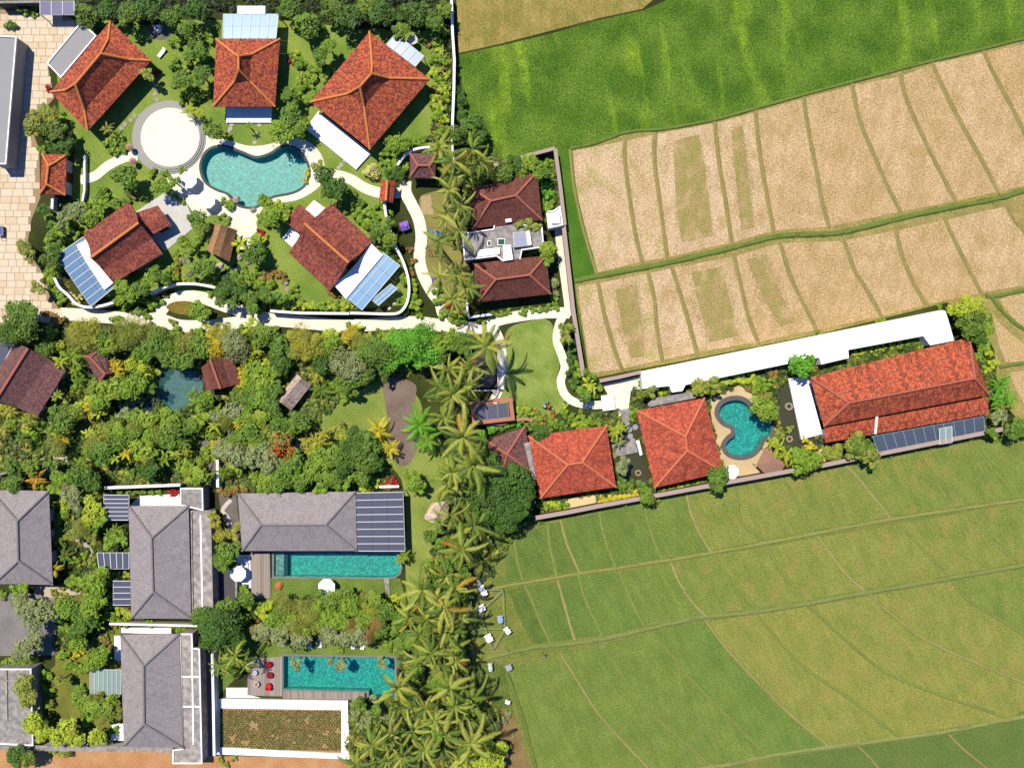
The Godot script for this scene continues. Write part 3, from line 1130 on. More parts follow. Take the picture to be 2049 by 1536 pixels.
func boulder(label: String, x: float, y: float, r: float, c: Color, flatness := 0.7) -> void:
	var m := r / S
	var p := w(x, y, m * flatness * 0.5)
	var b := MB.new()
	b.blob(Vector3(0, m * flatness * 0.3, 0), Vector3(m, m * flatness, m * 0.85), 0.35, noise, 8, 13)
	var o := put("boulder", b.mesh(), mat(c, 0.9, noise_tex("stone", 0.05, 0.7, 1.0, 13), 0.9))
	o.position = Vector3(p.x, 0, p.z)
	o.rotation.y = x
	tag(o, label, "boulder", "boulders in the gardens")

func stones(label: String, list: String, size: float, c: Color, called := "stepping_stone") -> void:
	# flat stepping stones let into the grass, each a thing of its own
	var i := 0
	for q in list.split(" ", false):
		var f := q.split_floats(",")
		var p := w(f[0], f[1])
		var b := MB.new()
		var g := PackedVector2Array()
		for k in 7:
			var a := TAU * k / 7.0
			g.append(Vector2(cos(a), sin(a)) * size * (0.5 + 0.09 * sin(k * 5.3 + i)))
		b.prism(g, 0.0, 0.07)
		b.col = Color.WHITE
		var o := put(called, b.mesh(), mat(c, 0.9, noise_tex("stone", 0.05, 0.7, 1.0, 13), 0.9))
		o.position = p
		o.rotation.y = i * 1.3
		tag(o, label, "stone", label)
		i += 1

# ---------------------------------------------------------------- labels that single each thing out
func tell_apart() -> void:
	var by := {}
	for o in labelled:
		var l: String = o.get_meta("label")
		if not by.has(l): by[l] = []
		by[l].append(o)
	var nth := ["first", "second", "third", "fourth", "fifth", "sixth", "seventh", "eighth", "ninth", "tenth", "eleventh", "twelfth"]
	for l in by:
		var s: Array = by[l]
		if s.size() < 2:
			continue
		var where := {}
		var lo := Vector3(1e9, 0, 1e9)
		var hi := Vector3(-1e9, 0, -1e9)
		for o in s:
			var p: Vector3 = o.position
			if p == Vector3.ZERO and o is MeshInstance3D:
				p = o.mesh.get_aabb().get_center()
			where[o] = p
			lo = lo.min(p); hi = hi.max(p)
		var ew := hi.x - lo.x >= hi.z - lo.z
		s.sort_custom(func(a, b): return where[a].x < where[b].x if ew else where[a].z < where[b].z)
		for i in s.size():
			var end: String
			var from := "west" if ew else "north"
			var back := "east" if ew else "south"
			if s.size() == 2:
				end = from + "ern one of two" if i == 0 else back + "ern one of two"
			elif i == 0: end = from + "ernmost"
			elif i == s.size() - 1: end = back + "ernmost"
			elif i < s.size() / 2 or i >= s.size() - i: end = nth[mini(i, 11)] + " from the " + from if i <= s.size() / 2 else nth[mini(s.size() - 1 - i, 11)] + " from the " + back
			else: end = nth[mini(i, 11)] + " from the " + from
			if i >= 12 and s.size() - 1 - i >= 12:
				end = "near the middle"
			var full: String = l + ", " + end
			while full.split(" ", false).size() > 16 and full.contains(" the "):
				var cut := full.find(" the ")
				full = full.substr(0, cut) + full.substr(cut + 4)
			s[i].set_meta("label", full)
			if not s[i].has_meta("group"):
				s[i].set_meta("group", l)

# ---------------------------------------------------------------- the place
func _ready() -> void:
	rng.seed = 20240611
	noise.seed = 4; noise.frequency = 0.05; noise.fractal_octaves = 3
	fine.seed = 8; fine.frequency = 0.5

	var cam := Camera3D.new()
	cam.name = "camera"
	cam.position = Vector3(0, H, 0)
	cam.rotation_degrees = Vector3(-90, 0, 0)
	cam.fov = rad_to_deg(2.0 * atan(768.0 / S / H))
	cam.far = 1500.0
	add_child(cam)

	var env := Environment.new()
	env.background_mode = Environment.BG_SKY
	var sky := Sky.new()
	var sm := ProceduralSkyMaterial.new()
	sm.sky_top_color = Color(0.24, 0.42, 0.72)
	sm.sky_horizon_color = Color(0.66, 0.74, 0.84)
	sm.sky_curve = 0.12
	sm.ground_bottom_color = Color(0.2, 0.22, 0.16)
	sm.ground_horizon_color = Color(0.5, 0.55, 0.55)
	sm.sun_angle_max = 2.0
	sky.sky_material = sm
	env.sky = sky
	env.background_energy_multiplier = 0.85
	env.ambient_light_source = Environment.AMBIENT_SOURCE_SKY
	env.tonemap_mode = Environment.TONE_MAPPER_LINEAR
	env.tonemap_exposure = 1.23
	env.sdfgi_enabled = true
	env.ssao_enabled = true
	env.ssil_enabled = true
	var we := WorldEnvironment.new()
	we.name = "world_environment"
	we.environment = env
	add_child(we)

	var sun := DirectionalLight3D.new()
	sun.name = "sun"
	sun.light_energy = 1.6
	sun.light_color = Color(1.0, 0.965, 0.9)
	sun.light_angular_distance = 0.5
	sun.shadow_enabled = true
	add_child(sun)
	sun.look_at_from_position(Vector3.ZERO, Vector3(0.30, -1.0, 0.40), Vector3.FORWARD)

	bark = mat(C(120, 100, 80), 0.9, noise_tex("stone", 0.05, 0.7, 1.0, 13), 1.2)
	pools()
	setting()
	fields()
	villas()
	villas_east()
	grey_villas()
	walls_and_paths()
	small_things()
	garden_north()
	garden_middle()
	garden_south()
	garden_east()
	palm_grove()
	shrubs_now()
	tufts_now()
	cover()
	tell_apart()

var teal := C(40, 172, 162)

func mosaic(key: String, a: Color, d: Color) -> StandardMaterial3D:
	# small glazed tiles in mixed shades
	if mats.has(key):
		return mats[key]
	var im := Image.create(256, 256, false, Image.FORMAT_RGB8)
	var r := RandomNumberGenerator.new(); r.seed = 77
	for y in 64:
		for x in 64:
			var c := a.lerp(d, r.randf() ** 1.6) * r.randf_range(0.85, 1.15)
			im.fill_rect(Rect2i(x * 4, y * 4, 4, 4), c.linear_to_srgb())
	var m := StandardMaterial3D.new()
	m.albedo_texture = ImageTexture.create_from_image(im)
	m.roughness = 0.5
	m.uv1_triplanar = true
	m.uv1_world_triplanar = true
	m.uv1_scale = Vector3.ONE / 17.0
	mats[key] = m
	return m

func water_surface(key: String, c: Color, alpha: float, strength: float) -> StandardMaterial3D:
	if mats.has(key):
		return mats[key]
	var m := StandardMaterial3D.new()
	var q := c.linear_to_srgb()
	m.albedo_color = Color(q.r, q.g, q.b, alpha)
	m.transparency = BaseMaterial3D.TRANSPARENCY_ALPHA
	m.roughness = 0.012
	m.normal_enabled = true
	var f := FastNoiseLite.new(); f.seed = 31; f.frequency = 0.012; f.fractal_octaves = 2
	var im := f.get_seamless_image(256, 256)
	im.convert(Image.FORMAT_RGBA8)
	im.bump_map_to_normal_map(strength)
	m.normal_texture = ImageTexture.create_from_image(im)
	m.normal_scale = 1.0
	m.uv1_triplanar = true
	m.uv1_world_triplanar = true
	m.uv1_scale = Vector3.ONE / 7.0
	mats[key] = m
	return m

func pools() -> void:
	var tile := mosaic("mosaic", C(0, 144, 130), C(18, 206, 184))
	var grey := mat(C(96, 98, 98), 0.8, noise_tex("stone", 0.05, 0.7, 1.0, 13), 0.8)
	var pale := mat(C(150, 150, 146), 0.8, noise_tex("stone", 0.05, 0.7, 1.0, 13), 0.8)
	var wm := water_surface("pool_water", Color(0.0, 0.5, 0.45), 0.03, 1.5)
	var kidney := curved(poly("403,331 416,303 446,294 482,306 512,317 542,309 564,295 589,298 610,320 616,345 608,369 586,383 548,391 530,400 509,413 480,410 466,398 455,385 433,377 411,361"), true, 4)
	pool("swimming_pool", "kidney shaped turquoise swimming pool on the white terrace with grey stone rim", kidney, 1.3, 0.45, grey, tile, wm)
	var long_ := poly("548,1105 795,1105 798,1122 802,1134 799,1146 790,1153 775,1155 548,1153")
	var lap := pool("swimming_pool", "long turquoise lap pool with a rounded corner beside the grey roofed villa", long_, 1.4, 0.3, pale, tile, wm)
	var dv := MB.new()
	dv.prism(poly("549,1106 566,1106 566,1152 549,1152"), -1.38, -0.45)
	obj("shallow_ledge", dv, mosaic("ledge", C(60, 130, 116), C(130, 190, 170)), lap, lap.position)
	var db := MB.new()
	db.prism(poly("566.5,1106 574,1106 574,1152 566.5,1152"), -1.38, -0.3)
	obj("divider", db, mat(C(20, 70, 76), 0.8), lap, lap.position)
	var south := poly("567,1312 790,1316 789,1395 738,1395 738,1382 567,1378")
	pool("swimming_pool", "rectangular turquoise swimming pool with wooden deck and red chairs", south, 1.4, 0.35, pale, tile, wm)
	var eight := curved(poly("1439,827 1445,810 1461,802 1480,801 1496,810 1508,831 1520,838 1536,841 1543,855 1539,871 1525,876 1517,892 1503,906 1482,911 1461,906 1452,892 1459,880 1471,869 1468,852 1450,843"), true, 4)
	pool("swimming_pool", "figure of eight turquoise pool ringed with dark pebbles beside the red roofed pavilion", eight, 1.3, 0.85, mat(C(112, 112, 112), 0.85, noise_tex("pebble", 0.09, 0.55, 1.0, 17), 1.2), tile, wm)
	# the lagoon in the jungle garden and the koi moats
	var dark_floor := mat(C(22, 62, 56), 0.8, noise_tex("stone", 0.05, 0.7, 1.0, 13), 0.5)
	var lagoon := curved(poly("318,735 345,728 380,738 402,752 405,775 395,795 372,815 345,822 325,812 312,790 308,760"), true, 4)
	pool("lagoon", "dark green lagoon with sparkling ripples in the jungle garden", lagoon, 1.5, 0.25, mat(C(90, 84, 76), 0.9), mosaic("lagoon_floor", C(18, 70, 66), C(54, 120, 108)), water_surface("lagoon_water", Color(0.1, 0.3, 0.28), 0.22, 10.0), "pond")
	var lagoon2 := curved(poly("222,800 260,795 300,800 312,815 300,828 265,832 228,822"), true, 4)
	pool("lagoon", "small dark pond south west of the jungle lagoon", lagoon2, 1.2, 0.2, mat(C(70, 66, 60), 0.9), dark_floor, water_surface("dark_water", Color(0.03, 0.06, 0.07), 0.6, 5.0), "pond")
	var moat_floor := mat(C(52, 50, 24), 0.9)
	var mw := water_surface("moat_water", Color(0.08, 0.08, 0.03), 0.55, 3.0)
	pool("pond", "narrow dark pond with stepping slabs between the two red pavilions", poly("1224,872 1256,864 1270,842 1282,862 1306,952 1302,960 1240,968 1236,930"), 0.9, 0.2, grey, moat_floor, mw, "pond")
	pool("pond", "dark olive pond west of the long red roofed villa", poly("1556,768 1577,760 1600,882 1640,880 1640,888 1600,900 1572,892 1562,850"), 0.9, 0.2, grey, moat_floor, mw, "pond")
	pool("pond", "small dark pond beside the thatched bale", curved(poly("455,540 475,528 482,545 466,560 450,556 440,548"), true, 3), 0.7, 0.15, mat(C(90, 84, 76), 0.9), dark_floor, water_surface("dark_water", Color(0.03, 0.06, 0.07), 0.6, 5.0), "pond")

func surface(called: String, label: String, p: PackedVector2Array, y: float, cell: float, a: Color, d: Color, freq: float, m: Material, skirt := true) -> MeshInstance3D:
	var b := sheet(p, y, cell, mottle(a, d, freq, y * 91.0), holes)
	if skirt:
		b.col = a.lerp(d, 0.5)
		var cw := Geometry2D.is_polygon_clockwise(p)
		for i in p.size():
			var q := p[i]
			var e := p[(i + 1) % p.size()]
			b.quad(Vector3(q.x, -0.02, q.y), Vector3(e.x, -0.02, e.y), Vector3(e.x, y, e.y), Vector3(q.x, y, q.y), Vector3(e.y - q.y, 0, q.x - e.x) * (-1.0 if cw else 1.0))
	return ground_piece(called, b, m, label, called.replace("_", " "))

var grass_m: StandardMaterial3D
var lawn_m: StandardMaterial3D
var straw_m: StandardMaterial3D
var crop_m: StandardMaterial3D
var path_m: StandardMaterial3D
var earth_m: StandardMaterial3D

func setting() -> void:
	grass_m = mat(Color(1, 1, 1), 0.95, noise_tex("grass2", 0.055, 0.5, 1.0, 21, 4), 0.09, bump_tex("grass_b", 0.06, 22), 10.0)
	lawn_m = mat(Color(1, 1, 1), 0.95, noise_tex("lawn", 0.05, 0.74, 1.0, 33, 4), 0.1, bump_tex("lawn_b", 0.08, 34), 3.0)
	straw_m = mat(Color(1, 1, 1), 0.95, noise_tex("straw", 0.06, 0.66, 1.0, 23, 4), 0.075, bump_tex("straw_b", 0.06, 24), 5.0)
	crop_m = mat(Color(1, 1, 1), 0.95, noise_tex("crop", 0.06, 0.72, 1.0, 25, 4), 0.075, bump_tex("crop_b", 0.07, 26), 5.0)
	path_m = mat(Color(1, 1, 1), 0.9, noise_tex("path", 0.02, 0.93, 1.0, 27, 4), 0.15)
	earth_m = mat(Color(1, 1, 1), 0.95, noise_tex("earth", 0.05, 0.6, 1.0, 28, 4), 0.15, bump_tex("earth_b", 0.08, 29), 5.0)
	# open ground to the horizon
	var inner := PackedVector2Array([Vector2(-110, -85), Vector2(110, -85), Vector2(110, 85), Vector2(-110, 85)])
	var g := sheet(inner, 0.0, 2.0, mottle(C(52, 64, 26), C(84, 92, 40), 2.0), holes)
	g.col = C(92, 112, 46)
	var r := 600.0
	g.quad(Vector3(-r, 0, -r), Vector3(r, 0, -r), Vector3(r, 0, -85), Vector3(-r, 0, -85))
	g.quad(Vector3(-r, 0, 85), Vector3(r, 0, 85), Vector3(r, 0, r), Vector3(-r, 0, r))
	g.quad(Vector3(-r, 0, -85), Vector3(-110, 0, -85), Vector3(-110, 0, 85), Vector3(-r, 0, 85))
	g.quad(Vector3(110, 0, -85), Vector3(r, 0, -85), Vector3(r, 0, 85), Vector3(110, 0, 85))
	ground_piece("ground", g, earth_m, "dark planted earth under the gardens and fields", "ground")
	# lawns
	var la := C(122, 154, 58)
	var lb := C(160, 178, 80)
	surface("lawn", "mown lawn of the walled villa garden in the north west", poly("112,125 180,40 330,40 560,40 700,55 880,60 900,270 875,330 800,350 765,400 790,480 830,560 810,610 650,622 500,600 330,578 200,596 110,490 140,420 150,300 118,235"), 0.02, 1.0, la, lb, 3.0, lawn_m, false)
	surface("lawn", "sunlit lawn beside the brown sand patch", curved(poly("615,880 640,830 690,790 770,755 800,760 840,800 850,850 880,880 905,960 905,1060 870,1130 830,1200 812,1180 810,990 780,930 720,880 660,880"), true, 3), 0.021, 1.0, C(132, 154, 64), C(164, 176, 88), 3.0, lawn_m, false)
	surface("lawn", "rounded lawn enclosed by the cream path loop", curved(poly("1012,665 1030,650 1070,640 1090,638 1106,650 1108,680 1116,705 1120,730 1114,755 1118,780 1130,806 1110,830 1020,840 998,800 1000,780 1012,764 1008,725 1010,690"), true, 3), 0.022, 0.8, C(132, 158, 64), C(166, 184, 92), 5.0, lawn_m, false)
	surface("lawn", "play lawn of worn grass between the path and the palms", curved(poly("838,400 860,385 900,385 935,440 938,630 900,625 880,600 858,555 845,505 846,450"), true, 3), 0.023, 1.0, C(146, 138, 78), C(166, 158, 86), 5.0, lawn_m, false)
	surface("lawn", "lawn between the lap pool and the southern pool", poly("520,1155 800,1157 812,1200 815,1330 790,1340 545,1320 495,1330 430,1400 430,1310 500,1250"), 0.024, 1.0, C(104, 132, 52), C(136, 158, 70), 4.0, lawn_m, false)
	surface("lawn", "small lawns of the grey roofed villas in the south west", poly("108,1180 240,1180 245,1480 60,1500 60,1380 110,1330"), 0.025, 1.0, C(112, 122, 48), C(146, 146, 66), 5.0, lawn_m, false)
	surface("lawn", "grass verge between the palm row and the growing rice", poly("930,1150 1000,1090 1014,1180 1010,1290 1014,1340 1034,1400 1052,1460 1026,1440 990,1425 950,1410 935,1330"), 0.019, 1.0, C(96, 122, 48), C(130, 140, 66), 5.0, grass_m, false)
	surface("lawn", "strip of grass along the fields outside the eastern wall", poly("1112,290 1145,300 1195,552 1150,560 1175,755 1150,600"), 0.026, 1.0, C(76, 122, 30), C(100, 142, 44), 3.0, lawn_m, false)
	surface("sand_patch", "brown sand patch beside the sunlit lawn", curved(poly("765,752 800,756 832,770 830,800 828,830 838,880 820,925 795,930 786,900 776,840 770,800"), true, 3), 0.045, 0.8, C(138, 118, 104), C(156, 138, 122), 4.0, earth_m, false)
	surface("sand_patch", "pale sand patch on the play lawn", poly("842,392 862,390 868,430 842,428"), 0.046, 0.8, C(214, 188, 140), C(196, 170, 120), 6.0, earth_m, false)
	surface("bare_earth", "orange bare earth along the southern edge", poly("-20,1500 250,1497 345,1500 430,1512 700,1515 800,1540 -20,1545"), 0.03, 0.8, C(214, 150, 96), C(226, 176, 124), 4.0, earth_m, false)
	surface("bare_earth", "dry brown earth beside the southern palms", curved(poly("975,1430 1010,1418 1032,1440 1045,1480 1060,1540 1010,1540 1000,1490 978,1460"), true, 3), 0.031, 0.8, C(168, 142, 92), C(140, 116, 70), 6.0, earth_m, false)
	# paved forecourt, slab by slab
	var court := Node3D.new()
	court.name = "forecourt"
	add_child(court)
	tag(court, "cream paved forecourt of large slabs in the north west corner", "forecourt", "", "structure")
	var area := poly("-15,18 40,22 140,34 165,52 150,82 96,135 108,196 60,250 78,300 80,395 62,440 52,500 85,545 100,590 122,625 118,655 60,640 -15,655")
	var bed := sheet(area, 0.03, 1.5, even(C(186, 156, 122)))
	put("joint_bed", bed.mesh(), mat(Color(1, 1, 1), 0.95), court)
	var variants := []
	for i in 4:
		variants.append(mat([C(250, 228, 194), C(252, 232, 202), C(244, 218, 182), C(250, 230, 200)][i], 0.85, noise_tex("path", 0.02, 0.93, 1.0, 27, 4), 0.15))
	var slabs := {}
	var lo := w(-14, 14)
	var row := 0
	var z := lo.z
	while z < 58.0 and row < 120:
		var dz: float = [1.3, 1.15, 1.4, 1.25][row % 4]
		var x := lo.x - rng.randf() * 1.5
		while x < -76.0:
			var dx: float = [1.4, 1.7, 1.5, 2.1][rng.randi() % 4]
			var c := Vector2(x + dx * 0.5, z + dz * 0.5)
			if Geometry2D.is_point_in_polygon(c, area) and Geometry2D.is_point_in_polygon(c + Vector2(dx, dz) * 0.25, area) and Geometry2D.is_point_in_polygon(c - Vector2(dx, dz) * 0.25, area):
				var key := "%.1f %.1f" % [dx, dz]
				if not slabs.has(key):
					var b := MB.new()
					b.box(Vector3(0, 0.03, 0), Vector3(dx - 0.07, 0.06, dz - 0.07))
					slabs[key] = b.mesh()
				var o := put("paver", slabs[key], variants[rng.randi() % 4], court)
				o.position = Vector3(c.x, 0.02 + rng.randf() * 0.012, c.y)
			x += dx
		z += dz
		row += 1
	# cream paths and terraces
	var cream := Color(0.71, 0.65, 0.52)
	var cream2 := Color(0.6, 0.55, 0.44)
	surface("terrace", "cream stone terrace around the kidney shaped pool", curved(poly("318,240 350,218 395,255 425,272 460,282 500,292 540,288 575,276 610,280 640,305 650,340 640,372 600,398 560,406 530,412 515,440 505,468 485,478 465,470 448,440 425,428 400,440 372,405 345,380 332,348"), true, 4), 0.05, 1.0, cream, cream2, 4.0, path_m)
	var ps := [
		["main cream path running east to west below the walled garden", "120,628 165,630 215,634 262,638 320,640 360,652 420,652 480,645 540,640 610,645 690,652 760,648 830,645 890,652 950,656 985,650", 2.3],
		["upper loop of the main path around the grass island", "315,632 335,606 365,593 405,596 450,612 500,628 545,640", 2.2],
		["cream path winding south past the play lawn", "812,362 812,385 824,410 838,440 843,475 839,515 846,548 862,580 880,605 888,630 910,650", 2.1],
		["cream path from the kidney pool to the eastern gate", "640,352 668,350 700,358 730,376 762,386 800,386", 1.9],
		["cream path from the west gate to the round terrace", "160,360 190,352 215,332 248,316 275,312", 1.7],
		["cream path north of the rounded lawn", "960,655 1000,640 1040,632 1090,626 1140,626", 2.0],
		["cream path east of the rounded lawn to the red pavilions", "1138,615 1120,645 1114,680 1124,710 1130,735 1122,762 1130,788 1150,804 1185,810 1225,808", 1.5],
		["narrow cream path along the eastern compound wall", "1116,450 1122,500 1130,560 1140,632", 1.4],
		["cream path west of the rounded lawn beside the stone domes", "985,650 1000,680 1005,715 1004,750 998,780 985,805", 1.6],
	]
	for i in ps.size():
		surface("footpath", ps[i][0], ribbon(curved(poly(ps[i][1])), ps[i][2]), 0.058 + 0.005 * i, 0.9, cream, cream2, 4.0, path_m)
	surface("terrace", "white stone terrace north east of the western gabled villa", poly("270,425 300,405 345,375 372,405 392,452 330,503 300,470"), 0.12, 1.0, C(236, 234, 226), C(222, 220, 212), 4.0, path_m)
	surface("terrace", "white slab of the terrace below the thatched bale", poly("478,470 512,440 516,462 500,476 505,495 480,500"), 0.125, 1.0, cream, cream2, 4.0, path_m)
	surface("terrace", "tan stone deck around the figure of eight pool", poly("1418,800 1480,770 1505,785 1530,800 1552,850 1545,905 1570,930 1560,945 1470,962 1448,945 1430,870"), 0.04, 1.0, C(238, 212, 160), C(226, 196, 146), 4.0, path_m)
	surface("terrace", "cream stone path beside the red pavilions", poly("1205,768 1285,752 1290,776 1262,782 1258,820 1240,836 1222,800"), 0.135, 1.0, cream, cream2, 4.0, path_m)
	surface("terrace", "yellow cream terrace south of the western red pavilion", poly("1130,1000 1195,986 1200,1010 1136,1022"), 0.06, 1.0, C(250, 230, 170), C(244, 220, 160), 4.0, path_m)
	surface("terrace", "grey paved yard in the south west", poly("-15,1185 60,1188 108,1192 110,1240 108,1310 -15,1312"), 0.05, 1.0, C(160, 154, 150), C(140, 134, 130), 5.0, path_m)
	surface("terrace", "pale paved yard at the western edge", poly("-15,865 20,868 42,880 42,925 20,945 -15,950"), 0.055, 1.0, C(196, 188, 176), C(176, 168, 158), 5.0, path_m)
	surface("terrace", "cream yard south of the western grey villa", poly("70,1172 165,1170 160,1188 110,1196 68,1190"), 0.062, 1.0, C(224, 206, 180), C(208, 190, 164), 5.0, path_m)
	surface("footpath", "cream path between the jungle garden and the grey villas", ribbon(curved(poly("40,925 70,912 110,908 140,915 120,935 85,940")), 1.8), 0.071, 0.8, C(224, 206, 180), C(208, 190, 164), 5.0, path_m)
	surface("footpath", "pale stone path beside the glasshouse roofs", ribbon(curved(poly("150,1070 165,1085 178,1105 185,1130 182,1150")), 1.5), 0.075, 0.8, C(206, 196, 170), C(186, 176, 150), 5.0, path_m)

func strip(a: String, b: String) -> PackedVector2Array:
	var l := curved(poly(a), false, 4)
	var r := curved(poly(b), false, 4)
	r.reverse()
	l.append_array(r)
	return l

func fields() -> void:
	# the bright meadow north of the stubble
	var meadow := poly("915,110 1000,92 1100,68 1200,40 1290,20 1380,-20 2110,-20 2110,62 2049,78 1968,98 1866,122 1705,164 1608,190 1512,217 1428,240 1330,258 1260,262 1190,286 1140,297 1115,296 1075,306 990,330 940,300 930,200")
	var nz := noise
	var m1 := C(84, 124, 32)
	var m2 := C(118, 152, 50)
	var m3 := C(158, 194, 50)
	var streak := func(x: float, z: float) -> Color:
		var a := clampf(0.5 + 0.9 * nz.get_noise_2d(x * 2.5, z * 2.5), 0, 1)
		var q := clampf(nz.get_noise_2d(x * 3.6 - z * 0.5, z * 0.7 + 40.0) * 2.0 - 0.35, 0, 1) * clampf(nz.get_noise_2d(x * 9.0, z * 9.0) * 0.9 + 0.8, 0, 1)
		return m1.lerp(m2, a).lerp(m3, q * 0.85)
	ground_piece("meadow", sheet(meadow, 0.03, 0.5, streak), grass_m, "bright green meadow with yellow green streaks north of the stubble plots", "meadow")
	var fallow := poly("912,-20 1330,-20 1285,18 1200,36 1100,62 1000,88 918,106")
	ground_piece("rice_field", sheet(fallow, 0.036, 0.6, grain(C(152, 142, 68), C(188, 166, 96), C(140, 140, 62), 4.0, 3.0, 0.1)), straw_m, "brown fallow field at the northern edge beside the white wall", "field").set_meta("kind", "structure")
	# stubble plots
	var margin := poly("1140,297 1190,286 1260,262 1330,258 1428,240 1512,217 1608,190 1705,164 1866,122 1968,98 2049,78 2110,62 2110,900 2049,850 2000,800 1990,700 1960,640 1895,605 1640,668 1395,716 1180,757 1150,566 1195,552 1165,450 1148,370")
	ground_piece("field_margin", sheet(margin, 0.02, 1.2, mottle(C(150, 150, 78), C(196, 172, 106), 6.0)), straw_m, "olive grass margins between the stubble plots", "field margin")
	var up := ["1141,299 1148,370 1165,450 1194,550", "1252,277 1250,310 1258,380 1272,470 1286,528", "1312,264 1310,320 1320,400 1336,519", "1430,242 1440,330 1455,420 1465,490", "1512,220 1520,300 1535,390 1549,466", "1608,193 1618,260 1632,330 1645,400 1660,458", "1705,167 1720,240 1745,300 1775,370 1805,428", "1802,148 1815,200 1850,280 1890,360 1915,406", "1866,124 1880,160 1920,240 1965,320 2000,388", "1968,101 1990,150 2025,215 2060,290 2080,370", "2110,70 2110,150 2110,215 2110,290 2110,360"]
	var lo := ["1152,568 1160,640 1170,700 1176,752", "1196,562 1210,630 1230,700 1246,742", "1296,542 1310,600 1315,660 1326,724", "1344,532 1365,600 1380,650 1396,710", "1468,508 1485,580 1500,640 1519,688", "1560,482 1585,560 1620,630 1636,664", "1688,477 1710,540 1735,580 1766,637", "1792,456 1805,510 1830,570 1857,614", "1890,436 1915,490 1945,550 1966,590", "2012,408 2030,440 2060,480 2080,570"]
	var st_a := C(242, 212, 170)
	var st_b := C(216, 186, 140)
	var shift := [0.0, 0.06, 0.0, 0.05, 0.15, 0.2, 0.15, 0.2, 0.12, 0.22, 0.2]
	var up_place := ["western end", "second", "third", "fourth", "fifth", "sixth", "seventh", "eighth", "ninth", "tenth"]
	for rows in [[up, "northern"], [lo, "southern"]]:
		var ls: Array = rows[0]
		for i in ls.size() - 1:
			var p := grown(strip(ls[i], ls[i + 1]), -0.42)
			var k: float = shift[i]
			var a := st_a.lerp(C(222, 184, 124), k * 3.0)
			var d := st_b.lerp(C(194, 162, 98), k * 3.0)
			ground_piece("rice_field", sheet(p, 0.045, 0.45, grain(a, d, C(196, 184, 110) if i < 2 else C(200, 170, 110), 3.5, i * 17.0, 0.25)), straw_m, "straw coloured stubble plot, %s of the %s row" % [up_place[i] if i == 0 else up_place[i] + " from the west", rows[1]], "field")
	var more := [["straw plot at the eastern edge above the curved bund", "1992,596 2020,590 2049,584 2110,575 2110,690 2060,668 2025,640"], ["straw plot wrapped around the yellow hedge in the east", "1978,602 2000,640 2030,668 2060,688 2110,715 2110,730 2010,728 1995,690"], ["small straw plot beside the eastern palm clump", "2012,742 2060,736 2110,735 2110,850 2060,830 2035,790"]]
	for q in more:
		ground_piece("rice_field", sheet(grown(poly(q[1]), -0.35), 0.046, 0.6, mottle(st_b, C(220, 188, 124), 3.5)), straw_m, q[0], "field")
	for k in 26000:
		var q := Vector2(rng.randf_range(10, 95), rng.randf_range(-64, 2))
		if Geometry2D.is_point_in_polygon(q, margin):
			tuft(q, 0.03, 0.13, C(246, 214, 162).lerp(C(210, 178, 124), clampf(0.5 + noise.get_noise_2d(q.x * 3.0, q.y * 3.0), 0, 1)))
	# standing strips left in the plots
	var strips := [["1346,282 1400,268 1412,340 1420,400 1428,472 1363,484 1352,400"], ["1463,260 1487,250 1496,330 1504,400 1512,455 1484,462 1474,380"], ["1230,578 1275,570 1284,640 1290,712 1262,718 1244,650"], ["1383,545 1445,532 1462,600 1478,672 1420,685 1398,610"], ["1493,518 1535,508 1556,570 1590,645 1560,654 1525,590"]]
	var sp := ["widest strip in the northern row", "slim strip in the northern row", "westernmost strip in the southern row", "broad strip in the southern row", "slanting strip in the southern row"]
	for i in strips.size():
		var p := poly(strips[i][0])
		p = grown(p, -0.08)
		var sb := sheet(p, 0.1, 0.4, grain(C(166, 162, 88), C(196, 168, 112), C(222, 190, 142), 7.0, i * 5.0, 0.25))
		sb.col = C(132, 120, 60)
		for k in p.size():
			var e := p[(k + 1) % p.size()]
			sb.quad(Vector3(p[k].x, 0.02, p[k].y), Vector3(e.x, 0.02, e.y), Vector3(e.x, 0.1, e.y), Vector3(p[k].x, 0.1, p[k].y), Vector3(0, 0.2, 0) + Vector3(p[k].x + e.x, 0, p[k].y + e.y) * 0.01)
		for k in 1400:
			var box := Rect2(p[0], Vector2.ZERO)
			for e in p:
				box = box.expand(e)
			var q := Vector2(rng.randf_range(box.position.x, box.end.x), rng.randf_range(box.position.y, box.end.y)) + Vector2(rng.randfn(), rng.randfn()) * 0.35
			if Geometry2D.is_point_in_polygon(q, p) or Geometry2D.is_point_in_polygon(q + (box.get_center() - q).normalized() * 1.1, p):
				tuft(q, 0.02, 0.15, C(176, 170, 96).lerp(C(200, 170, 112), clampf(0.5 + noise.get_noise_2d(q.x * 7.0, q.y * 7.0), 0, 1)))
		ground_piece("stubble_strip", sb, crop_m, "olive brown uncut strip, %s" % sp[i], "crop strip")
	var bm := mat(C(172, 160, 96), 0.95, noise_tex("grass", 0.045, 0.6, 1.0, 21, 4), 0.2)
	for i in range(1, up.size() - 1):
		bund(curved(poly(up[i])), 0.5, 0.13, bm, "grassy bund between stubble plots of the northern row")
	bund(curved(poly(up[0])), 0.55, 0.15, bm, "grassy bund at the western end of the stubble plots")
	for i in range(1, lo.size()):
		bund(curved(poly(lo[i])), 0.5, 0.13, bm, "grassy bund between stubble plots of the southern row")
	var gm := mat(C(124, 146, 62), 0.95, noise_tex("grass", 0.045, 0.6, 1.0, 21, 4), 0.2)
	bund(curved(poly("1150,562 1195,553 1285,536 1335,526 1465,496 1549,474 1600,470 1660,468 1700,462 1805,436 1915,413 2000,396 2049,382 2110,365")), 1.1, 0.36, gm, "broad green dike between the two rows of stubble plots")
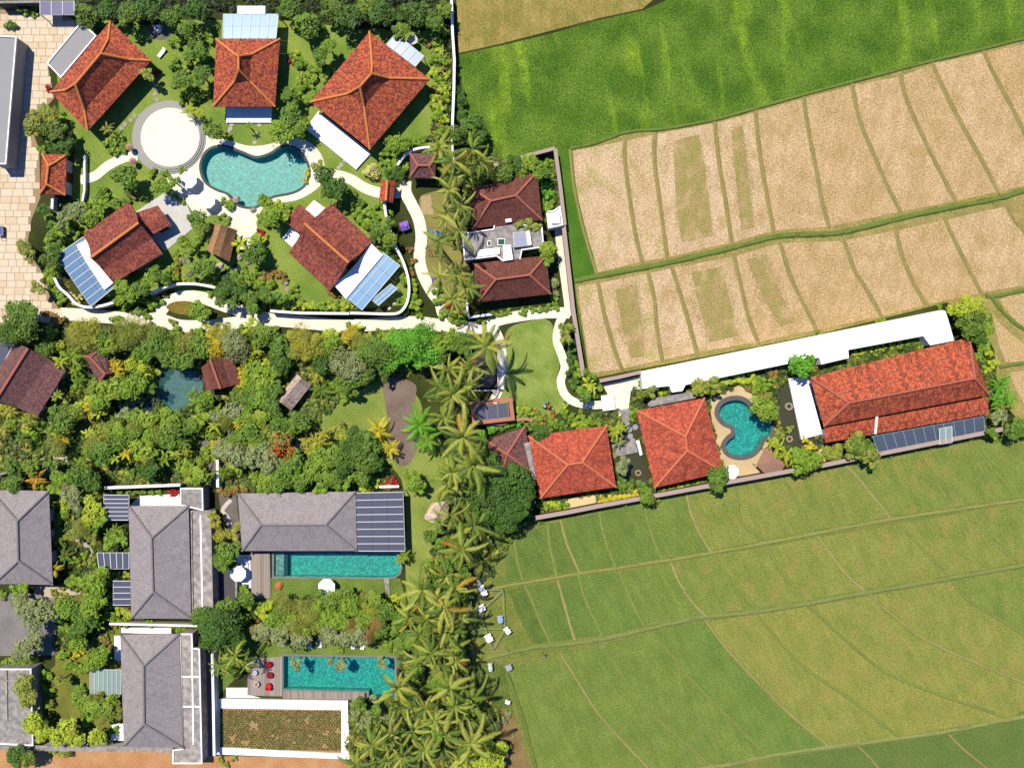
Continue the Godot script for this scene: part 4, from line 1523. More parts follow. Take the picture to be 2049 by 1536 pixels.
	bund(curved(poly("1141,297 1190,287 1258,264 1330,258 1428,240 1512,217 1608,190 1705,164 1866,122 1968,98 2110,62")), 0.7, 0.3, gm, "grassy edge between the meadow and the stubble plots")
	bund(curved(poly("1972,592 1995,592 2049,580 2110,568")), 0.8, 0.3, gm, "grassy bund above the yellow hedge in the east")
	bund(curved(poly("1984,594 2006,622 2030,645 2060,664 2110,690")), 0.8, 0.3, gm, "curved grassy bund at the eastern edge")
	bund(curved(poly("2000,735 2049,726 2110,722")), 0.7, 0.3, gm, "short grassy bund beside the eastern palm clump")
	# growing rice south of the compound wall
	var base := poly("940,1170 1000,1100 1030,1060 1080,1045 1320,992 1640,938 2049,858 2110,845 2110,1560 1060,1560 1030,1440 1012,1340 990,1320 940,1330")
	ground_piece("field_margin", sheet(base, 0.022, 1.2, mottle(C(118, 140, 58), C(150, 150, 76), 5.0)), crop_m, "green grass margins between the growing rice plots", "field margin")
	var r1 := ["950,1180 1000,1110 1010,1165 1008,1174", "1027,1072 1034,1110 1040,1140 1046,1160", "1096,1046 1100,1090 1108,1125 1114,1152", "1122,1040 1132,1080 1148,1120 1160,1145", "1200,1022 1206,1060 1220,1105 1232,1136", "1290,1002 1296,1040 1310,1085 1326,1120", "1374,986 1384,1030 1405,1075 1424,1104", "1468,970 1476,1007 1488,1050 1540,1082", "1560,952 1575,970 1606,1023 1628,1064", "1690,930 1707,944 1747,992 1782,1036", "1832,902 1843,917 1879,970 1908,1018", "1940,882 1949,895 1993,944 2040,998", "2110,850 2110,895 2110,944 2110,985"]
	var r2 := ["1014,1178 1024,1205 1042,1250 1064,1290", "1050,1170 1066,1205 1084,1250 1102,1288", "1116,1160 1124,1190 1138,1240 1150,1280", "1158,1150 1172,1200 1190,1240 1206,1274", "1238,1142 1254,1180 1274,1225 1292,1256", "1342,1124 1360,1165 1386,1205 1412,1232", "1428,1108 1455,1150 1485,1185 1516,1220", "1536,1090 1555,1130 1585,1170 1614,1204", "1636,1072 1660,1105 1690,1145 1730,1182", "1800,1044 1825,1075 1862,1115 1902,1154", "1930,1022 1955,1050 1995,1090 2044,1128", "2110,990 2110,1020 2110,1070 2110,1115"]
	var r3 := ["1014,1332 1034,1400 1050,1450 1076,1550", "1121,1306 1163,1374 1209,1442 1310,1550", "1206,1286 1240,1343 1293,1416 1420,1530", "1304,1262 1346,1313 1400,1377 1537,1513", "1411,1240 1457,1301 1566,1415 1660,1494", "1512,1226 1601,1327 1694,1393 1802,1476", "1616,1210 1720,1305 1808,1362 2024,1438", "1740,1188 1786,1230 1874,1291 2110,1390", "1904,1160 1931,1195 1993,1234 2110,1310", "2110,1122 2110,1150 2110,1200 2110,1260"]
	var r4 := ["1080,1560 1320,1550 1442,1534 1540,1513", "1640,1560 1600,1540 1580,1520 1560,1512"]
	var g1 := C(132, 156, 72)
	var g2 := C(108, 138, 60)
	var y1 := C(172, 168, 84)
	var gold1 := [-0.12, -0.14, -0.14, -0.06, -0.05, 0.15, 0.55, 0.7, 0.55, 0.4, 0.35, 0.3]
	var gold2 := [-0.24, -0.14, -0.1, 0.0, 0.2, 0.35, 0.6, 0.75, 0.75, 0.65, 0.45]
	var gold3 := [0.2, 0.15, 0.15, 0.0, 0.85, 0.95, 0.85, 0.8, 0.35]
	var names := ["northern", "middle", "southern"]
	var rs := [r1, r2, r3]
	var gs := [gold1, gold2, gold3]
	for k in 32000:
		var q := Vector2(rng.randf_range(-6, 95), rng.randf_range(8, 72))
		if Geometry2D.is_point_in_polygon(q, base):
			tuft(q, 0.04, 0.13, C(122, 152, 66).lerp(C(178, 178, 90), clampf(0.35 + q.x / 160.0 + noise.get_noise_2d(q.x * 3.0, q.y * 3.0), 0, 1)))
	for k in 22000:
		var q := Vector2(rng.randf_range(-10, 95), rng.randf_range(-71, -40))
		if Geometry2D.is_point_in_polygon(q, meadow):
			tuft(q, 0.02, 0.15, streak.call(q.x, q.y) * 1.1)
	for k in 3:
		for i in rs[k].size() - 1:
			var p := grown(strip(rs[k][i], rs[k][i + 1]), -0.3)
			var q: float = gs[k][i]
			var a := g1.lerp(y1, maxf(q, 0.0)) * (1.0 + minf(q, 0.0))
			var d := g2.lerp(C(144, 154, 68), maxf(q, 0.0)) * (1.0 + minf(q, 0.0))
			ground_piece("rice_field", sheet(p, 0.05, 0.5, grain(a, d, C(168, 156, 82) if q > 0.3 else C(124, 142, 58), 4.0, i * 13.0 + k * 50.0, -0.45)), crop_m, "green rice plot, number %d from the west in the %s row of growing rice" % [i + 1, names[k]], "field")
		for i in range(1, rs[k].size() - 1):
			bund(curved(poly(rs[k][i])), 0.42 if k == 2 else 0.52, 0.15, mat(C(148, 164, 80) if (i + k) % 3 else C(178, 174, 104), 0.95, noise_tex("grass", 0.045, 0.6, 1.0, 21, 4), 0.2), "thin bund between rice plots of the %s growing row" % names[k])
	ground_piece("rice_field", sheet(poly("1660,1500 1800,1482 1892,1468 2028,1442 2110,1428 2110,1560 1570,1560 1560,1515"), 0.05, 0.7, mottle(C(116, 138, 66), C(104, 130, 60), 4.0)), crop_m, "deeper green rice plot in the south east corner", "field")
	bund(curved(poly("950,1184 1005,1174 1050,1166 1110,1156 1200,1142 1330,1122 1420,1107 1535,1086 1630,1068 1780,1040 1905,1021 2049,1000 2110,988")), 0.6, 0.16, mat(C(160, 164, 88), 0.95, noise_tex("grass", 0.045, 0.6, 1.0, 21, 4), 0.2), "upper dike across the growing rice")
	bund(curved(poly("975,1318 1060,1297 1120,1291 1200,1280 1300,1258 1400,1236 1500,1226 1614,1208 1740,1185 1900,1157 2049,1131 2110,1120")), 0.75, 0.2, mat(C(142, 156, 84), 0.95, noise_tex("grass", 0.045, 0.6, 1.0, 21, 4), 0.2), "main dike across the growing rice beside the laundry frames")
	bund(curved(poly("1260,1552 1340,1545 1442,1533 1537,1513 1667,1494 1800,1477 1892,1464 2028,1438 2110,1425")), 0.7, 0.16, mat(C(156, 164, 92), 0.95, noise_tex("grass", 0.045, 0.6, 1.0, 21, 4), 0.2), "southern dike across the growing rice")
	bund(curved(poly("1012,1340 1034,1400 1050,1450 1076,1550")), 0.8, 0.3, gm, "green bund between the palms and the rice in the south")
	bund(curved(poly("1714,1490 1740,1515 1770,1550")), 0.5, 0.22, bm, "short bund in the south east corner, nearer the middle")
	bund(curved(poly("1898,1468 1930,1500 1980,1540")), 0.5, 0.22, bm, "short bund in the south east corner, nearer the edge")

var R := {}

func roof_kinds() -> void:
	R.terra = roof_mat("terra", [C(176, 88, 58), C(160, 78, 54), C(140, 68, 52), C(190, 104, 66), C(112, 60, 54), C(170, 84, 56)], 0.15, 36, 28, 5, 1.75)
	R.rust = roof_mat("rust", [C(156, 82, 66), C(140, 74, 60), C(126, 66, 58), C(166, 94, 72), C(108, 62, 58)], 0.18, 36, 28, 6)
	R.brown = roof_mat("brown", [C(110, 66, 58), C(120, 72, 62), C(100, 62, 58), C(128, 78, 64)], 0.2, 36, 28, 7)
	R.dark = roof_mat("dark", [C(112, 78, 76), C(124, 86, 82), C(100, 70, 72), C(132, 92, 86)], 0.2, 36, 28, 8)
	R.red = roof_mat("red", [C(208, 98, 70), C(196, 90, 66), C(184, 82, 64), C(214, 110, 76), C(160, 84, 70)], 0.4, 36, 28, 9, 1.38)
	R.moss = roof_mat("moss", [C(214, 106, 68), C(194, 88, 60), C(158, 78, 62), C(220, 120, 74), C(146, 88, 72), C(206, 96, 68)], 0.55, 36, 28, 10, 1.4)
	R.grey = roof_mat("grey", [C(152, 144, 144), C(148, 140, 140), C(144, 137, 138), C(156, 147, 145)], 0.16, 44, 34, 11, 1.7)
	R.thatch = roof_mat("thatch", [C(190, 142, 100), C(176, 130, 90), C(160, 118, 82)], 0.3, 128, 22, 12)
	R.tan = roof_mat("tan", [C(206, 180, 160), C(192, 166, 148), C(180, 156, 140), C(214, 192, 176)], 0.3, 30, 24, 13)
	R.cap = mat(C(255, 160, 88), 0.75)
	R.capred = mat(C(240, 140, 100), 0.75)
	R.capdull = mat(C(206, 122, 98), 0.75)
	R.capgrey = mat(C(160, 150, 150), 0.8)
	R.white = mat(Color(0.8, 0.79, 0.77), 0.85, noise_tex("path", 0.02, 0.93, 1.0, 27, 4), 0.15)
	R.cement = mat(C(172, 166, 160), 0.9, noise_tex("stain", 0.02, 0.68, 1.0, 41, 5), 0.08, bump_tex("stain_b", 0.05, 42), 1.0)
	R.old = mat(C(186, 176, 168), 0.9, noise_tex("stain2", 0.016, 0.62, 1.0, 43, 5), 0.07, bump_tex("stain_b", 0.05, 42), 1.0)
	R.asphalt = mat(C(178, 178, 178), 0.9, noise_tex("stone", 0.05, 0.7, 1.0, 13), 0.6)
	R.stone = mat(C(120, 100, 92), 0.9, noise_tex("stone", 0.05, 0.7, 1.0, 13), 0.8)
	R.blueglass = glass(C(112, 182, 236), 0.82, 0.3)
	R.skyglass = glass(C(96, 150, 196), 0.85, 0.3)
	R.paleglass = glass(C(190, 222, 214), 0.5, 0.3)
	R.solar = mat(C(100, 104, 124), 0.3)
	R.frame = mat(C(240, 240, 240), 0.5)
	R.timber = mat(C(120, 84, 60), 0.8)

func villas() -> void:
	roof_kinds()
	# west edge
	var a := slab("flat_roofed_building", "long grey flat roofed building with white parapet at the western edge", "building", "-14,72 33,75 12,328 -14,328", 0.0, 3.3, R.asphalt, 0.25, R.white)
	var og := a.position
	for i in 7:
		var y := 110.0 + i * 30.0
		var p := w(33.5 - (y - 75.0) * 0.083, y, 1.6)
		var b := MB.new()
		b.box(Vector3(p.x + 0.05, 1.7, p.z), Vector3(0.12, 1.5, 1.5), -0.08)
		var f := obj("window", b, R.frame, a, og)
		var g := MB.new()
		g.box(Vector3(p.x + 0.12, 1.7, p.z), Vector3(0.06, 1.25, 1.25), -0.08)
		obj("pane", g, mat(Color(0.03, 0.04, 0.05), 0.1), f, og)
	slab("flat_roofed_annex", "slanted grey flat annex roof with white edge behind the north west villa", "building", "162,46 192,72 122,155 95,127", 0.0, 3.0, R.asphalt, 0.18, R.white)
	# the walled compound
	hip_house("villa", "orange tiled villa standing askew west of the round terrace", "villa", "220,42 302,121 175,262 100,184", 3.2, "201,107 150,168", 7.4, R.terra, R.cap, 0.22, 1.9, C(120, 88, 66), true, 0.5)
	hip_house("villa", "orange tiled villa with a glazed roof behind and white terrace in front", "villa", "432,78 560,78 550,213 426,213", 3.2, "477,112 477,139", 7.8, R.terra, R.cap, 0.24, 1.7, C(120, 88, 66), true, 0.76)
	hip_house("villa", "largest orange tiled villa standing askew north of the eastern gate", "villa", "739,63 860,158 740,299 621,204", 3.2, "743,147 720,173", 8.2, R.terra, R.cap, 0.26, 1.9, C(120, 88, 66), true, 0.74)
	slab("villa_terrace", "white terrace slab along the south west side of the largest orange villa", "terrace", "637,222 742,306 712,339 611,257", 0.0, 0.45, R.white)
	slab("villa_terrace", "white terrace slab in front of the northern villa with the glazed roof", "terrace", "452,205 543,205 542,245 452,245", 0.0, 0.4, R.white)
	canopy("glass_canopy", "stepped pale blue glass roof behind the northern villa", "447,28 557,28 553,78 447,78", 2.9, 6, 2, R.blueglass, R.frame, true, -0.3)
	canopy("glass_canopy", "small pale blue glass roof on the upper bay behind the northern villa", "475,12 530,12 530,28 475,28", 3.0, 3, 1, R.blueglass, R.frame)
	canopy("glass_canopy", "small blue glass roof north east of the largest orange villa", "792,67 848,112 831,133 773,89", 2.8, 4, 1, R.skyglass, R.frame)
	gable_house("villa", "rust tiled gabled villa in the south west of the walled garden", "villa", "166,467 258,403", "227,566 325,507", 3.0, "181,516 277,446", 6.2, R.rust, R.cap)
	var porch := gable_house("porch", "small rust tiled porch roof north east of the western gabled villa", "porch", "272,425 315,411", "301,471 341,449", 2.6, "287,448 328,430", 3.2, R.rust, null, 0.0, 0.5)
	porch.set_meta("category", "porch")
	canopy("glass_canopy", "large blue glass roof beside the western gabled villa", "112,512 181,613 228,575 166,474", 2.6, 8, 2, R.skyglass, R.frame, true, 0.0)
	slab("roof_slab", "curved white roof slab between the western gabled villa and its glass roof", "roof slab", "152,490 172,479 180,495 183,512 200,535 226,566 208,580 170,522", 2.75, 2.95, R.white)
	gable_house("villa", "rust tiled gabled villa on the lawn in the south east of the walled garden", "villa", "578,506 660,581", "663,407 745,483", 3.0, "609,447 697,525", 6.2, R.rust, R.cap)
	gable_house("porch", "small rust tiled porch roof north west of the eastern gabled villa", "porch", "569,442 598,466", "599,408 629,433", 2.6, "584,425 613,450", 3.1, R.rust, null, 0.0, 0.5)
	slab("stone_platform", "white stone platform north of the eastern gabled villa", "platform", "628,400 650,416 630,436 611,418", 0.0, 0.25, R.white)
	slab("stone_platform", "white stone platform west of the eastern gabled villa", "platform", "564,476 582,454 602,470 584,494", 0.0, 0.25, R.white)
	slab("roof_slab", "broad white roof slab between the eastern gabled villa and its glass roof", "roof slab", "742,486 766,510 692,598 667,569 694,547 712,528", 2.7, 2.9, R.white)
	canopy("glass_canopy", "large pale blue glass roof beside the eastern gabled villa", "766,505 800,531 724,620 688,592", 2.6, 3, 4, R.blueglass, R.frame)
	canopy("glass_canopy", "lower pale blue glass bay beyond the eastern glass roof", "782,568 795,577 757,611 744,600", 2.3, 2, 3, R.blueglass, R.frame)
	hip_house("gate_pavilion", "small rust tiled gate pavilion beside the forecourt", "pavilion", "84,308 133,309 130,390 79,388", 3.0, "96,332 92,368", 4.6, R.terra, R.cap, 0.1, 0.6)
	hip_house("gate_pavilion", "small brown tiled pavilion half hidden by palms north of the play lawn", "pavilion", "820,307 873,307 871,356 820,354", 2.8, "836,331 858,331", 4.2, R.dark, R.capdull, 0.05, 0.5)
	gable_house("gateway", "tiny bright orange tiled gateway over the eastern path", "gateway", "763,357 758,402", "791,359 786,405", 2.7, "775,362 772,401", 3.9, R.red, R.cap, 0.05, 0.45)
	gable_house("thatched_bale", "tan thatched bale with steep rounded roof south of the kidney pool", "hut", "430,448 413,500", "473,460 459,524", 1.9, "442,449 424,506", 4.4, R.thatch, null, -0.12, 0.5, C(110, 80, 56), 0.35)
	canopy("carport", "low carport with dark blue panels and a white sheet at the northern edge", "80,2 148,2 148,29 80,29", 2.6, 3, 1, mat(C(84, 82, 140), 0.35), R.frame)
	# round terrace
	var rt := thing("round_terrace", "round cream terrace with three grey stepped rings", "terrace", w(338, 275))
	for i in 4:
		var b := MB.new()
		var rad: float = [6.7, 6.25, 5.8, 5.35][i]
		var top: float = [0.14, 0.3, 0.46, 0.6][i]
		var c := PackedVector2Array()
		for k in 48:
			c.append(Vector2(cos(TAU * k / 48), sin(TAU * k / 48)) * rad + (Vector2(0.45, 0.15) * float(i) * 0.33))
		b.prism(c, 0.0, top)
		put("step" if i < 3 else "floor", b.mesh(), mat(C(186, 184, 176), 0.9, noise_tex("stone", 0.05, 0.7, 1.0, 13), 0.8) if i < 3 else mat(Color(0.68, 0.64, 0.5), 0.9, noise_tex("path", 0.02, 0.93, 1.0, 27, 4), 0.15), rt)

func villas_east() -> void:
	hip_house("villa", "brown tiled villa under palms in the middle compound, north of the grey terrace", "villa", "943,376 1075,344 1085,440 946,458", 3.0, "982,402 1032,391", 5.8, R.brown, R.capdull, 0.03)
	hip_house("villa", "brown tiled villa south of the grey roof terrace in the middle compound", "villa", "947,527 1093,511 1102,588 956,605", 3.0, "992,559 1060,550", 5.8, R.brown, R.capdull, 0.03)
	var g := slab("roof_terrace", "grey roof terrace with white parapets between the two brown villas", "roof terrace", "926,468 988,459 990,446 1010,437 1032,440 1036,450 1084,452 1087,494 1044,500 1040,520 1012,526 994,512 930,520", 0.0, 2.8, R.cement, 0.3, R.white)
	var og := g.position
	for q in [[1003, 484, 15, 13], [979, 487, 8, 10]]:
		var p := w(q[0], q[1], 2.9)
		var b := MB.new()
		b.box(Vector3(p.x, 2.95, p.z), Vector3(q[2] / S, 0.3, q[3] / S))
		var k := obj("skylight", b, R.white, g, og)
		var d := MB.new()
		d.box(Vector3(p.x, 3.12, p.z), Vector3(q[2] / S - 0.25, 0.08, q[3] / S - 0.25))
		obj("pane", d, mat(C(50, 110, 100), 0.15), k, og)
	slab("roof_slab", "long white bench slab on the grey roof terrace", "roof slab", "955,500 1000,495 1000,508 956,514", 2.8, 3.3, R.white)
	slab("roof_slab", "white stair housing at the southern edge of the grey roof terrace", "roof slab", "1006,491 1022,489 1027,519 1008,522", 2.8, 4.0, R.white)
	canopy("solar_panels", "white framed pair of grey panels on the roof terrace", "1027,466 1052,463 1056,491 1029,494", 3.6, 1, 2, mat(C(176, 184, 204), 0.3), R.frame)
	slab("roof_slab", "white box beside the panels on the roof terrace", "roof slab", "1053,462 1060,461 1064,489 1057,491", 2.8, 3.7, R.white)
	slab("water_tank", "small white tank box at the northern end of the roof terrace", "tank", "1011,438 1023,436 1024,443 1012,445", 2.8, 3.6, R.white)
	var sh := slab("gate_house", "white stone gate house on the eastern compound wall", "gate house", "1094,425 1108,422 1120,414 1126,450 1098,456", 0.0, 2.6, R.white, 0.3, R.white)
	var hb := MB.new()
	var hp := w(1112, 438, 3.0)
	hb.box(Vector3(hp.x, 2.9, hp.z), Vector3(1.5, 0.7, 1.6))
	obj("upper_block", hb, R.white, sh, sh.position)
	# south eastern compound
	hip_house("pavilion", "red tiled pavilion nearest the great broadleaf tree", "pavilion", "1057,872 1214,852 1233,974 1081,997", 3.0, "1136,930 1165,925", 5.6, R.red, R.capred, 0.03)
	hip_house("pavilion", "brown pyramid roofed annex joined to the western red pavilion", "annex", "973,881 1050,853 1070,948 1000,962", 2.8, "1015,909", 5.0, R.dark, R.capdull, 0.0)
	slab("roof_gutter", "pale gutter strip between the brown annex and the red pavilion", "gutter", "1048,887 1060,884 1073,958 1066,960", 3.05, 3.25, R.cement)
	hip_house("pavilion", "red tiled pavilion beside the figure of eight pool", "pavilion", "1274,821 1410,796 1449,944 1310,976", 3.0, "1372,873 1375,902", 5.6, R.red, R.capred, 0.03)
	slab("roof_slab", "grey flat roof strip north of the red pavilion by the round pool", "roof slab", "1296,808 1308,797 1392,782 1393,796 1300,814", 2.2, 2.5, R.cement)
	var long_roof := hip_house("long_house", "long mossy red tiled house at the eastern end of the compound", "house", "1622,755 1940,675 1980,790 1649,853", 3.4, "1699,806 1951,757", 6.0, R.moss, R.capdull, 0.0)
	var og2 := long_roof.position
	var lt := MB.new()
	var lp := pt("1650,856 1978,794", 3.1) + pt("1979,828 1753,869 1651,886", 2.3)
	lt.face([lp[0], lp[1], lp[2], lp[4]], Vector3(0, 5, 1), 9.0)
	obj("lean_to_roof", lt, R.moss, long_roof, og2)
	var wb := MB.new()
	wb.prism(grown(flat([lp[0], lp[1], lp[2], lp[4]]), -0.5), 0.0, 2.2)
	obj("wall", wb, mat(WALL, 0.9), long_roof, og2)
	var gt := MB.new()
	var gp := pt("1766,793", 5.95) + pt("1757,825", 3.55) + pt("1752,868", 2.5)
	gt.bar(gp[0], gp[1], 0.4, 0.08)
	gt.bar(gp[1] + Vector3(0, -0.2, 0.05), gp[2], 0.42, 0.08)
	obj("roof_gutter", gt, R.white, long_roof, og2)
	canopy("glass_canopy", "long row of blue grey glass panes along the south of the mossy red house", "1746,873 1969,833 1972,866 1760,907", 2.1, 11, 2, mat(C(92, 102, 122), 0.3), mat(C(150, 186, 196), 0.4), true, 0.2, 0.09)
	canopy("glass_canopy", "small bluish green glass hood over the garden door of the mossy red house", "1880,858 1905,853 1906,885 1881,889", 2.35, 2, 1, R.paleglass, R.frame, true, 0.1)
	slab("terrace_roof", "very long white flat roof bordering the stubble plots", "flat roof", "1283,743 1885,620 1893,622 1910,681 1862,691 1848,672 1698,700 1699,716 1644,729 1640,715 1580,727 1372,770 1366,782 1345,785 1340,772 1286,778", 0.0, 2.6, R.white)
	slab("villa_terrace", "white terrace slab west of the mossy red house with a sunken bath outline", "terrace", "1578,757 1618,754 1646,868 1604,879", 0.0, 0.5, R.white)
	slab("stone_platform", "grey stone slab where the path meets the dark pond", "platform", "1241,820 1262,816 1266,840 1246,846", 0.0, 0.2, R.cement)
	slab("stone_platform", "broad grey slab crossing the narrow dark pond", "platform", "1224,890 1272,882 1276,905 1228,914", -0.3, 0.14, R.cement)
	slab("stone_bench", "white stone bench on the edge of the narrow dark pond", "bench", "1273,882 1279,880 1286,909 1281,912", 0.0, 0.5, R.white)
	stones("square grey stepping slab in the narrow dark pond", "1255,847 1260,860 1272,855 1262,873 1267,882", 1.1, C(176, 178, 180), "stepping_slab")
	# brown and red houses of the jungle garden
	gable_house("villa", "maroon tiled gabled villa at the western edge of the jungle garden", "villa", "-48,800 31,688", "74,834 132,740", 3.0, "-8,800 56,697", 6.0, R.dark, R.capdull)
	canopy("solar_panels", "dark panel roof behind the maroon villa at the western edge", "-14,672 26,690 -2,742 -30,720", 2.6, 1, 4, R.solar, R.frame)
	hip_house("pavilion", "small brown pavilion half hidden by golden foliage in the jungle garden", "pavilion", "168,712 205,694 226,745 196,768", 2.8, "180,715 210,748", 4.2, R.dark, R.capdull, 0.0, 0.5)
	gable_house("pavilion", "brown red gabled pavilion east of the jungle lagoon", "pavilion", "402,735 412,781", "467,711 480,767", 2.6, "420,718 441,777", 4.6, R.brown, R.capdull)
	gable_house("gazebo", "tan shingled gazebo at the edge of the sunlit lawn", "gazebo", "594,748 553,799", "623,770 582,821", 2.2, "603,756 562,806", 3.9, R.tan, null, 0.02, 0.5)
	gable_house("gazebo", "small pink tan thatched gazebo beneath the palms east of the lap pool", "gazebo", "864,1006 847,1036", "899,1014 884,1056", 2.0, "890,1002 866,1047", 3.2, R.tan, null, 0.02, 0.4)
	var so := canopy("solar_panels", "dark blue panel roof with brick border south of the stone domes", "951,813 1016,805 1019,835 954,842", 2.4, 3, 1, R.solar, mat(C(214, 160, 130), 0.8), true, 0.0, 0.08)
	var bp := poly("945,808 1021,797 1026,837 949,846", 2.3)
	rim(so, bp, so.position, 2.25, 0.25, mat(C(206, 140, 110), 0.9, noise_tex("stone", 0.05, 0.7, 1.0, 13), 0.8), 0.7)

func grey_villas() -> void:
	hip_house("grey_villa", "grey shingled villa at the western edge", "villa", "-20,980 97,982 105,1170 -14,1168", 3.2, "34,1042 36,1122", 5.8, R.grey, R.capgrey, 0.02)
	hip_house("grey_villa", "tall narrow grey shingled villa beside the stained concrete roof", "villa", "257,1012 377,1012 382,1238 262,1237", 3.2, "303,1076 306,1184", 5.8, R.grey, R.capgrey, 0.02)
	hip_house("grey_villa", "southernmost grey shingled villa above the orange earth", "villa", "240,1269 358,1268 366,1496 247,1492", 3.2, "287,1332 288,1448", 5.8, R.grey, R.capgrey, 0.02)
	hip_house("grey_villa", "wide grey shingled villa above the lap pool", "villa", "475,987 711,983 714,1102 484,1102", 3.2, "522,1050 651,1050", 5.8, R.grey, R.capgrey, 0.02)
	canopy("solar_panels", "large dark panel roof with white bars joined to the wide grey villa", "712,986 712,1102 810,1102 806,984", 3.0, 8, 3, R.solar, R.frame)
	canopy("solar_panels", "dark panel roof with white bars north west of the tall grey villa", "207,990 207,1040 257,1040 257,990", 2.8, 6, 1, R.solar, R.frame)
	canopy("solar_panels", "dark panel roof with upright bars west of the tall grey villa", "194,1106 258,1106 258,1138 198,1138", 2.6, 5, 1, R.solar, R.frame)
	canopy("solar_panels", "lowest dark panel roof with white bars west of the tall grey villa", "226,1162 226,1210 261,1210 261,1162", 2.6, 4, 1, R.solar, R.frame)
	canopy("glass_canopy", "pale green white gridded pergola west of the southernmost grey villa", "180,1340 242,1340 242,1388 180,1388", 2.6, 7, 3, R.paleglass, R.frame, true, 0.0, 0.1)
	slab("concrete_roof", "stained flat concrete roof east of the tall grey villa", "flat roof", "383,1022 421,1022 426,1229 386,1237", 0.0, 2.9, R.old, 0.2, R.cement)
	slab("concrete_roof", "light concrete roof corner north east of the tall grey villa", "flat roof", "362,977 405,977 406,1020 362,1010", 0.0, 2.95, R.cement, 0.2, R.white)
	slab("concrete_roof", "stained flat concrete roof east of the southernmost grey villa", "flat roof", "360,1268 384,1268 385,1296 399,1298 404,1526 346,1526 347,1500 367,1497", 0.0, 2.85, R.old, 0.2, R.white)
	for q in [["360,1352 400,1352 400,1355 360,1355", "upper pale joint strip across the southern stained concrete roof"], ["362,1412 402,1412 402,1415 362,1415", "lower pale joint strip across the southern stained concrete roof"], ["382,1300 385,1300 388,1490 385,1490", "long pale joint strip along the southern stained concrete roof"], ["399,1030 402,1030 406,1222 403,1222", "long pale joint strip along the stained concrete roof by the tall grey villa"]]:
		slab("joint_strip", q[1], "joint strip", q[0], 2.85 if q[0].begins_with("36") else 2.9, 2.93 if q[0].begins_with("36") else 2.96, R.white)
	slab("concrete_roof", "stained grey concrete roof in the south west corner", "flat roof", "-14,1338 62,1338 66,1490 -14,1486", 0.0, 3.0, R.cement, 0.22, R.white)
	slab("roof_beam", "long pale beam lying along the concrete roof in the south west corner", "beam", "9,1340 13,1340 14,1442 10,1442", 3.0, 3.2, R.old)
	slab("roof_beam", "short pale beam across the concrete roof in the south west corner", "beam", "-14,1360 36,1360 36,1363 -14,1363", 3.22, 3.4, R.old)
	slab("villa_terrace", "white terrace north of the tall grey villa", "terrace", "280,992 358,988 360,1012 258,1012", 0.0, 0.3, R.white)
	slab("villa_terrace", "small white terrace west of the southernmost grey villa, upper", "terrace", "228,1272 242,1272 244,1322 228,1322", 0.0, 0.3, R.white)
	slab("villa_terrace", "small white terrace west of the southernmost grey villa, lower", "terrace", "222,1448 248,1448 249,1482 222,1480", 0.0, 0.3, R.white)
	slab("villa_terrace", "white paved strip between the tall and the southernmost grey villas", "terrace", "242,1256 342,1256 342,1268 242,1266", 0.0, 0.3, R.white)
	slab("side_passage", "dark paved passage between the concrete roof and the white wall", "passage", "404,1300 424,1302 428,1512 406,1512", 0.0, 0.06, mat(C(110, 112, 130), 0.9))
	slab("side_passage", "dark paved passage beside the stained concrete roof of the tall grey villa", "passage", "422,1130 472,1130 472,1230 428,1230", 0.0, 0.06, mat(C(96, 92, 96), 0.9))
	# kitchen garden in a white frame
	var kg := thing("planted_bed", "rectangular planted bed in rows framed by a broad white wall", "planted bed", w(562, 1452))
	for q in ["430,1396 697,1400 697,1418 430,1414", "430,1492 700,1506 700,1516 430,1506", "430,1414 440,1414 440,1492 430,1492", "684,1418 697,1418 700,1506 684,1505"]:
		var b := MB.new()
		b.prism(poly(q), 0.0, 0.5)
		obj("frame_wall", b, R.white, kg, kg.position)
	var sp := poly("440,1415 684,1419 684,1506 440,1493")
	obj("soil", sheet(sp, 0.16, 1.0, mottle(C(196, 160, 106), C(180, 148, 96), 6.0)), earth_m, kg, kg.position)
	var xs: Array[Transform3D] = []
	for j in 18:
		for i in 42:
			var p := w(444 + i * 5.8 + (2.9 if j % 2 else 0.0), 1421 + j * 4.4 + i * 0.05)
			if Geometry2D.is_point_in_polygon(Vector2(p.x, p.z), sp) and noise.get_noise_2d(p.x * 6.0, p.z * 6.0) > -0.42:
				xs.append(Transform3D(Basis(Vector3.UP, rng.randf() * 6.0).scaled(Vector3.ONE * rng.randf_range(0.19, 0.29)), p + Vector3(0, 0.26, 0) - kg.position))
	var mm := MultiMesh.new()
	mm.transform_format = MultiMesh.TRANSFORM_3D
	mm.mesh = crown_mesh("cover", 55, 70, 0.5, 4, 0.3)
	mm.instance_count = xs.size()
	for i in xs.size():
		mm.set_instance_transform(i, xs[i])
	var mi := MultiMeshInstance3D.new()
	mi.name = "seedlings"
	mi.multimesh = mm
	mi.material_override = leaf_mat(C(128, 140, 66))
	mi.set_meta("kind", "stuff")
	kg.add_child(mi, true)
	# timber decks, plank by plank
	deck("weathered timber deck west of the lap pool", "500,1104 540,1104 542,1196 504,1196", false, 2.6)
	deck("weathered timber deck around the western end of the southern pool", "497,1318 566,1312 566,1392 495,1390", false, 2.6)
	deck("weathered timber deck along the southern pool", "566,1381 732,1384 732,1399 566,1396", false, 2.6)
	slab("stone_platform", "cream slab between the deck and the planted bed", "platform", "452,1376 496,1376 496,1390 520,1396 452,1395", 0.0, 0.2, R.white)
	slab("pool_terrace", "white terrace with an octagonal umbrella west of the timber deck", "terrace", "473,1110 500,1110 502,1176 473,1175", 0.0, 0.2, R.white)
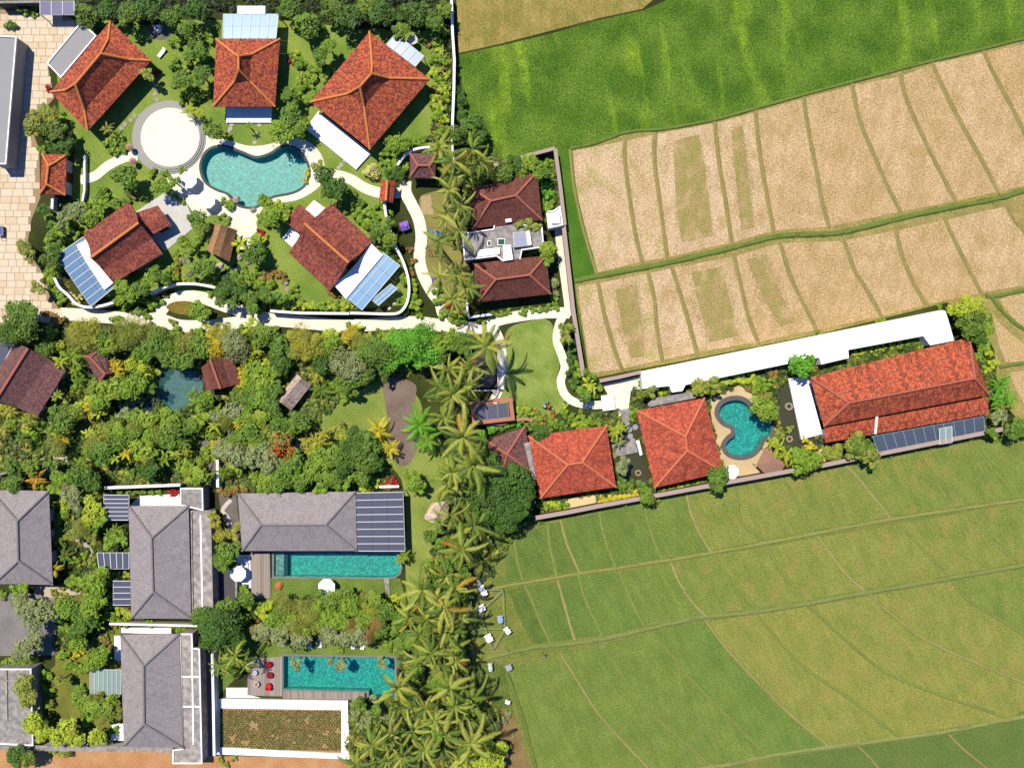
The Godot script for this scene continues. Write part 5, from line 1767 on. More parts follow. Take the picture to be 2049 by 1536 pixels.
	slab("steps", "dark twin stepping beams south of the lap pool", "steps", "768,1156 778,1156 780,1190 772,1192", 0.0, 0.2, R.cement)

func deck(label: String, area: String, across: bool, wpx: float) -> void:
	var p := poly(area)
	var c := Vector2.ZERO
	for q in p:
		c += q / p.size()
	var o := thing("timber_deck", label, "deck", Vector3(c.x, 0, c.y))
	var lo := p[0]
	var hi := p[0]
	for q in p:
		lo = lo.min(q); hi = hi.max(q)
	var step := wpx / S
	var n := int((hi.x - lo.x) / step)
	var b := MB.new()
	for i in n:
		var sq := PackedVector2Array([Vector2(lo.x + i * step + 0.012, lo.y), Vector2(lo.x + (i + 1) * step - 0.012, lo.y), Vector2(lo.x + (i + 1) * step - 0.012, hi.y), Vector2(lo.x + i * step + 0.012, hi.y)])
		var k := rng.randf_range(0.72, 1.2)
		b.col = Color(k, k * 0.98, k * 0.96)
		for q in Geometry2D.intersect_polygons(sq, p):
			b.prism(q, 0.1, 0.2 + rng.randf() * 0.01)
	obj("planks", b, mat(C(190, 176, 164), 0.9), o, o.position).set_meta("kind", "stuff")
	var j := MB.new()
	j.prism(grown(p, -0.06), 0.0, 0.1)
	obj("joists", j, mat(C(60, 50, 44), 0.9), o, o.position)

func walls_and_paths() -> void:
	var wh: StandardMaterial3D = R.white
	var pl := mat(C(214, 208, 200), 0.9, noise_tex("plaster", 0.03, 0.86, 1.0, 9), 0.3)
	var br := mat(C(112, 84, 74), 0.9, noise_tex("stone", 0.05, 0.7, 1.0, 13), 0.8)
	var bc := mat(C(200, 176, 166), 0.9, noise_tex("stone", 0.05, 0.7, 1.0, 13), 0.8)
	low_wall("white boundary wall between the villa garden and the meadow", "903,-10 905,60 909,120 908,180 905,250 906,300 907,345", 0.32, 2.2, pl, wh)
	low_wall("brownish stone wall along the east of the middle compound", "1111,297 1122,380 1130,450", 0.55, 2.2, br, bc)
	low_wall("brownish stone wall north of the middle compound", "988,330 1050,312 1111,296", 0.5, 2.2, br, bc)
	low_wall("brownish stone wall between the narrow path and the stubble", "1128,452 1138,540 1147,620 1158,690 1168,752", 0.6, 2.2, br, bc)
	low_wall("pinkish stone wall between the banana clump and the stubble", "1200,762 1240,754 1283,744", 0.5, 2.0, br, bc)
	low_wall("long brown stone wall south of the red pavilions", "1072,1036 1140,1024 1200,1012 1320,990 1450,966 1560,946 1640,932", 0.62, 2.3, br, bc)
	low_wall("long brown stone wall south of the mossy red house", "1642,932 1760,908 1860,888 1960,868 2060,848", 0.62, 2.3, br, bc)
	low_wall("curved white wall around the western glass roof", "108,556 118,575 135,590 150,606 170,614 200,612 232,602 245,590", 0.3, 2.0, pl, wh, true)
	low_wall("curved white wall north of the grass island loop", "300,588 325,575 355,568 390,568 420,573 430,576", 0.3, 2.0, pl, wh, true)
	low_wall("curved white wall around the corner lawn bed beside the eastern glass roof", "768,402 772,430 778,452 790,490 805,520 816,555 818,585 812,610 798,625 775,628 740,627 700,626", 0.3, 2.0, pl, wh, true)
	low_wall("straight white wall south of the lime hedge", "540,622 600,626 698,627", 0.3, 2.0, pl, wh)
	low_wall("curved white wall north of the small brown pavilion", "795,330 808,312 825,300 845,295 860,294", 0.28, 2.0, pl, wh, true)
	low_wall("white wall along the western side of the middle compound", "934,605 938,635 985,628", 0.3, 1.6, pl, wh)
	low_wall("short white stub of wall by the gate pavilion", "104,392 103,418", 0.3, 1.8, pl, wh)
	low_wall("white framed garden wall north of the tall grey villa", "208,976 260,974 360,970", 0.35, 2.2, pl, wh)
	low_wall("white wall running north from the concrete roof corner", "434,920 435,975", 0.35, 2.2, pl, wh)
	low_wall("white wall between the passage and the planted bed", "424,1308 426,1400 428,1512", 0.3, 2.4, pl, wh)
	low_wall("grey stone wall along the orange earth in the south", "-10,1494 100,1497 250,1498 345,1500", 0.8, 1.6, pl, R.cement)
	low_wall("grey wall beside the tall grey villa terrace", "472,1130 472,1230", 0.2, 1.6, pl, R.cement)
	low_wall("curved grey wall west of the jungle garden", "-6,950 14,944 24,934 30,922", 0.25, 1.2, pl, R.cement, true)
	low_wall("low brick wall south of the blue panel roof", "948,846 1000,848 1025,842 1050,838 1066,842", 0.4, 1.2, mat(C(170, 96, 66), 0.9), mat(C(198, 150, 120), 0.9), true)
	low_wall("white planter wall with red flowers north of the wide grey villa's panel roof", "752,974 798,973", 0.3, 0.8, pl, wh)
	low_wall("white wall south of the tall grey villa", "218,1248 300,1250 395,1252", 0.25, 1.4, pl, wh)
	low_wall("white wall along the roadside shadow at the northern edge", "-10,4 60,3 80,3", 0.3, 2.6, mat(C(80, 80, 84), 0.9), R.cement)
	low_wall("white edge wall between the forecourt pavilion and the garden", "168,310 168,380 164,402", 0.2, 1.0, pl, wh)

func small_things() -> void:
	# umbrellas
	umbrella("white octagonal umbrella at the western edge of the kidney pool terrace", 374, 358, 1.6, Color(0.85, 0.85, 0.85))
	umbrella("white octagonal umbrella on the terrace south west of the kidney pool", 412, 400, 1.5, Color(0.85, 0.84, 0.78))
	umbrella("white octagonal umbrella on the terrace west of the timber deck", 474, 1149, 1.5, Color(0.85, 0.85, 0.85))
	umbrella("white octagonal umbrella between the lap pool and the flowering trees", 652, 1176, 1.6, Color(0.85, 0.85, 0.85))
	umbrella("white octagonal umbrella south of the figure of eight pool", 1466, 945, 1.35, Color(0.85, 0.82, 0.8))
	# brown tented shade
	var sh := thing("shade_tent", "brown tented shade with creased corners beside the figure of eight pool", "shade tent", w(1543, 927))
	var tb := MB.new()
	var ring := pt("1513,930 1528,945 1545,950 1560,948 1572,930 1548,905 1530,898", 1.9)
	var apex := w(1542, 925, 2.5)
	for i in ring.size():
		tb.tri(apex - sh.position, ring[i] - sh.position, ring[(i + 1) % ring.size()] - sh.position)
	put("canopy", tb.mesh(), mat(C(176, 134, 112), 0.85), sh)
	for i in [0, 2, 4, 6]:
		var b := MB.new()
		b.tube([Vector3(ring[i].x, 0, ring[i].z) - sh.position, ring[i] - sh.position], [0.06, 0.05], 6)
		put("post", b.mesh(), R.timber, sh)
	# loungers
	lounger("white sun lounger under the grey flowering tree, north of the southern pool", 621, 1286, 0.1, C(244, 240, 240))
	lounger("white sun lounger half shaded north of the southern pool", 641, 1284, 0.05, C(244, 240, 240))
	lounger("white sun lounger north of the southern pool beside the red brown tree", 707, 1286, 0.0, Color(0.82, 0.81, 0.8))
	lounger("white sun lounger north of the southern pool, closest to the palms", 726, 1287, -0.1, Color(0.82, 0.81, 0.8))
	lounger("pale sun lounger between the southern pool and the palms", 811, 1357, 0.05, C(236, 228, 232))
	lounger("white sun lounger lying askew on the lawn east of the north west villa", 325, 107, -0.7, Color(0.82, 0.81, 0.8))
	lounger("white sun lounger at the edge of the terrace west of the lap pool", 493, 1126, 0.1, Color(0.82, 0.81, 0.8))
	# red chairs and tables on the deck
	chair("round red chair on the timber deck, north of the dark red table", 538, 1329, 0.0, C(236, 30, 44), "red chairs on the timber deck")
	chair("round red chair on the timber deck, south of the dark red table", 538, 1372, PI, C(240, 34, 48), "red chairs on the timber deck")
	table("round dark red table between the two red chairs", 539, 1351, 0.62, C(150, 14, 34))
	table("white table with orange fruit bowl on the timber deck", 512, 1369, 0.6, C(214, 196, 190))
	var bowl := MB.new()
	for i in 7:
		bowl.blob(Vector3(cos(i * 2.4) * 0.13 * sqrt(i), 0, sin(i * 2.4) * 0.13 * sqrt(i)), Vector3.ONE * 0.09, 0.05, noise, 5, 8, -0.9)
	var bo := put("fruit_bowl", bowl.mesh(), mat(C(240, 110, 50), 0.6))
	bo.position = w(512, 1369, 0.83)
	tag(bo, "orange fruit heaped on the white table on the timber deck", "fruit")
	table("round white table on the deck west of the red chairs", 509, 1346, 0.5, C(206, 206, 214))
	boulder("round orange clay pouf on the lawn below the lap pool", 557, 1172, 9, C(222, 130, 76), 0.55)
	# toys on the play lawn
	var ph := thing("playhouse", "purple toy playhouse on the cream path edge", "playhouse", w(811, 454))
	ph.rotation.y = 0.35
	var pb := MB.new()
	pb.box(Vector3(0, 0.55, 0), Vector3(1.3, 1.1, 1.3))
	put("wall", pb.mesh(), mat(C(120, 80, 190), 0.5), ph)
	var pr := MB.new()
	for sg: float in [-1.0, 1.0]:
		pr.quad(Vector3(-0.8, 1.05, sg * 0.8), Vector3(0.8, 1.05, sg * 0.8), Vector3(0.8, 1.6, 0), Vector3(-0.8, 1.6, 0), Vector3(0, 1, sg))
		pr.tri(Vector3(sg * 0.66, 1.05, -0.7), Vector3(sg * 0.66, 1.05, 0.7), Vector3(sg * 0.66, 1.56, 0), Vector3(sg, 0, 0))
	put("roof", pr.mesh(), mat(C(164, 118, 226), 0.5), ph)
	var pd := MB.new()
	pd.box(Vector3(0, 0.45, 0.66), Vector3(0.5, 0.85, 0.04))
	put("door", pd.mesh(), mat(C(240, 230, 245), 0.5), ph)
	var pc := MB.new()
	pc.box(Vector3(0.3, 1.6, 0.2), Vector3(0.2, 0.5, 0.2))
	put("chimney", pc.mesh(), mat(C(230, 210, 245), 0.5), ph)
	for q in [[868, 560, C(214, 96, 200), "small pink toy slide on the play lawn", 1.3, 0.1], [867, 466, C(40, 120, 214), "blue toy slide with green ladder on the play lawn", 1.7, 1.4]]:
		var o := thing("toy_slide", q[3], "slide", w(q[0], q[1]))
		o.rotation.y = q[5]
		var ln: float = q[4]
		var sb := MB.new()
		sb.quad(Vector3(-0.25, 0.9, 0), Vector3(0.25, 0.9, 0), Vector3(0.25, 0.1, ln), Vector3(-0.25, 0.1, ln))
		for e: float in [-0.28, 0.28]:
			sb.bar(Vector3(e, 1.0, 0), Vector3(e, 0.2, ln), 0.06, 0.2)
		put("chute", sb.mesh(), mat(q[2], 0.4), o)
		var pf := MB.new()
		pf.box(Vector3(0, 0.86, -0.3), Vector3(0.6, 0.08, 0.6))
		put("platform", pf.mesh(), mat(C(90, 60, 170), 0.4) if ln < 1.5 else mat(C(40, 120, 214), 0.4), o)
		var ld := MB.new()
		for e: float in [-0.25, 0.25]:
			ld.bar(Vector3(e, 0, -0.95), Vector3(e, 0.95, -0.6), 0.06, 0.06)
		for k in 4:
			ld.bar(Vector3(-0.25, 0.2 + k * 0.2, -0.9 + k * 0.08), Vector3(0.25, 0.2 + k * 0.2, -0.9 + k * 0.08), 0.04, 0.05)
		put("ladder", ld.mesh(), mat(C(30, 130, 90), 0.4), o)
	# swing frame
	var sw := thing("swing_frame", "thin dark A frame swing on the play lawn", "swing", w(872, 505))
	for e: float in [-1.1, 1.1]:
		for z: float in [-0.7, 0.7]:
			var b := MB.new()
			b.bar(Vector3(e, 0, z), Vector3(e, 1.9, 0), 0.07, 0.07)
			put("leg", b.mesh(), R.timber, sw)
	var bb := MB.new()
	bb.bar(Vector3(-1.3, 1.9, 0), Vector3(1.3, 1.9, 0), 0.08, 0.08)
	put("top_bar", bb.mesh(), R.timber, sw)
	var sbd := MB.new()
	sbd.box(Vector3(0, 0.45, 0), Vector3(0.5, 0.05, 0.22))
	for e: float in [-0.22, 0.22]:
		sbd.bar(Vector3(e, 0.45, 0), Vector3(e, 1.9, 0), 0.02, 0.02)
	put("seat", sbd.mesh(), R.timber, sw)
	# mosaic table top and other pieces by the red pavilions
	var mt := thing("stone_table", "white stone table with a reddish oval inlay at the compound entrance", "table", w(1216, 805))
	mt.rotation.y = 0.12
	var tb2 := MB.new()
	tb2.box(Vector3(0, 0.82, 0), Vector3(2.3, 0.12, 2.8))
	put("tabletop", tb2.mesh(), R.white, mt)
	for rr in [[0.62, 1.0], [0.42, 0.76]]:
		var ib := MB.new()
		for k in 28:
			var a0 := TAU * k / 28
			var a1 := TAU * (k + 1) / 28
			var o0 := Vector3(cos(a0) * rr[0], 0.886, sin(a0) * rr[1])
			var o1 := Vector3(cos(a1) * rr[0], 0.886, sin(a1) * rr[1])
			ib.quad(o0, o1, o1 * Vector3(0.9, 1, 0.92), o0 * Vector3(0.9, 1, 0.92))
		put("inlay", ib.mesh(), mat(C(196, 150, 150), 0.7), mt)
	for e in [[-0.9, -1.1], [0.9, -1.1], [-0.9, 1.1], [0.9, 1.1]]:
		var b := MB.new()
		b.box(Vector3(e[0], 0.38, e[1]), Vector3(0.25, 0.76, 0.25))
		put("leg", b.mesh(), R.white, mt)
	for q in [[1277, 946, "round stone fountain ring in the narrow dark pond", 0.55], [1580, 878, "round stone ring in the olive pond, lower of two", 0.6], [1579, 813, "round planted bowl in the olive pond, upper of two", 0.7]]:
		var p := w(q[0], q[1])
		var b := MB.new()
		var rd: float = q[3]
		for k in 20:
			var a0 := TAU * k / 20
			var a1 := TAU * (k + 1) / 20
			var u0 := Vector3(cos(a0), 0, sin(a0))
			var u1 := Vector3(cos(a1), 0, sin(a1))
			b.quad(u0 * rd, u1 * rd, u1 * rd * 0.6, u0 * rd * 0.6)
			b.quad(u0 * rd, u1 * rd, u1 * rd - Vector3(0, 0.9, 0), u0 * rd - Vector3(0, 0.9, 0), u0)
			b.quad(u0 * rd * 0.6, u1 * rd * 0.6, u1 * rd * 0.6 - Vector3(0, 0.5, 0), u0 * rd * 0.6 - Vector3(0, 0.5, 0), -u0)
		var o := put("stone_ring", b.mesh(), mat(C(190, 170, 150), 0.9, noise_tex("stone", 0.05, 0.7, 1.0, 13), 0.9))
		o.position = Vector3(p.x, 0.12, p.z)
		tag(o, q[2], "stone ring")
	# round well in the north
	var wl := thing("garden_well", "white ringed garden well on grey cobbles", "well", w(317, 60))
	var wb := MB.new()
	wb.tube([Vector3(0, 0, 0), Vector3(0, 0.7, 0), Vector3(0, 0.8, 0)], [0.62, 0.62, 0.5], 16)
	put("drum", wb.mesh(), R.white, wl)
	var wc := MB.new()
	wc.tube([Vector3(0, 0.8, 0), Vector3(0, 0.86, 0)], [0.22, 0.2], 12)
	put("lid", wc.mesh(), mat(C(130, 110, 120), 0.7), wl)
	var cob := surface("cobbles", "grey cobbles around the garden well", curved(poly("297,62 305,48 325,48 340,60 338,74 322,80 306,76"), true, 3), 0.05, 0.5, C(140, 136, 126), C(116, 112, 104), 12.0, mat(Color(1, 1, 1), 0.9, noise_tex("pebble", 0.09, 0.55, 1.0, 17), 0.8))
	var gs := thing("garden_statue", "small white and orange statue group on the southern rim of the rounded lawn", "statue", w(1094, 812))
	for q in [[-0.35, 0.1, 0.42, C(226, 226, 230), "white_figure"], [0.4, 0.25, 0.36, C(232, 130, 60), "orange_figure"], [0.05, -0.6, 0.36, C(176, 190, 214), "grey_figure"]]:
		var b := MB.new()
		b.tube([Vector3(q[0], 0, q[1]), Vector3(q[0], 0.3, q[1]), Vector3(q[0], 0.75, q[1]), Vector3(q[0], 0.95, q[1])], [q[2], q[2] * 1.05, q[2] * 0.75, q[2] * 0.3], 12)
		b.blob(Vector3(q[0], 1.08, q[1]), Vector3.ONE * q[2] * 0.48, 0.0, noise, 6, 10, -0.95)
		put(q[4], b.mesh(), mat(q[3], 0.8), gs)
	# stone domes in a thin railed pen
	var dm := thing("stone_domes", "two dark grey stone domes side by side inside a thin white rail", "sculpture", w(970, 738))
	for q in [[-0.4, -1.7, 1.75, 2.4], [0.2, 1.6, 1.9, 2.6]]:
		var b := MB.new()
		b.blob(Vector3(q[0], 0.2, q[1]), Vector3(q[2], q[3], q[2]), 0.12, noise, 10, 20, -0.08)
		put("dome", b.mesh(), mat(C(112, 104, 104), 0.8, noise_tex("stain", 0.02, 0.68, 1.0, 41, 5), 0.2), dm)
	var bs := MB.new()
	bs.box(Vector3(0, 0.1, 0), Vector3(5.0, 0.2, 8.0))
	put("plinth", bs.mesh(), mat(C(70, 66, 66), 0.9), dm)
	for e in [[Vector3(-2.4, 1.3, 3.9), Vector3(2.4, 1.3, 3.9)], [Vector3(2.4, 1.3, -3.9), Vector3(2.4, 1.3, 3.9)], [Vector3(-2.4, 1.3, -3.9), Vector3(2.4, 1.3, -3.9)], [Vector3(-2.4, 1.3, -3.9), Vector3(-2.4, 1.3, 3.9)]]:
		var b := MB.new()
		b.bar(e[0], e[1], 0.09, 0.09)
		put("rail", b.mesh(), R.white, dm)
		var c := MB.new()
		c.box(Vector3(e[0].x, 0.65, e[0].z), Vector3(0.1, 1.3, 0.1))
		put("post", c.mesh(), R.white, dm)
	# laundry poles in the rice
	laundry()
	# vehicles and boxes on the forecourt
	var cart := thing("hand_cart", "blue topped hand cart on the forecourt at the western edge", "cart", w(5, 463))
	var cb := MB.new()
	cb.box(Vector3(0, 0.75, 0), Vector3(1.0, 0.5, 1.7))
	put("box", cb.mesh(), mat(C(220, 226, 240), 0.6), cart)
	var cl := MB.new()
	cl.box(Vector3(0, 1.03, 0), Vector3(0.86, 0.06, 1.5))
	put("lid", cl.mesh(), mat(C(70, 84, 190), 0.5), cart)
	for e in [[-0.5, -0.5], [0.5, -0.5], [-0.5, 0.5], [0.5, 0.5]]:
		var b := MB.new()
		b.tube([Vector3(e[0] - 0.04, 0.28, e[1]), Vector3(e[0] + 0.04, 0.28, e[1])], [0.28, 0.28], 12)
		put("wheel", b.mesh(), mat(C(40, 40, 44), 0.8), cart)
	var hd := MB.new()
	hd.bar(Vector3(-0.4, 1.0, 0.85), Vector3(-0.4, 1.1, 1.3), 0.05, 0.05)
	hd.bar(Vector3(0.4, 1.0, 0.85), Vector3(0.4, 1.1, 1.3), 0.05, 0.05)
	hd.bar(Vector3(-0.4, 1.1, 1.3), Vector3(0.4, 1.1, 1.3), 0.05, 0.05)
	put("handle", hd.mesh(), R.timber, cart)
	for q in [[255, 292, "pale pink parasol pot at the top of the west gate path"], [262, 320, "pale pink parasol pot beside the steps of the round terrace"]]:
		umbrella(q[2], q[0], q[1], 0.62, C(226, 168, 160), "pink parasols", 2.0)
	var sd := thing("satellite_dish", "white dish antenna behind the small blue glass roof", "dish", w(828, 88))
	var db := MB.new()
	for i in 14:
		var a0 := TAU * i / 14
		var a1 := TAU * (i + 1) / 14
		db.tri(Vector3(0, 1.6, 0), Vector3(cos(a0) * 0.9, 1.85, sin(a0) * 0.9), Vector3(cos(a1) * 0.9, 1.85, sin(a1) * 0.9))
	put("dish", db.mesh(), mat(C(236, 226, 222), 0.6), sd)
	var dp := MB.new()
	dp.tube([Vector3.ZERO, Vector3(0, 1.62, 0)], [0.05, 0.05], 6)
	put("mast", dp.mesh(), R.frame, sd)
	# boulders
	boulder("pinkish boulder on the rim of the kidney pool, paired with another", 461, 405, 8, C(200, 178, 162))
	boulder("pinkish boulder on the rim of the kidney pool nearest the water", 472, 399, 8, C(204, 184, 168))
	boulder("grey boulder at the south east rim of the kidney pool", 506, 420, 6, C(180, 164, 150))
	boulder("rounded boulder beside the small dark pond below the thatched bale", 479, 514, 7, C(206, 178, 152))
	boulder("rounded boulder north of the small dark pond's planted edge", 497, 524, 6, C(178, 168, 152))
	boulder("pale boulder west of the small dark pond", 440, 531, 7, C(222, 212, 198))
	boulder("pale boulder among the shrubs on the eastern lawn", 571, 566, 6, C(196, 186, 170))
	boulder("pink boulder among the shrubs on the eastern lawn", 577, 582, 8, C(196, 164, 148))
	boulder("tan boulder at the south corner of the lagoon", 314, 797, 6, C(176, 148, 124))
	boulder("grey boulder at the eastern rim of the lagoon", 396, 756, 5, C(150, 146, 146))
	boulder("white boulder beside the curved corner bed", 788, 607, 4, C(236, 232, 226))
	boulder("white boulder at the foot of the curved corner bed", 779, 617, 4, C(236, 232, 226))
	boulder("pale boulder beside the pool edge palms", 700, 742, 4, C(214, 206, 206))
	stones("irregular stepping stone between the north west villa and the round terrace", "308,165 310,176 310,188 314,200 270,232 262,240 250,248 243,256 281,231", 0.9, C(186, 176, 156))
	stones("white stepping stone on the lawn south of the northern villa", "463,250 461,258 456,265 519,250 514,268 510,285", 0.8, C(206, 200, 186))
	stones("pale stepping stone from the white terrace slab to the path", "683,330 690,322 678,336 696,318", 0.8, C(196, 190, 176))
	# flagged clearing in the jungle garden
	surface("terrace", "white flagged strip with leaf shadows in the jungle garden", curved(poly("586,875 600,872 610,890 612,910 608,932 590,934 587,905"), true, 3), 0.06, 0.8, C(240, 238, 236), C(222, 220, 218), 5.0, path_m)
	surface("terrace", "grey flagstones in the jungle garden", poly("440,855 468,850 470,880 455,900 400,905 395,880 430,875"), 0.055, 0.8, C(150, 138, 132), C(126, 116, 112), 5.0, path_m)
	surface("footpath", "grey cobbled drive north west of the wide grey villa", curved(poly("440,985 470,985 478,1040 490,1085 470,1095 452,1050 440,1010"), true, 3), 0.065, 0.8, C(140, 130, 124), C(120, 112, 106), 8.0, path_m)
	surface("footpath", "narrow white concrete strip beside the drive", ribbon(curved(poly("462,1000 452,1010 445,1022 455,1035 462,1055")), 0.7), 0.085, 0.6, C(240, 232, 216), C(226, 218, 204), 6.0, path_m)
	surface("footpath", "dark paved walk inside the white wall north of the concrete roof", poly("414,920 430,920 432,975 416,975"), 0.06, 0.8, C(150, 140, 134), C(130, 122, 116), 6.0, path_m)
	surface("lawn", "grass island with brown edge in the path loop", curved(poly("332,614 345,605 365,602 390,605 410,612 400,624 370,630 345,624"), true, 3), 0.1, 0.7, C(150, 120, 50), C(140, 140, 60), 6.0, grass_m)

func laundry() -> void:
	var pole := mat(C(190, 200, 170), 0.7)
	var posts := pt("1006,1177 967,1177 1010,1254 946,1256 985,1297 1016,1298 960,1220")
	var lines := [[0, 1], [0, 2], [2, 3], [4, 5], [2, 4], [0, 6], [6, 4]]
	for k in lines.size():
		var a: Vector3 = posts[lines[k][0]]
		var d: Vector3 = posts[lines[k][1]]
		var o := thing("bamboo_rail", "thin pale bamboo rail of the frame in the rice", "rail", (a + d) * 0.5)
		var b := MB.new()
		b.tube([a - o.position + Vector3(0, 1.1 + 0.05 * k, 0), d - o.position + Vector3(0, 1.1 + 0.05 * k, 0)], [0.05, 0.045], 6)
		put("rail", b.mesh(), pole, o)
		for e in [a, d]:
			var c := MB.new()
			var q: Vector3 = (e - o.position) * 0.98
			c.tube([q, q + Vector3(0, 1.1 + 0.05 * k, 0)], [0.05, 0.045], 6)
			put("post", c.mesh(), pole, o)
	var cloths := [[957, 1166, 0.6, 0.9, 0.6, Color(0.82, 0.81, 0.8), "thin white cloth at the northern tip of the bamboo frame"], [966, 1182, 1.1, 2.0, 0.5, Color(0.82, 0.81, 0.8), "long white cloth draped over the bamboo frame"], [963, 1217, 1.3, 1.2, 0.5, Color(0.82, 0.81, 0.8), "square white cloth west of the bamboo frame"], [942, 1215, 0.4, 1.2, 0.2, C(244, 244, 244), "slim white cloth in the palm shadow"], [1001, 1239, 0.9, 1.4, 0.1, C(176, 206, 240), "pale blue cloth on the bamboo frame"], [1015, 1262, 0.9, 1.3, 0.7, Color(0.82, 0.81, 0.8), "cream cloth east of the bamboo frame"], [978, 1277, 1.2, 1.5, 0.5, Color(0.82, 0.81, 0.8), "white cloth at the southern end of the bamboo frame"], [981, 1335, 0.7, 1.5, 0.1, C(230, 240, 248), "white cloth on a stake beside the palms"], [1018, 1336, 1.1, 1.1, 0.4, C(190, 190, 204), "greyish cloth bundle at the corner of the southern rice"], [1016, 1405, 0.9, 0.7, -0.3, Color(0.82, 0.81, 0.8), "small white cloth at the edge of the dry earth"]]
	for q in cloths:
		var o := thing("cloth", q[6], "cloth", w(q[0], q[1], 1.3))
		o.rotation.y = q[4]
		var b := MB.new()
		var n := 6
		for i in n:
			for s in 2:
				var x0: float = (float(i) / n - 0.5) * q[3]
				var x1: float = (float(i + 1) / n - 0.5) * q[3]
				var sg := -1.0 if s == 0 else 1.0
				var w0: float = q[2] * (0.5 + 0.08 * sin(i * 2.1))
				var w1: float = q[2] * (0.5 + 0.08 * sin((i + 1) * 2.1))
				b.quad(Vector3(0, 0.05, x0), Vector3(0, 0.05, x1), Vector3(sg * w1, -0.12 - 0.04 * sin(i * 1.7), x1), Vector3(sg * w0, -0.12 - 0.04 * sin((i - 1) * 1.7), x0))
		put("sheet", b.mesh(), mat(q[5], 0.8), o)
		var c := MB.new()
		c.tube([Vector3(0, -1.3, 0), Vector3(0, 0.04, 0)], [0.04, 0.03], 6)
		put("stake", c.mesh(), pole, o)
	var sc := thing("scarecrow", "thin scarecrow of sticks and rag on the dike by the rice", "scarecrow", w(1087, 1306))
	var sb := MB.new()
	sb.tube([Vector3.ZERO, Vector3(0.05, 1.6, 0)], [0.035, 0.03], 6)
	sb.bar(Vector3(-0.7, 1.25, 0.2), Vector3(0.7, 1.3, -0.2), 0.05, 0.05)
	put("sticks", sb.mesh(), R.timber, sc)
	var sr := MB.new()
	sr.quad(Vector3(-0.5, 1.3, 0.15), Vector3(0.5, 1.33, -0.15), Vector3(0.42, 0.6, 0.1), Vector3(-0.42, 0.6, 0.4))
	sr.blob(Vector3(0.05, 1.65, 0), Vector3(0.14, 0.17, 0.14), 0.1, noise, 5, 8, -0.9)
	put("rag", sr.mesh(), mat(C(214, 190, 180), 0.9), sc)

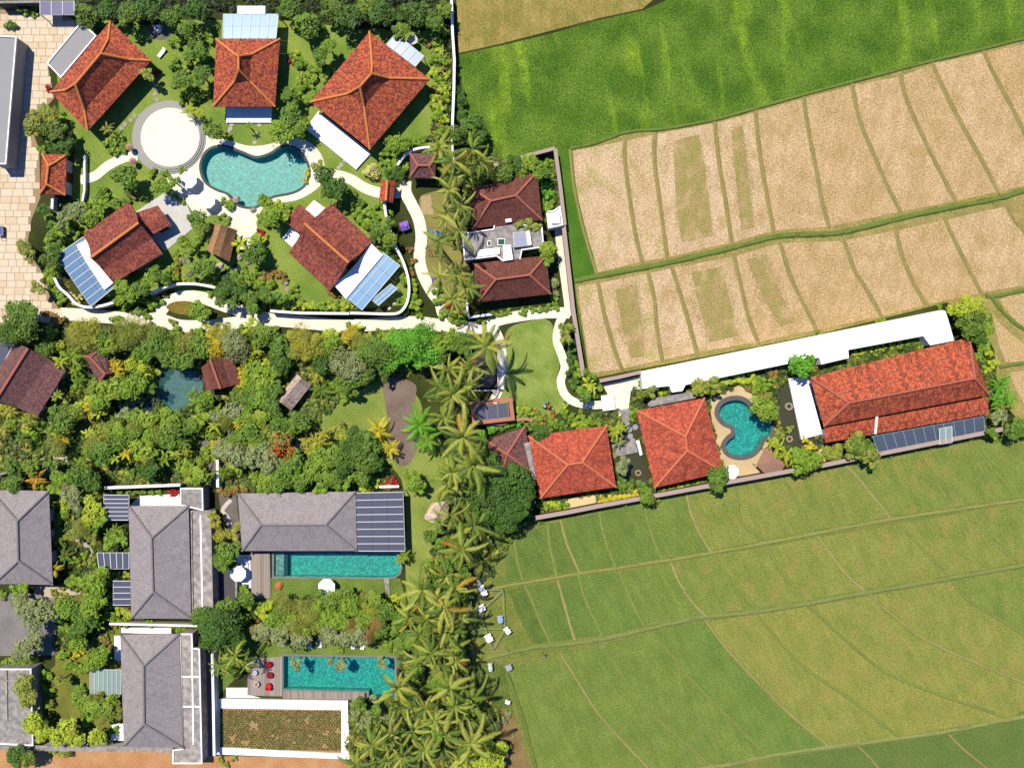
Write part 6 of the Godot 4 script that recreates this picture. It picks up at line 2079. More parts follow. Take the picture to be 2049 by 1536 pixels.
# ---------------------------------------------------------------- gardens
func garden_north() -> void:
	var a := "along the northern edge behind the villas"
	plants("tree", "dark green", a, "172,26,23 216,16,22 256,26,26 300,14,24 345,30,22 388,18,24 700,34,28 762,26,26 828,24,26 662,14,24")
	plants("tree", "deep green", a, "612,42,26 578,14,22 800,60,18 868,40,20 735,12,22 890,16,18")
	plants("shrub", "dark green", a, "45,16,14 20,48,12 60,18,12 196,55,14 150,14,16 790,30,14 850,14,14 640,52,14 560,24,12")
	plants("shrub", "lime green", "by the carport at the northern edge", "70,28,8 52,24,9")
	a = "between the north west villa and the northern villa"
	plants("tree", "deep green", a, "374,58,20 392,98,22 360,160,22 402,150,20")
	plants("shrub", "green", a, "352,84,15 376,118,15 415,70,14 384,190,17 350,128,13 404,185,15 410,112,14 366,195,14")
	plants("shrub", "lime green", a, "396,122,10 372,140,10 380,215,10")
	plants("shrub", "golden", a, "374,66,8 418,58,10 372,160,9")
	plants("palm", "lime green", "north of the round terrace", "378,222,19 398,228,14")
	plants("tree", "olive", "east of the north west villa's eaves", "294,148,15")
	plants("shrub", "red", "east of the north west villa's eaves", "314,145,8")
	plants("shrub", "red", "at the western tip of the north west villa", "96,176,7")
	a = "between the forecourt and the north west villa"
	plants("tree", "olive", a, "66,240,20 98,228,17 62,262,14")
	plants("tree", "dark green", a, "108,262,24 128,292,17 100,292,14")
	plants("shrub", "green", a, "90,215,12 120,240,12 84,300,12 120,228,9")
	plants("shrub", "orange", a, "103,227,6 112,232,6")
	plants("palm", "olive", "south of the north west villa", "216,258,16")
	plants("shrub", "green", "south of the north west villa", "232,285,15 215,285,13 246,296,11 225,302,12")
	a = "on the lawn between the west gate and the round terrace"
	plants("tree", "deep green", a, "246,350,26")
	plants("shrub", "deep green", a, "200,380,14 262,385,14 228,412,15 252,408,13 190,402,12")
	plants("shrub", "reddish", a, "265,390,12")
	plants("tree", "green", "south of the round terrace", "318,372,18 344,362,14")
	plants("shrub", "green", "south of the round terrace", "302,345,11 330,345,10 365,340,9 335,382,10 352,392,8 364,402,8")
	a = "between the northern villa and the largest villa"
	plants("tree", "deep green", a, "584,232,26 578,192,18 640,112,18")
	plants("tree", "green", a, "562,262,26 600,252,20 658,92,17")
	plants("shrub", "green", a, "605,124,14 622,142,15 600,160,14 640,132,13 620,168,13 596,182,14 588,118,10 650,150,12 612,200,12 630,185,10")
	plants("shrub", "lime green", a, "590,108,10 604,196,10 588,182,9 650,70,10")
	plants("shrub", "red", a, "586,122,7 578,120,6")
	plants("shrub", "pale yellow", "south of the largest villa beside the path", "742,340,17")
	plants("palm", "green", "on the lawn south of the northern villa", "497,252,11")
	plants("tree", "deep green", "at the northern tip of the kidney pool", "432,262,17")
	plants("shrub", "green", "at the northern tip of the kidney pool", "412,256,11 448,268,8")
	a = "along the white boundary wall"
	plants("shrub", "green", a, "872,78,14 886,118,13 876,160,14 892,196,12 874,232,14 888,264,14 868,118,11 880,290,13 862,310,13")
	plants("shrub", "lime green", a, "880,98,12 872,140,12 888,178,13 880,212,12 868,196,11 890,238,11 885,60,12 893,150,9")
	plants("shrub", "reddish", a, "884,140,9 870,178,9 880,250,9 860,86,9")
	plants("shrub", "dark green", "outside the white boundary wall", "919,182,15 921,206,16 918,232,15 912,150,9 914,130,8 925,222,12")
	plants("tree", "dark green", "outside the white boundary wall", "940,256,28 958,268,20 915,270,20")
	a = "south east of the largest villa"
	plants("tree", "green", a, "790,288,20 812,280,16")
	plants("shrub", "green", a, "770,305,13 800,310,14 782,330,15 808,330,13 826,285,14 845,278,12 765,325,10")
	plants("shrub", "dark green", a, "798,345,17 812,318,12 780,348,14")
	plants("shrub", "red", "beside the small brown pavilion", "838,298,8 848,302,6 826,300,6")
	a = "east of the kidney pool"
	plants("tree", "dark green", a, "672,378,26 650,352,20")
	plants("tree", "olive", a, "640,332,15")
	plants("shrub", "yellow", a, "614,345,8 611,360,7")
	plants("shrub", "deep green", a, "700,395,18 690,415,14 720,405,13")
	plants("shrub", "lime green", a, "556,405,10 540,415,10")
	a = "between the eastern gabled villa and the gateway"
	plants("shrub", "green", a, "715,428,15 740,424,14 758,410,12 730,448,14 752,440,12 775,425,11")
	plants("tree", "deep green", a, "755,462,18 778,478,17 780,445,13")
	plants("shrub", "dark green", a, "775,500,13 792,508,13 745,478,11 768,515,12")
	a = "beside the corner bed east of the blue glass roof"
	plants("shrub", "green", a, "800,545,12 808,560,12 820,600,16 826,570,12 805,600,10 830,612,14 782,540,10 838,630,10")
	plants("shrub", "dark green", a, "795,535,10 812,618,11 826,588,10")
	plants("shrub", "reddish", a, "822,545,9 826,522,8 820,500,8")
	plants("shrub", "pale yellow", "at the corner of the eastern blue glass roof", "793,554,9")

func garden_middle() -> void:
	var a := "between the western gabled villa and the forecourt"
	plants("tree", "dark green", a, "100,520,19 108,500,15 86,418,14")
	plants("tree", "grey green", a, "150,422,20 124,438,16")
	plants("tree", "green", a, "178,432,17 195,412,16 112,462,16")
	plants("shrub", "green", a, "104,440,13 100,472,13 128,478,12 96,490,12 118,540,12 150,470,12 140,450,12 208,430,12 210,395,12 226,408,12")
	plants("shrub", "golden", a, "142,470,10 150,482,8")
	plants("shrub", "red", a, "140,438,6 92,550,7")
	plants("tree", "olive", "leaning over the forecourt slabs", "52,500,17 70,574,15 42,488,11 56,516,10")
	plants("shrub", "green", "at the forecourt edge by the western glass roof", "98,560,13 110,582,13 122,600,12 92,540,11 105,545,11")
	plants("shrub", "pale yellow", "beside the curved wall of the western glass roof", "148,600,12 160,596,8 142,590,8")
	a = "south of the western gabled villa"
	plants("tree", "green", a, "242,572,18 262,590,17 236,598,13 300,560,18")
	plants("tree", "deep green", a, "282,578,17 310,548,17 332,560,15")
	plants("shrub", "green", a, "270,560,12 255,610,12 290,600,12 340,540,13 318,530,11 352,558,12")
	plants("shrub", "reddish", a, "330,555,10 352,545,10 358,520,9")
	a = "between the western gabled villa and the thatched bale"
	plants("tree", "deep green", a, "392,436,19 400,455,17 378,492,14 410,535,22")
	plants("tree", "grey green", a, "388,540,15 372,520,12")
	plants("shrub", "green", a, "366,482,13 372,508,12 395,480,12 400,510,12 412,548,12 440,562,14 384,560,13 352,505,10")
	plants("shrub", "golden", a, "352,512,8 345,560,10 366,556,8")
	plants("shrub", "green", "on the terrace beside the thatched bale", "445,434,9 454,441,9 458,408,12 447,402,8")
	a = "around the thatched bale and the eastern lawn"
	plants("tree", "dark green", a, "458,572,20 440,588,17 512,505,22 482,580,17")
	plants("tree", "green", a, "546,430,22 562,424,16 530,400,16")
	plants("tree", "deep green", a, "472,562,17 500,596,17 530,590,17 555,595,15")
	plants("shrub", "green", a, "530,445,12 520,432,11 575,418,11 545,448,10 470,545,10 488,542,10 500,552,11 515,545,10 512,566,12 540,570,12 580,596,12 590,578,11 528,560,10")
	plants("shrub", "reddish", a, "530,552,12 545,545,10 560,548,11 568,560,8")
	plants("shrub", "red", "by the cream terrace north of the eastern lawn", "521,464,8 526,470,6")
	plants("shrub", "lime green", "by the cream terrace north of the eastern lawn", "530,476,8 524,484,7")
	plants("banana", "lime green", "beside the thatched bale", "480,488,22")
	plants("banana", "green", "beside the thatched bale, on the lawn side", "512,482,20 522,500,18")
	a = "in the hedge along the straight white wall"
	plants("shrub", "lime green", a, "572,612,11 590,610,11 608,612,11 626,611,11 662,612,11 690,614,11 704,608,9")
	plants("shrub", "green", a, "645,613,12 600,600,9 676,610,10 556,612,11 580,602,9")
	plants("shrub", "reddish", "at the southern corner of the eastern gabled villa", "662,582,12 672,590,8")
	a = "along the upper loop of the main path"
	plants("tree", "green", a, "396,618,18 408,628,14")
	plants("tree", "deep green", a, "440,600,14 462,604,14 500,616,16")
	plants("shrub", "green", a, "440,582,12 420,586,9 475,600,11 520,618,11 312,600,12 300,610,12 280,620,12 292,632,10 460,588,12")
	plants("shrub", "olive", a, "330,590,7 345,645,9 300,650,10 260,655,10")
	# the jungle south of the main path
	a = "on the slope south of the main path"
	plants("tree", "deep green", a, "44,640,42 20,664,30 322,690,34 752,706,34 292,704,24 520,668,26 560,700,26 395,690,26")
	plants("feathery", "golden", a, "168,664,36 606,690,38 444,664,22 640,704,18")
	plants("feathery", "olive", a, "256,666,38 300,672,24 366,690,26 720,690,24")
	plants("feathery", "yellow", a, "432,690,22 700,668,18 424,668,16")
	plants("tree", "grey green", a, "470,690,30 690,730,34 716,726,22")
	plants("tree", "bright green", a, "812,690,38 846,672,30 850,712,28 784,720,24")
	plants("tree", "green", a, "660,690,22 782,676,22 336,716,22 216,690,22 880,690,22")
	plants("tree", "dark green", a, "640,726,22 204,676,22 90,700,18 560,730,20 736,745,18 880,718,18 770,748,16")
	plants("shrub", "lime green", a, "102,664,15 96,690,16 115,690,13 668,672,14 690,690,12 650,668,12 738,672,11 600,668,10 630,676,11 720,660,10")
	plants("shrub", "green", a, "545,660,13 580,670,12 700,654,11 760,668,11 900,690,14 905,668,12 400,664,12 350,664,12 230,640,12 480,660,11 505,700,16 490,716,14")
	plants("banana", "lime green", a, "412,650,13 500,655,20 712,655,16 505,640,14")
	plants("shrub", "purple", "beside the maroon villa at the western edge", "38,690,11 46,698,9")
	plants("shrub", "reddish", "at the foot of the forecourt", "105,636,12 120,640,11 90,628,9")
	# jungle garden
	a = "in the jungle garden west of the lagoon"
	plants("palm", "green", a, "142,716,27 150,740,20")
	plants("cycad", "green", a, "160,768,22")
	plants("tree", "green", a, "270,766,24 224,780,26 252,782,22 196,806,20")
	plants("tree", "deep green", a, "120,838,28 186,780,18 200,690,20 148,826,18")
	plants("shrub", "lime green", a, "182,800,15 160,812,14 290,730,17 262,728,17 300,760,13 275,744,14 306,745,12 250,765,12")
	plants("palm", "yellow", a, "232,738,20 238,752,16 226,725,14")
	plants("palm", "golden", a, "188,822,22 176,828,16 206,815,15")
	plants("shrub", "yellow", a, "293,770,12 192,845,11 196,835,9")
	plants("shrub", "reddish", a, "146,845,11 148,858,9 205,698,8")
	plants("shrub", "grey green", a, "150,815,9 265,802,13 285,800,11 146,830,8")
	a = "in the jungle garden by the western edge"
	plants("palm", "golden", a, "8,812,20 20,824,20 6,860,16")
	plants("palm", "olive", a, "56,845,22 62,828,18")
	plants("shrub", "green", a, "62,870,14 78,850,12 40,838,13 22,850,12 70,885,12 92,860,10")
	a = "around the lagoon"
	plants("tree", "deep green", a, "338,716,24 368,722,22 392,700,18 300,780,13")
	plants("tree", "green", a, "340,838,22 408,800,20 336,690,20")
	plants("palm", "green", a, "398,806,24 386,790,18 412,815,18 358,714,22")
	plants("palm", "yellow", "east of the brown red gabled pavilion", "484,742,18 488,758,18 478,770,14 492,725,14")
	plants("palm", "lime green", "north east of the brown red gabled pavilion", "496,716,22 506,702,18")
	a = "between the brown red pavilion and the shingled gazebo"
	plants("tree", "green", a, "528,762,24 510,742,20 548,742,18 520,792,24 500,770,18")
	plants("tree", "deep green", a, "545,780,22 500,800,22 538,810,20 560,725,18 476,790,18")
	plants("banana", "green", a, "540,792,18 516,776,16 552,812,16")
	plants("shrub", "lime green", a, "530,730,12 512,724,12 570,748,12 552,756,11 492,790,11")
	plants("shrub", "golden", "behind the shingled gazebo", "572,772,11 584,760,10 592,748,9")
	a = "beside the shingled gazebo and the sunlit lawn"
	plants("palm", "golden", a, "640,740,28")
	plants("cycad", "deep green", a, "642,780,27")
	plants("tree", "deep green", a, "690,770,20 702,784,15 722,752,20")
	plants("shrub", "green", a, "690,796,12 670,770,12 660,762,12")
	plants("shrub", "olive", a, "668,862,14 684,855,12 690,870,11")
	a = "in the heart of the jungle garden"
	plants("tree", "deep green", a, "345,850,26 378,850,20 590,846,24 556,848,22 500,862,26 240,884,24 200,905,28 336,880,20 470,885,22")
	plants("tree", "green", a, "268,838,18 296,842,18 230,860,22 482,838,22 518,836,20 286,905,26 510,880,20 262,866,18 300,870,18 400,838,16")
	plants("tree", "grey green", a, "470,824,24 462,906,28 502,918,26 444,896,22 532,905,22 540,930,24 245,830,14 430,830,14")
	plants("feathery", "olive", a, "212,866,24 186,888,20 268,856,18 320,868,18 452,842,18 110,892,20 500,848,14")
	plants("palm", "lime green", a, "386,846,21 396,858,16 434,822,18 430,852,18 350,905,18 370,900,16 320,850,18")
	plants("banana", "green", a, "330,915,20 300,930,18 352,885,18 480,934,16 310,896,16 410,870,14")
	plants("palm", "yellow", a, "300,868,15 308,880,13 192,870,13 118,870,18 130,882,16")
	plants("shrub", "lime green", a, "232,880,11 250,920,13 278,890,12 244,940,10 218,850,11 470,848,11 364,918,10 342,870,10")
	plants("shrub", "yellow", a, "468,842,9 206,892,9 196,882,8 204,938,9 130,855,8")
	plants("shrub", "green", a, "410,900,13 426,915,12 312,836,12 276,824,12 258,842,11 352,930,12 384,880,12 440,862,12 228,905,13 180,910,13 260,950,12 290,950,11 160,870,12 142,880,11 148,900,12")
	plants("tree", "orange flowered", "by the white flagged strip", "562,882,23 580,905,16 552,905,15")
	var wild := poly("-10,700 140,690 300,735 305,830 420,790 560,830 600,870 560,960 440,960 420,915 210,965 120,950 40,900 -10,890")
	for i in 70:
		var q := Vector2(rng.randf_range(0, 620), rng.randf_range(690, 965))
		var m := w(q.x, q.y)
		var clear := Geometry2D.is_point_in_polygon(Vector2(m.x, m.z), wild)
		for h in holes + [poly("-14,672 31,688 140,740 80,840 -48,800"), poly("395,725 475,705 488,770 441,785"), poly("168,705 205,690 230,745 196,772")]:
			clear = clear and not Geometry2D.is_point_in_polygon(Vector2(m.x, m.z), h)
		if clear:
			plant(["palm", "cycad", "banana", "palm"][i % 4], ["lime green", "green", "yellow green", "deep green", "lime green", "yellow"][i % 6], "scattered through the jungle garden", q.x, q.y, rng.randf_range(12, 19), rng.randf_range(2.6, 4.2))
	a = "between the sunlit lawn and the wide grey villa"
	plants("palm", "golden", a, "636,884,24 622,900,18 612,882,16 690,872,16 648,868,16")
	plants("palm", "yellow", a, "757,862,30 780,898,24")
	plants("tree", "dark green", a, "700,905,30 730,925,26 690,932,24 712,870,22 748,928,20")
	plants("tree", "deep green", a, "735,892,26 668,915,24 670,960,20 582,935,28 560,962,24 600,962,20 722,955,18")
	plants("tree", "green", a, "640,922,24 620,945,22 650,958,20 640,978,16 536,962,20 690,965,16")
	plants("banana", "green", a, "648,905,20 632,935,18 590,950,18 612,972,16")
	plants("shrub", "green", a, "668,980,11 700,980,11 604,980,11 575,985,11 550,985,11 660,895,12 615,925,12 520,975,12 506,955,13 528,990,9 686,880,11")
	plants("shrub", "lime green", a, "738,974,13 752,966,12 726,980,10 470,932,14 488,925,12 664,940,11 650,985,9 478,945,10")
	plants("shrub", "red", "along the white planter wall", "775,966,9 788,962,9 762,968,7 792,970,7")
	plants("shrub", "reddish", "at the corner of the wide grey villa", "448,985,12 465,978,12 490,982,9")

func garden_south() -> void:
	var a := "north of the western grey villas"
	plants("palm", "orange", a, "72,956,27")
	plants("tree", "deep green", a, "24,935,20 24,968,18 60,935,18 98,930,14")
	plants("tree", "dark green", a, "158,950,26 182,965,20 140,960,18 300,935,22 282,948,16")
	plants("tree", "green", a, "120,958,19 112,978,15 390,950,22 372,938,16 415,955,13")
	plants("tree", "grey green", a, "140,985,22 148,1005,18")
	plants("palm", "green", a, "400,935,18 382,955,18")
	plants("shrub", "lime green", a, "120,1000,13 128,1012,12 106,992,11 108,1010,10 88,975,9")
	plants("shrub", "green", a, "160,985,13 180,995,12 125,1030,14 112,1040,12 200,975,10 105,975,10 60,978,12")
	plants("palm", "olive", "growing up beside the western grey villa's roof", "86,1018,16 100,1005,12")
	a = "between the western and the tall grey villas"
	plants("tree", "lime green", a, "188,1022,22 176,1040,18 178,1005,15")
	plants("tree", "green", a, "200,1040,16 240,1078,16 218,1082,16 180,1060,14")
	plants("feathery", "olive", a, "160,1056,20 146,1072,16 184,1078,15")
	plants("palm", "green", a, "218,1070,16 232,1058,14 246,1072,12")
	plants("cycad", "deep green", a, "130,1112,19 116,1080,16")
	plants("palm", "yellow", a, "106,1138,20")
	plants("shrub", "green", a, "122,1098,12 148,1120,11 150,1160,15 140,1165,12 168,1110,10 116,1060,11 112,1045,11")
	plants("tree", "green", a, "184,1168,26 190,1200,22 176,1222,22 200,1146,16")
	plants("tree", "deep green", a, "150,1222,22 168,1252,22 150,1266,18")
	plants("shrub", "lime green", "framing the lowest dark panel roof", "222,1150,10 238,1152,9 252,1150,9 218,1168,9 220,1190,9 222,1212,10 238,1222,12 252,1230,11")
	plants("shrub", "reddish", "framing the lowest dark panel roof", "256,1222,8 206,1000,8 214,984,8")
	plants("shrub", "green", "south of the tall grey villa", "230,1240,12 248,1246,10 300,1246,9 354,1258,9 366,1262,8 215,1232,13")
	plants("shrub", "green", "in the clipped hedge north of the tall grey villa", "222,982,8 240,984,8 255,983,8 270,984,8 286,984,8 302,984,8 318,984,8")
	plants("shrub", "red", "in the clipped hedge north of the tall grey villa", "342,984,9 352,985,8")
	a = "around the grey yard in the south west"
	plants("tree", "grey green", a, "50,1212,26 82,1224,26 64,1240,20 46,1300,24 66,1285,20 28,1200,14")
	plants("tree", "green", a, "128,1216,22 30,1180,14 48,1176,12")
	plants("shrub", "green", a, "12,1326,12 30,1328,12 44,1326,12 60,1318,12 6,1190,10 120,1242,13 130,1256,12")
	plants("shrub", "reddish", a, "22,1320,8 56,1322,8")
	a = "in the gardens west of the southernmost grey villa"
	plants("tree", "olive", a, "48,1372,22 58,1395,20 44,1395,14 120,1362,13")
	plants("tree", "green", a, "184,1322,24 200,1310,18 150,1286,18 182,1420,24 160,1398,20 212,1412,22")
	plants("feathery", "olive", a, "206,1432,20 232,1420,16 190,1402,18")
	plants("tree", "lime green", a, "66,1452,24 84,1468,20 132,1464,26 150,1480,18 116,1480,16 188,1474,18")
	plants("tree", "dark green", a, "80,1445,16 30,1515,22 52,1518,18")
	plants("shrub", "green", a, "140,1330,13 126,1310,12 160,1340,12 90,1350,12 80,1375,12 75,1345,11 100,1385,11 96,1410,12 170,1440,12 225,1440,12 230,1462,11 215,1470,9 160,1376,12 240,1402,12 228,1398,10 104,1500,12 224,1345,8")
	plants("shrub", "yellow", a, "152,1310,10 164,1302,7 170,1240,8")
	plants("shrub", "reddish", a, "218,1300,9 222,1320,9 212,1285,9 230,1252,8")
	plants("banana", "lime green", "south west of the tall grey villa", "176,1252,18 196,1250,14 158,1246,14")
	plants("shrub", "olive", "on the orange earth at the southern edge", "126,1508,16 440,1520,9 452,1528,8 470,1518,7")
	# centre south
	a = "beside the concrete roofs and the lap pool"
	plants("tree", "dark green", a, "440,1258,46 412,1240,26 462,1290,28 395,1235,18", )
	plants("tree", "deep green", a, "458,1106,24 442,1125,20 490,1198,18 455,1215,20")
	plants("feathery", "golden", a, "432,1050,14 436,1070,14 428,1032,12 465,1070,16 474,1055,10")
	plants("shrub", "green", a, "488,1178,12 470,1135,10 500,1212,11 440,1085,12")
	plants("coconut", "green", "south of the dark tree by the concrete roof", "440,1330,32,6.0 470,1310,34,6.5 490,1332,28,5.5 455,1345,24,5")
	a = "between the lap pool and the southern pool"
	plants("feathery", "olive", a, "566,1206,24 602,1216,22 590,1252,24 622,1240,22")
	plants("tree", "green", a, "548,1242,22 580,1232,18 610,1258,18 632,1216,18 560,1262,16 680,1240,22")
	plants("feathery", "golden", a, "610,1230,18 580,1228,16 640,1260,16 742,1218,18")
	plants("tree", "deep green", a, "662,1204,22 640,1196,14 742,1200,24 768,1222,22 760,1260,20 690,1190,18")
	plants("tree", "grey green", a, "555,1272,26 520,1264,22 600,1280,22 660,1272,22 720,1268,24 690,1280,18")
	plants("tree", "green", a, "660,1232,22 645,1250,18 700,1212,22 722,1240,22 676,1214,16")
	plants("feathery", "reddish", a, "744,1250,22 736,1270,18 700,1250,18 720,1200,16 752,1238,14")
	plants("shrub", "lime green", a, "520,1222,16 535,1210,13 512,1215,11 530,1238,12")
	plants("shrub", "yellow", a, "746,1228,9 740,1222,7")
	plants("shrub", "orange", a, "510,1258,11 516,1248,8 506,1268,7")
	plants("shrub", "green", a, "490,1240,13 500,1262,11 480,1225,11 780,1240,13 775,1272,12 778,1292,11 590,1296,8 680,1300,8")
	plants("tree", "grey green", "overhanging the northern rim of the southern pool", "592,1328,14 680,1330,14 762,1326,12 660,1326,9", )
	plants("palm", "green", "at the eastern end of the lap pool", "808,1112,18 800,1120,12")
	plants("tree", "green", "on the lawn east of the wide grey villa", "828,960,20 838,978,14 818,950,12")
	plants("tree", "deep green", "on the weedy plot beside the planted bed", "722,1412,16 750,1420,14")
	plants("shrub", "grey green", "on the weedy plot beside the planted bed", "712,1430,12 735,1436,12 760,1412,12 745,1400,11 720,1450,11 770,1432,11 708,1406,9")
	plants("shrub", "lime green", "below the palms at the lap pool lawn", "785,1198,10 796,1196,9")
	plants("shrub", "dark green", "on the timber frame of the dark panel roof", "796,995,11 800,1020,9 793,1008,8")

func garden_east() -> void:
	var a := "inside the middle compound"
	plants("tree", "dark green", a, "1010,340,24 1030,325,20 960,350,18")
	plants("tree", "green", a, "1060,325,20 1082,342,18 1046,340,17")
	plants("shrub", "bright green", a, "1086,368,13 1096,388,13 1090,408,11 1092,350,12 1074,320,12")
	plants("shrub", "green", a, "1100,372,10 1100,410,12 1085,415,10 1098,322,10 1088,330,11 1106,348,8")
	plants("tree", "green", a, "1096,500,19 1092,522,16")
	plants("tree", "olive", a, "1042,442,14 1062,450,15 1076,452,10")
	plants("shrub", "grey green", a, "1106,566,13 1110,585,10")
	plants("shrub", "yellow", a, "1070,504,7 1062,508,6")
	plants("shrub", "green", a, "1110,600,10 1052,510,8 1085,440,9")
	a = "in the clipped border below the southern brown villa"
	plants("shrub", "green", a, "990,630,8 1004,627,8 1018,624,8 1050,622,9 1066,620,9 1082,618,9 1098,616,9 1112,614,9 1044,626,7 976,634,9 962,640,10")
	plants("shrub", "red", "at the bend of the path west of the southern brown villa", "900,607,12")
	plants("shrub", "green", "at the bend of the path west of the southern brown villa", "880,598,13 888,625,12 905,628,13 925,640,14 876,585,11 910,642,10")
	plants("tree", "deep green", "between the bright trees and the rounded lawn", "925,680,18 910,690,14 928,700,16")
	a = "between the lawn loop and the stubble wall"
	plants("tree", "olive", a, "1134,658,15 1130,676,15")
	plants("shrub", "dark green", a, "1144,700,12 1142,720,13 1146,742,13 1150,762,14 1140,690,11")
	plants("shrub", "green", a, "1162,745,13 1154,728,10 1160,782,13 1185,790,13 1196,770,12")
	plants("banana", "lime green", a, "1178,768,18 1186,778,14")
	plants("tree", "deep green", a, "1168,790,16 1180,752,14")
	a = "along the southern rim of the rounded lawn"
	plants("shrub", "green", a, "1042,832,12 1060,826,12 1076,834,11 1130,826,11 1146,838,12 1162,832,12 1180,842,12 1110,846,12 1098,838,8 1196,846,10")
	plants("shrub", "lime green", a, "1034,820,9 1130,812,8 1150,846,10 1168,848,10 1050,815,7")
	plants("shrub", "orange", a, "1098,812,6 1072,818,5")
	plants("shrub", "reddish", a, "1088,836,9 1104,830,9 1072,842,9")
	a = "between the brick wall and the brown annex"
	plants("tree", "dark green", a, "1082,866,18")
	plants("shrub", "bright green", a, "980,858,12 1018,848,11 1034,845,11 966,868,11")
	plants("shrub", "deep green", a, "1060,852,12 1100,856,11 1128,852,11 998,855,11")
	a = "beside the narrow dark pond"
	plants("palm", "lime green", a, "1232,862,20 1244,856,15")
	plants("cycad", "grey green", a, "1238,884,16")
	plants("tree", "grey green", a, "1248,938,16 1252,925,12")
	plants("shrub", "deep green", a, "1245,962,13 1262,968,10 1240,976,10")
	plants("shrub", "green", a, "1268,822,11 1262,838,8 1292,780,12 1282,765,8")
	plants("tree", "olive", "north of the red pavilion by the round pool", "1302,786,16")
	plants("shrub", "lime green", "north of the red pavilion by the round pool", "1322,784,9 1334,780,8 1346,778,8")
	a = "along the long southern wall"
	plants("shrub", "yellow", a, "1204,1002,11 1222,1000,13 1240,998,13 1258,996,12 1272,988,9")
	plants("shrub", "lime green", a, "1210,1008,9 1232,1006,10 1250,1004,9 1100,1005,11 1116,1010,10 1330,984,9 1360,974,10")
	plants("tree", "deep green", a, "1296,994,17 1284,972,12 1726,894,24")
	plants("shrub", "green", a, "1312,998,10 1320,982,9 1345,978,9 1372,966,9 1088,1012,12 1130,1012,10 1110,990,11 1084,995,11 1395,962,8")
	plants("tree", "deep green", "south of the red pavilion by the pool", "1436,958,25")
	a = "around the figure of eight pool"
	plants("tree", "olive", a, "1402,778,18 1424,768,15 1436,780,12")
	plants("shrub", "lime green", a, "1456,762,12 1474,756,12 1490,760,13 1506,758,12 1500,745,10 1484,746,9")
	plants("shrub", "green", a, "1440,764,11 1522,760,12 1535,772,11 1516,776,11 1544,758,10")
	plants("shrub", "reddish", a, "1550,748,11 1538,742,9 1530,784,9 1500,778,8")
	plants("tree", "green", a, "1528,812,26 1545,832,14")
	plants("shrub", "olive", a, "1556,862,10 1580,858,9 1566,875,8")
	plants("tree", "bright green", "on the long white roof's southern edge", "1612,732,26")
	a = "south of the olive pond"
	plants("palm", "lime green", a, "1556,896,20 1572,910,20 1544,884,15 1588,920,18")
	plants("tree", "green", a, "1602,915,20 1618,930,18 1640,918,15 1600,938,14")
	plants("shrub", "yellow", a, "1624,892,12 1610,880,8")
	plants("shrub", "olive", a, "1672,906,19 1654,902,12")
	plants("shrub", "pale yellow", a, "1642,906,9 1650,918,8")
	plants("tree", "olive", a, "1715,885,22 1735,905,22 1752,920,14 1708,905,14", )
	plants("shrub", "lime green", "between the white roof and the mossy roof", "1712,706,8 1726,703,8 1742,700,8 1756,697,8 1770,695,8 1786,691,9 1802,688,9")
	plants("shrub", "green", "between the white roof and the mossy roof", "1818,684,9 1832,681,9 1842,676,9")
	a = "at the north eastern corner of the mossy red house"
	plants("tree", "lime green", a, "1932,612,22 1958,610,18 1910,620,14")
	plants("tree", "dark green", a, "1948,648,28 1958,675,20 1930,645,16")
	plants("tree", "green", a, "1968,640,20 1972,662,18 1972,690,16 1962,712,15")
	plants("shrub", "lime green", a, "1915,640,10 1925,655,9 1978,705,11 1986,728,12 1975,740,10")
	a = "at the eastern end of the mossy red house"
	plants("palm", "bright green", a, "2000,772,26 2016,792,22 1996,800,20 2010,760,18")
	plants("palm", "green", a, "2002,815,16 2024,806,16")
	plants("tree", "grey green", a, "2010,832,15 1995,840,12")
	plants("tree", "deep green", a, "2030,862,18 2045,845,16 1990,866,12 2048,862,14")
	plants("shrub", "lime green", a, "1975,868,9 1990,876,8 1960,872,7 1945,876,7")
	plants("shrub", "green", "along the foot of the blue grey glass panes", "1800,904,6 1830,899,6 1860,893,6 1920,881,6 1782,908,7")
	plants("shrub", "green", "between the stubble plots and the long white roof", "1300,744,6 1318,740,6 1420,718,6 1520,694,6 1640,668,7 1768,642,8 1756,644,6 1450,712,5 1880,612,7")
	plants("tree", "dark green", "great crown beside the brown annex", "1004,966,46,9.0 960,985,36,8.5 1040,975,38,8.5 990,1020,40,8.5 1030,1018,32,8.0 975,930,28,8.0 1046,1000,24,8.0 1010,1050,20,7.0")

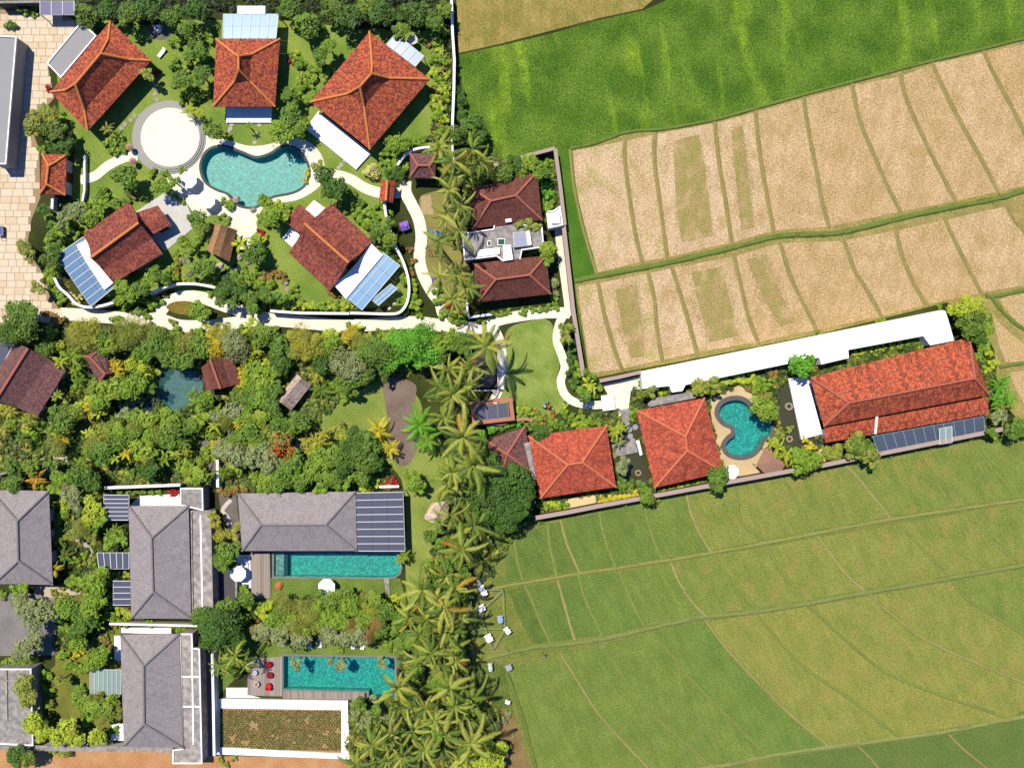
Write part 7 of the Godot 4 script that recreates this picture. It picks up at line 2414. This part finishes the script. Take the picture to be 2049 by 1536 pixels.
func palm_grove() -> void:
	var a := "in the palm row beside the middle compound"
	plants("coconut", "yellow green", a, "878,296,50 905,322,48 934,340,46 900,380,46 922,412,48 892,428,44 918,462,46 878,482,38 946,300,40 960,322,34,9 906,352,40,9")
	a = "leaning over the play lawn"
	plants("coconut", "yellow green", a, "880,555,46 912,548,44 936,575,42 905,598,36,8")
	plants("coconut", "golden", "tallest of the palms beside the stone domes", "972,692,62,11")
	a = "between the sand patch and the stone domes"
	plants("coconut", "yellow green", a, "898,738,50 905,790,52 880,772,40,9 888,835,34,8 935,770,40,9 945,735,34,8")
	plants("coconut", "yellow green", "spreading widest below the blue panel roof", "926,874,64,11")
	plants("cycad", "bright green", "with broad drooping leaves beside the sand patch", "840,850,42,4.5 852,880,30,4")
	a = "between the lap pool and the great crown"
	plants("coconut", "yellow green", a, "944,932,56 905,945,46 895,968,40,9 948,1052,62 925,1098,58 900,1030,40,9 880,1045,30,8")
	a = "in the dense palm row east of the pools"
	plants("coconut", "yellow green", a, "892,1152,58 846,1180,54 910,1178,44 890,1216,56 856,1236,52 892,1262,54 838,1270,46 904,1298,52 860,1306,52 888,1340,46 838,1318,42 818,1236,38,8 925,1236,34,8 872,1200,40,11 912,1322,36,9")
	plants("tree", "deep green", "between the palms east of the pools", "870,1135,20 905,1130,18 930,1150,16 838,1210,18 872,1280,18 918,1270,18 930,1200,16 845,1300,16 885,1370,18 830,1345,18 870,1168,16")
	plants("feathery", "olive", "between the palms east of the pools", "905,1210,18 858,1262,16 922,1305,16 872,1320,16")
	plants("coconut", "golden", "leaning over the corner of the southern pool", "796,1376,48,9")
	a = "in the southern palms beside the dry earth"
	plants("coconut", "yellow green", a, "940,1398,58 910,1412,46 900,1375,46 826,1462,56 745,1490,54 850,1500,50 890,1470,46 942,1488,50 805,1515,48 780,1468,38,8 870,1440,42,9 918,1520,46 712,1528,40,8 850,1415,34,9 775,1520,36,8")
	plants("tree", "lime green", a, "960,1510,38 985,1525,28 935,1535,26 1000,1500,18")
	plants("tree", "bright green", a, "872,1446,18 880,1470,15")
	plants("tree", "deep green", "under the palms beside the lap pool lawn", "862,1070,16 880,1090,14 800,1240,20 812,1280,20 800,1300,14 792,1260,16 870,1360,18")
	plants("shrub", "grey green", "at the edge of the dry earth", "1005,1440,10 1018,1428,8 990,1425,8 1025,1470,7")

func cover() -> void:
	var solid := []
	for s in ["-14,672 31,688 132,740 74,834 -48,800", "168,712 205,694 226,745 196,768", "400,733 467,711 480,767 441,779 410,783", "594,748 623,770 582,821 553,799", "40,925 120,905 140,915 120,938 85,945 40,940", "586,875 600,872 612,910 608,932 590,934", "395,850 468,850 470,880 455,900 395,905", "414,920 434,920 435,975 414,975", "257,1008 380,1008 384,1240 260,1240", "475,985 812,982 814,1104 484,1104", "-20,980 98,980 106,1172 -14,1170", "205,970 362,970 362,1012 205,1045"]:
		solid.append(poly(s))
	for h in holes:
		solid.append(h)
	var mixed := [C(84, 120, 40), C(112, 146, 50), C(148, 176, 54), C(96, 124, 60), C(176, 194, 66), C(124, 146, 74), C(190, 180, 70)]
	undergrowth("mixed ground plants filling the jungle garden", "-15,665 140,660 300,668 520,668 700,668 900,672 905,700 840,742 760,752 690,790 640,830 618,870 640,890 700,885 770,925 790,970 720,985 470,985 440,980 435,925 415,925 412,972 208,972 205,1010 105,1010 100,980 -15,975", mixed, 2.4, 0.95, solid)
	undergrowth("mixed ground plants in the beds of the south western villas", "105,1010 256,1042 258,1110 260,1160 225,1160 240,1250 200,1300 110,1300 108,1180 150,1165 150,1090 106,1100", mixed, 1.2, 0.8, solid)
	undergrowth("ground plants under the dense palm row", "905,880 960,900 1060,1000 1080,1040 1010,1080 985,1150 945,1160 935,1320 1000,1420 980,1540 700,1540 702,1400 800,1400 805,1240 850,1160 880,1060 880,960", mixed, 2.0, 0.95, solid)
	var kept := solid.duplicate()
	for s in ["1418,800 1480,770 1505,785 1530,800 1552,850 1545,905 1570,930 1560,945 1470,962 1448,945 1430,870", "1205,768 1285,752 1290,776 1262,782 1258,820 1240,836 1222,800", "1130,1000 1195,986 1200,1010 1136,1022", "1224,886 1272,878 1276,908 1228,918", "1241,816 1266,812 1270,842 1246,848", "1576,754 1620,752 1648,870 1602,882", "1180,800 1230,800 1230,818 1180,818"]:
		kept.append(poly(s))
	undergrowth("ground plants in the beds of the red roofed compound", "1068,850 1130,835 1200,826 1240,760 1290,780 1345,788 1640,720 1860,680 1920,690 1985,740 2010,850 1970,864 1880,884 1760,908 1640,928 1560,944 1450,962 1320,986 1200,1008 1080,1028 1062,960", mixed, 2.0, 0.7, kept)
	undergrowth("shade plants along the northern edge", "140,-10 900,-10 900,40 860,58 700,52 560,30 440,25 330,48 200,40", [C(44, 66, 26), C(62, 88, 34), C(80, 104, 40)], 1.1, 0.8, solid)
	undergrowth("shrubby ground plants along the white boundary wall", "862,60 900,60 902,300 860,330 850,300 868,240", mixed, 1.3, 0.7, solid)
	undergrowth("ground plants around the middle compound's northern corner", "880,300 1045,318 1108,302 1125,420 1092,430 1072,345 940,372 905,400 880,380", mixed, 1.2, 0.8, solid)
	undergrowth("ground plants in the beds around the western glass roof", "92,400 165,400 230,405 165,465 110,510 150,600 125,605 80,560 100,480", mixed, 1.3, 0.75, solid)
	undergrowth("ground plants between the flowering trees south of the lap pool", "520,1205 640,1190 780,1190 785,1275 700,1290 520,1285 495,1240", mixed, 1.3, 0.75, solid)
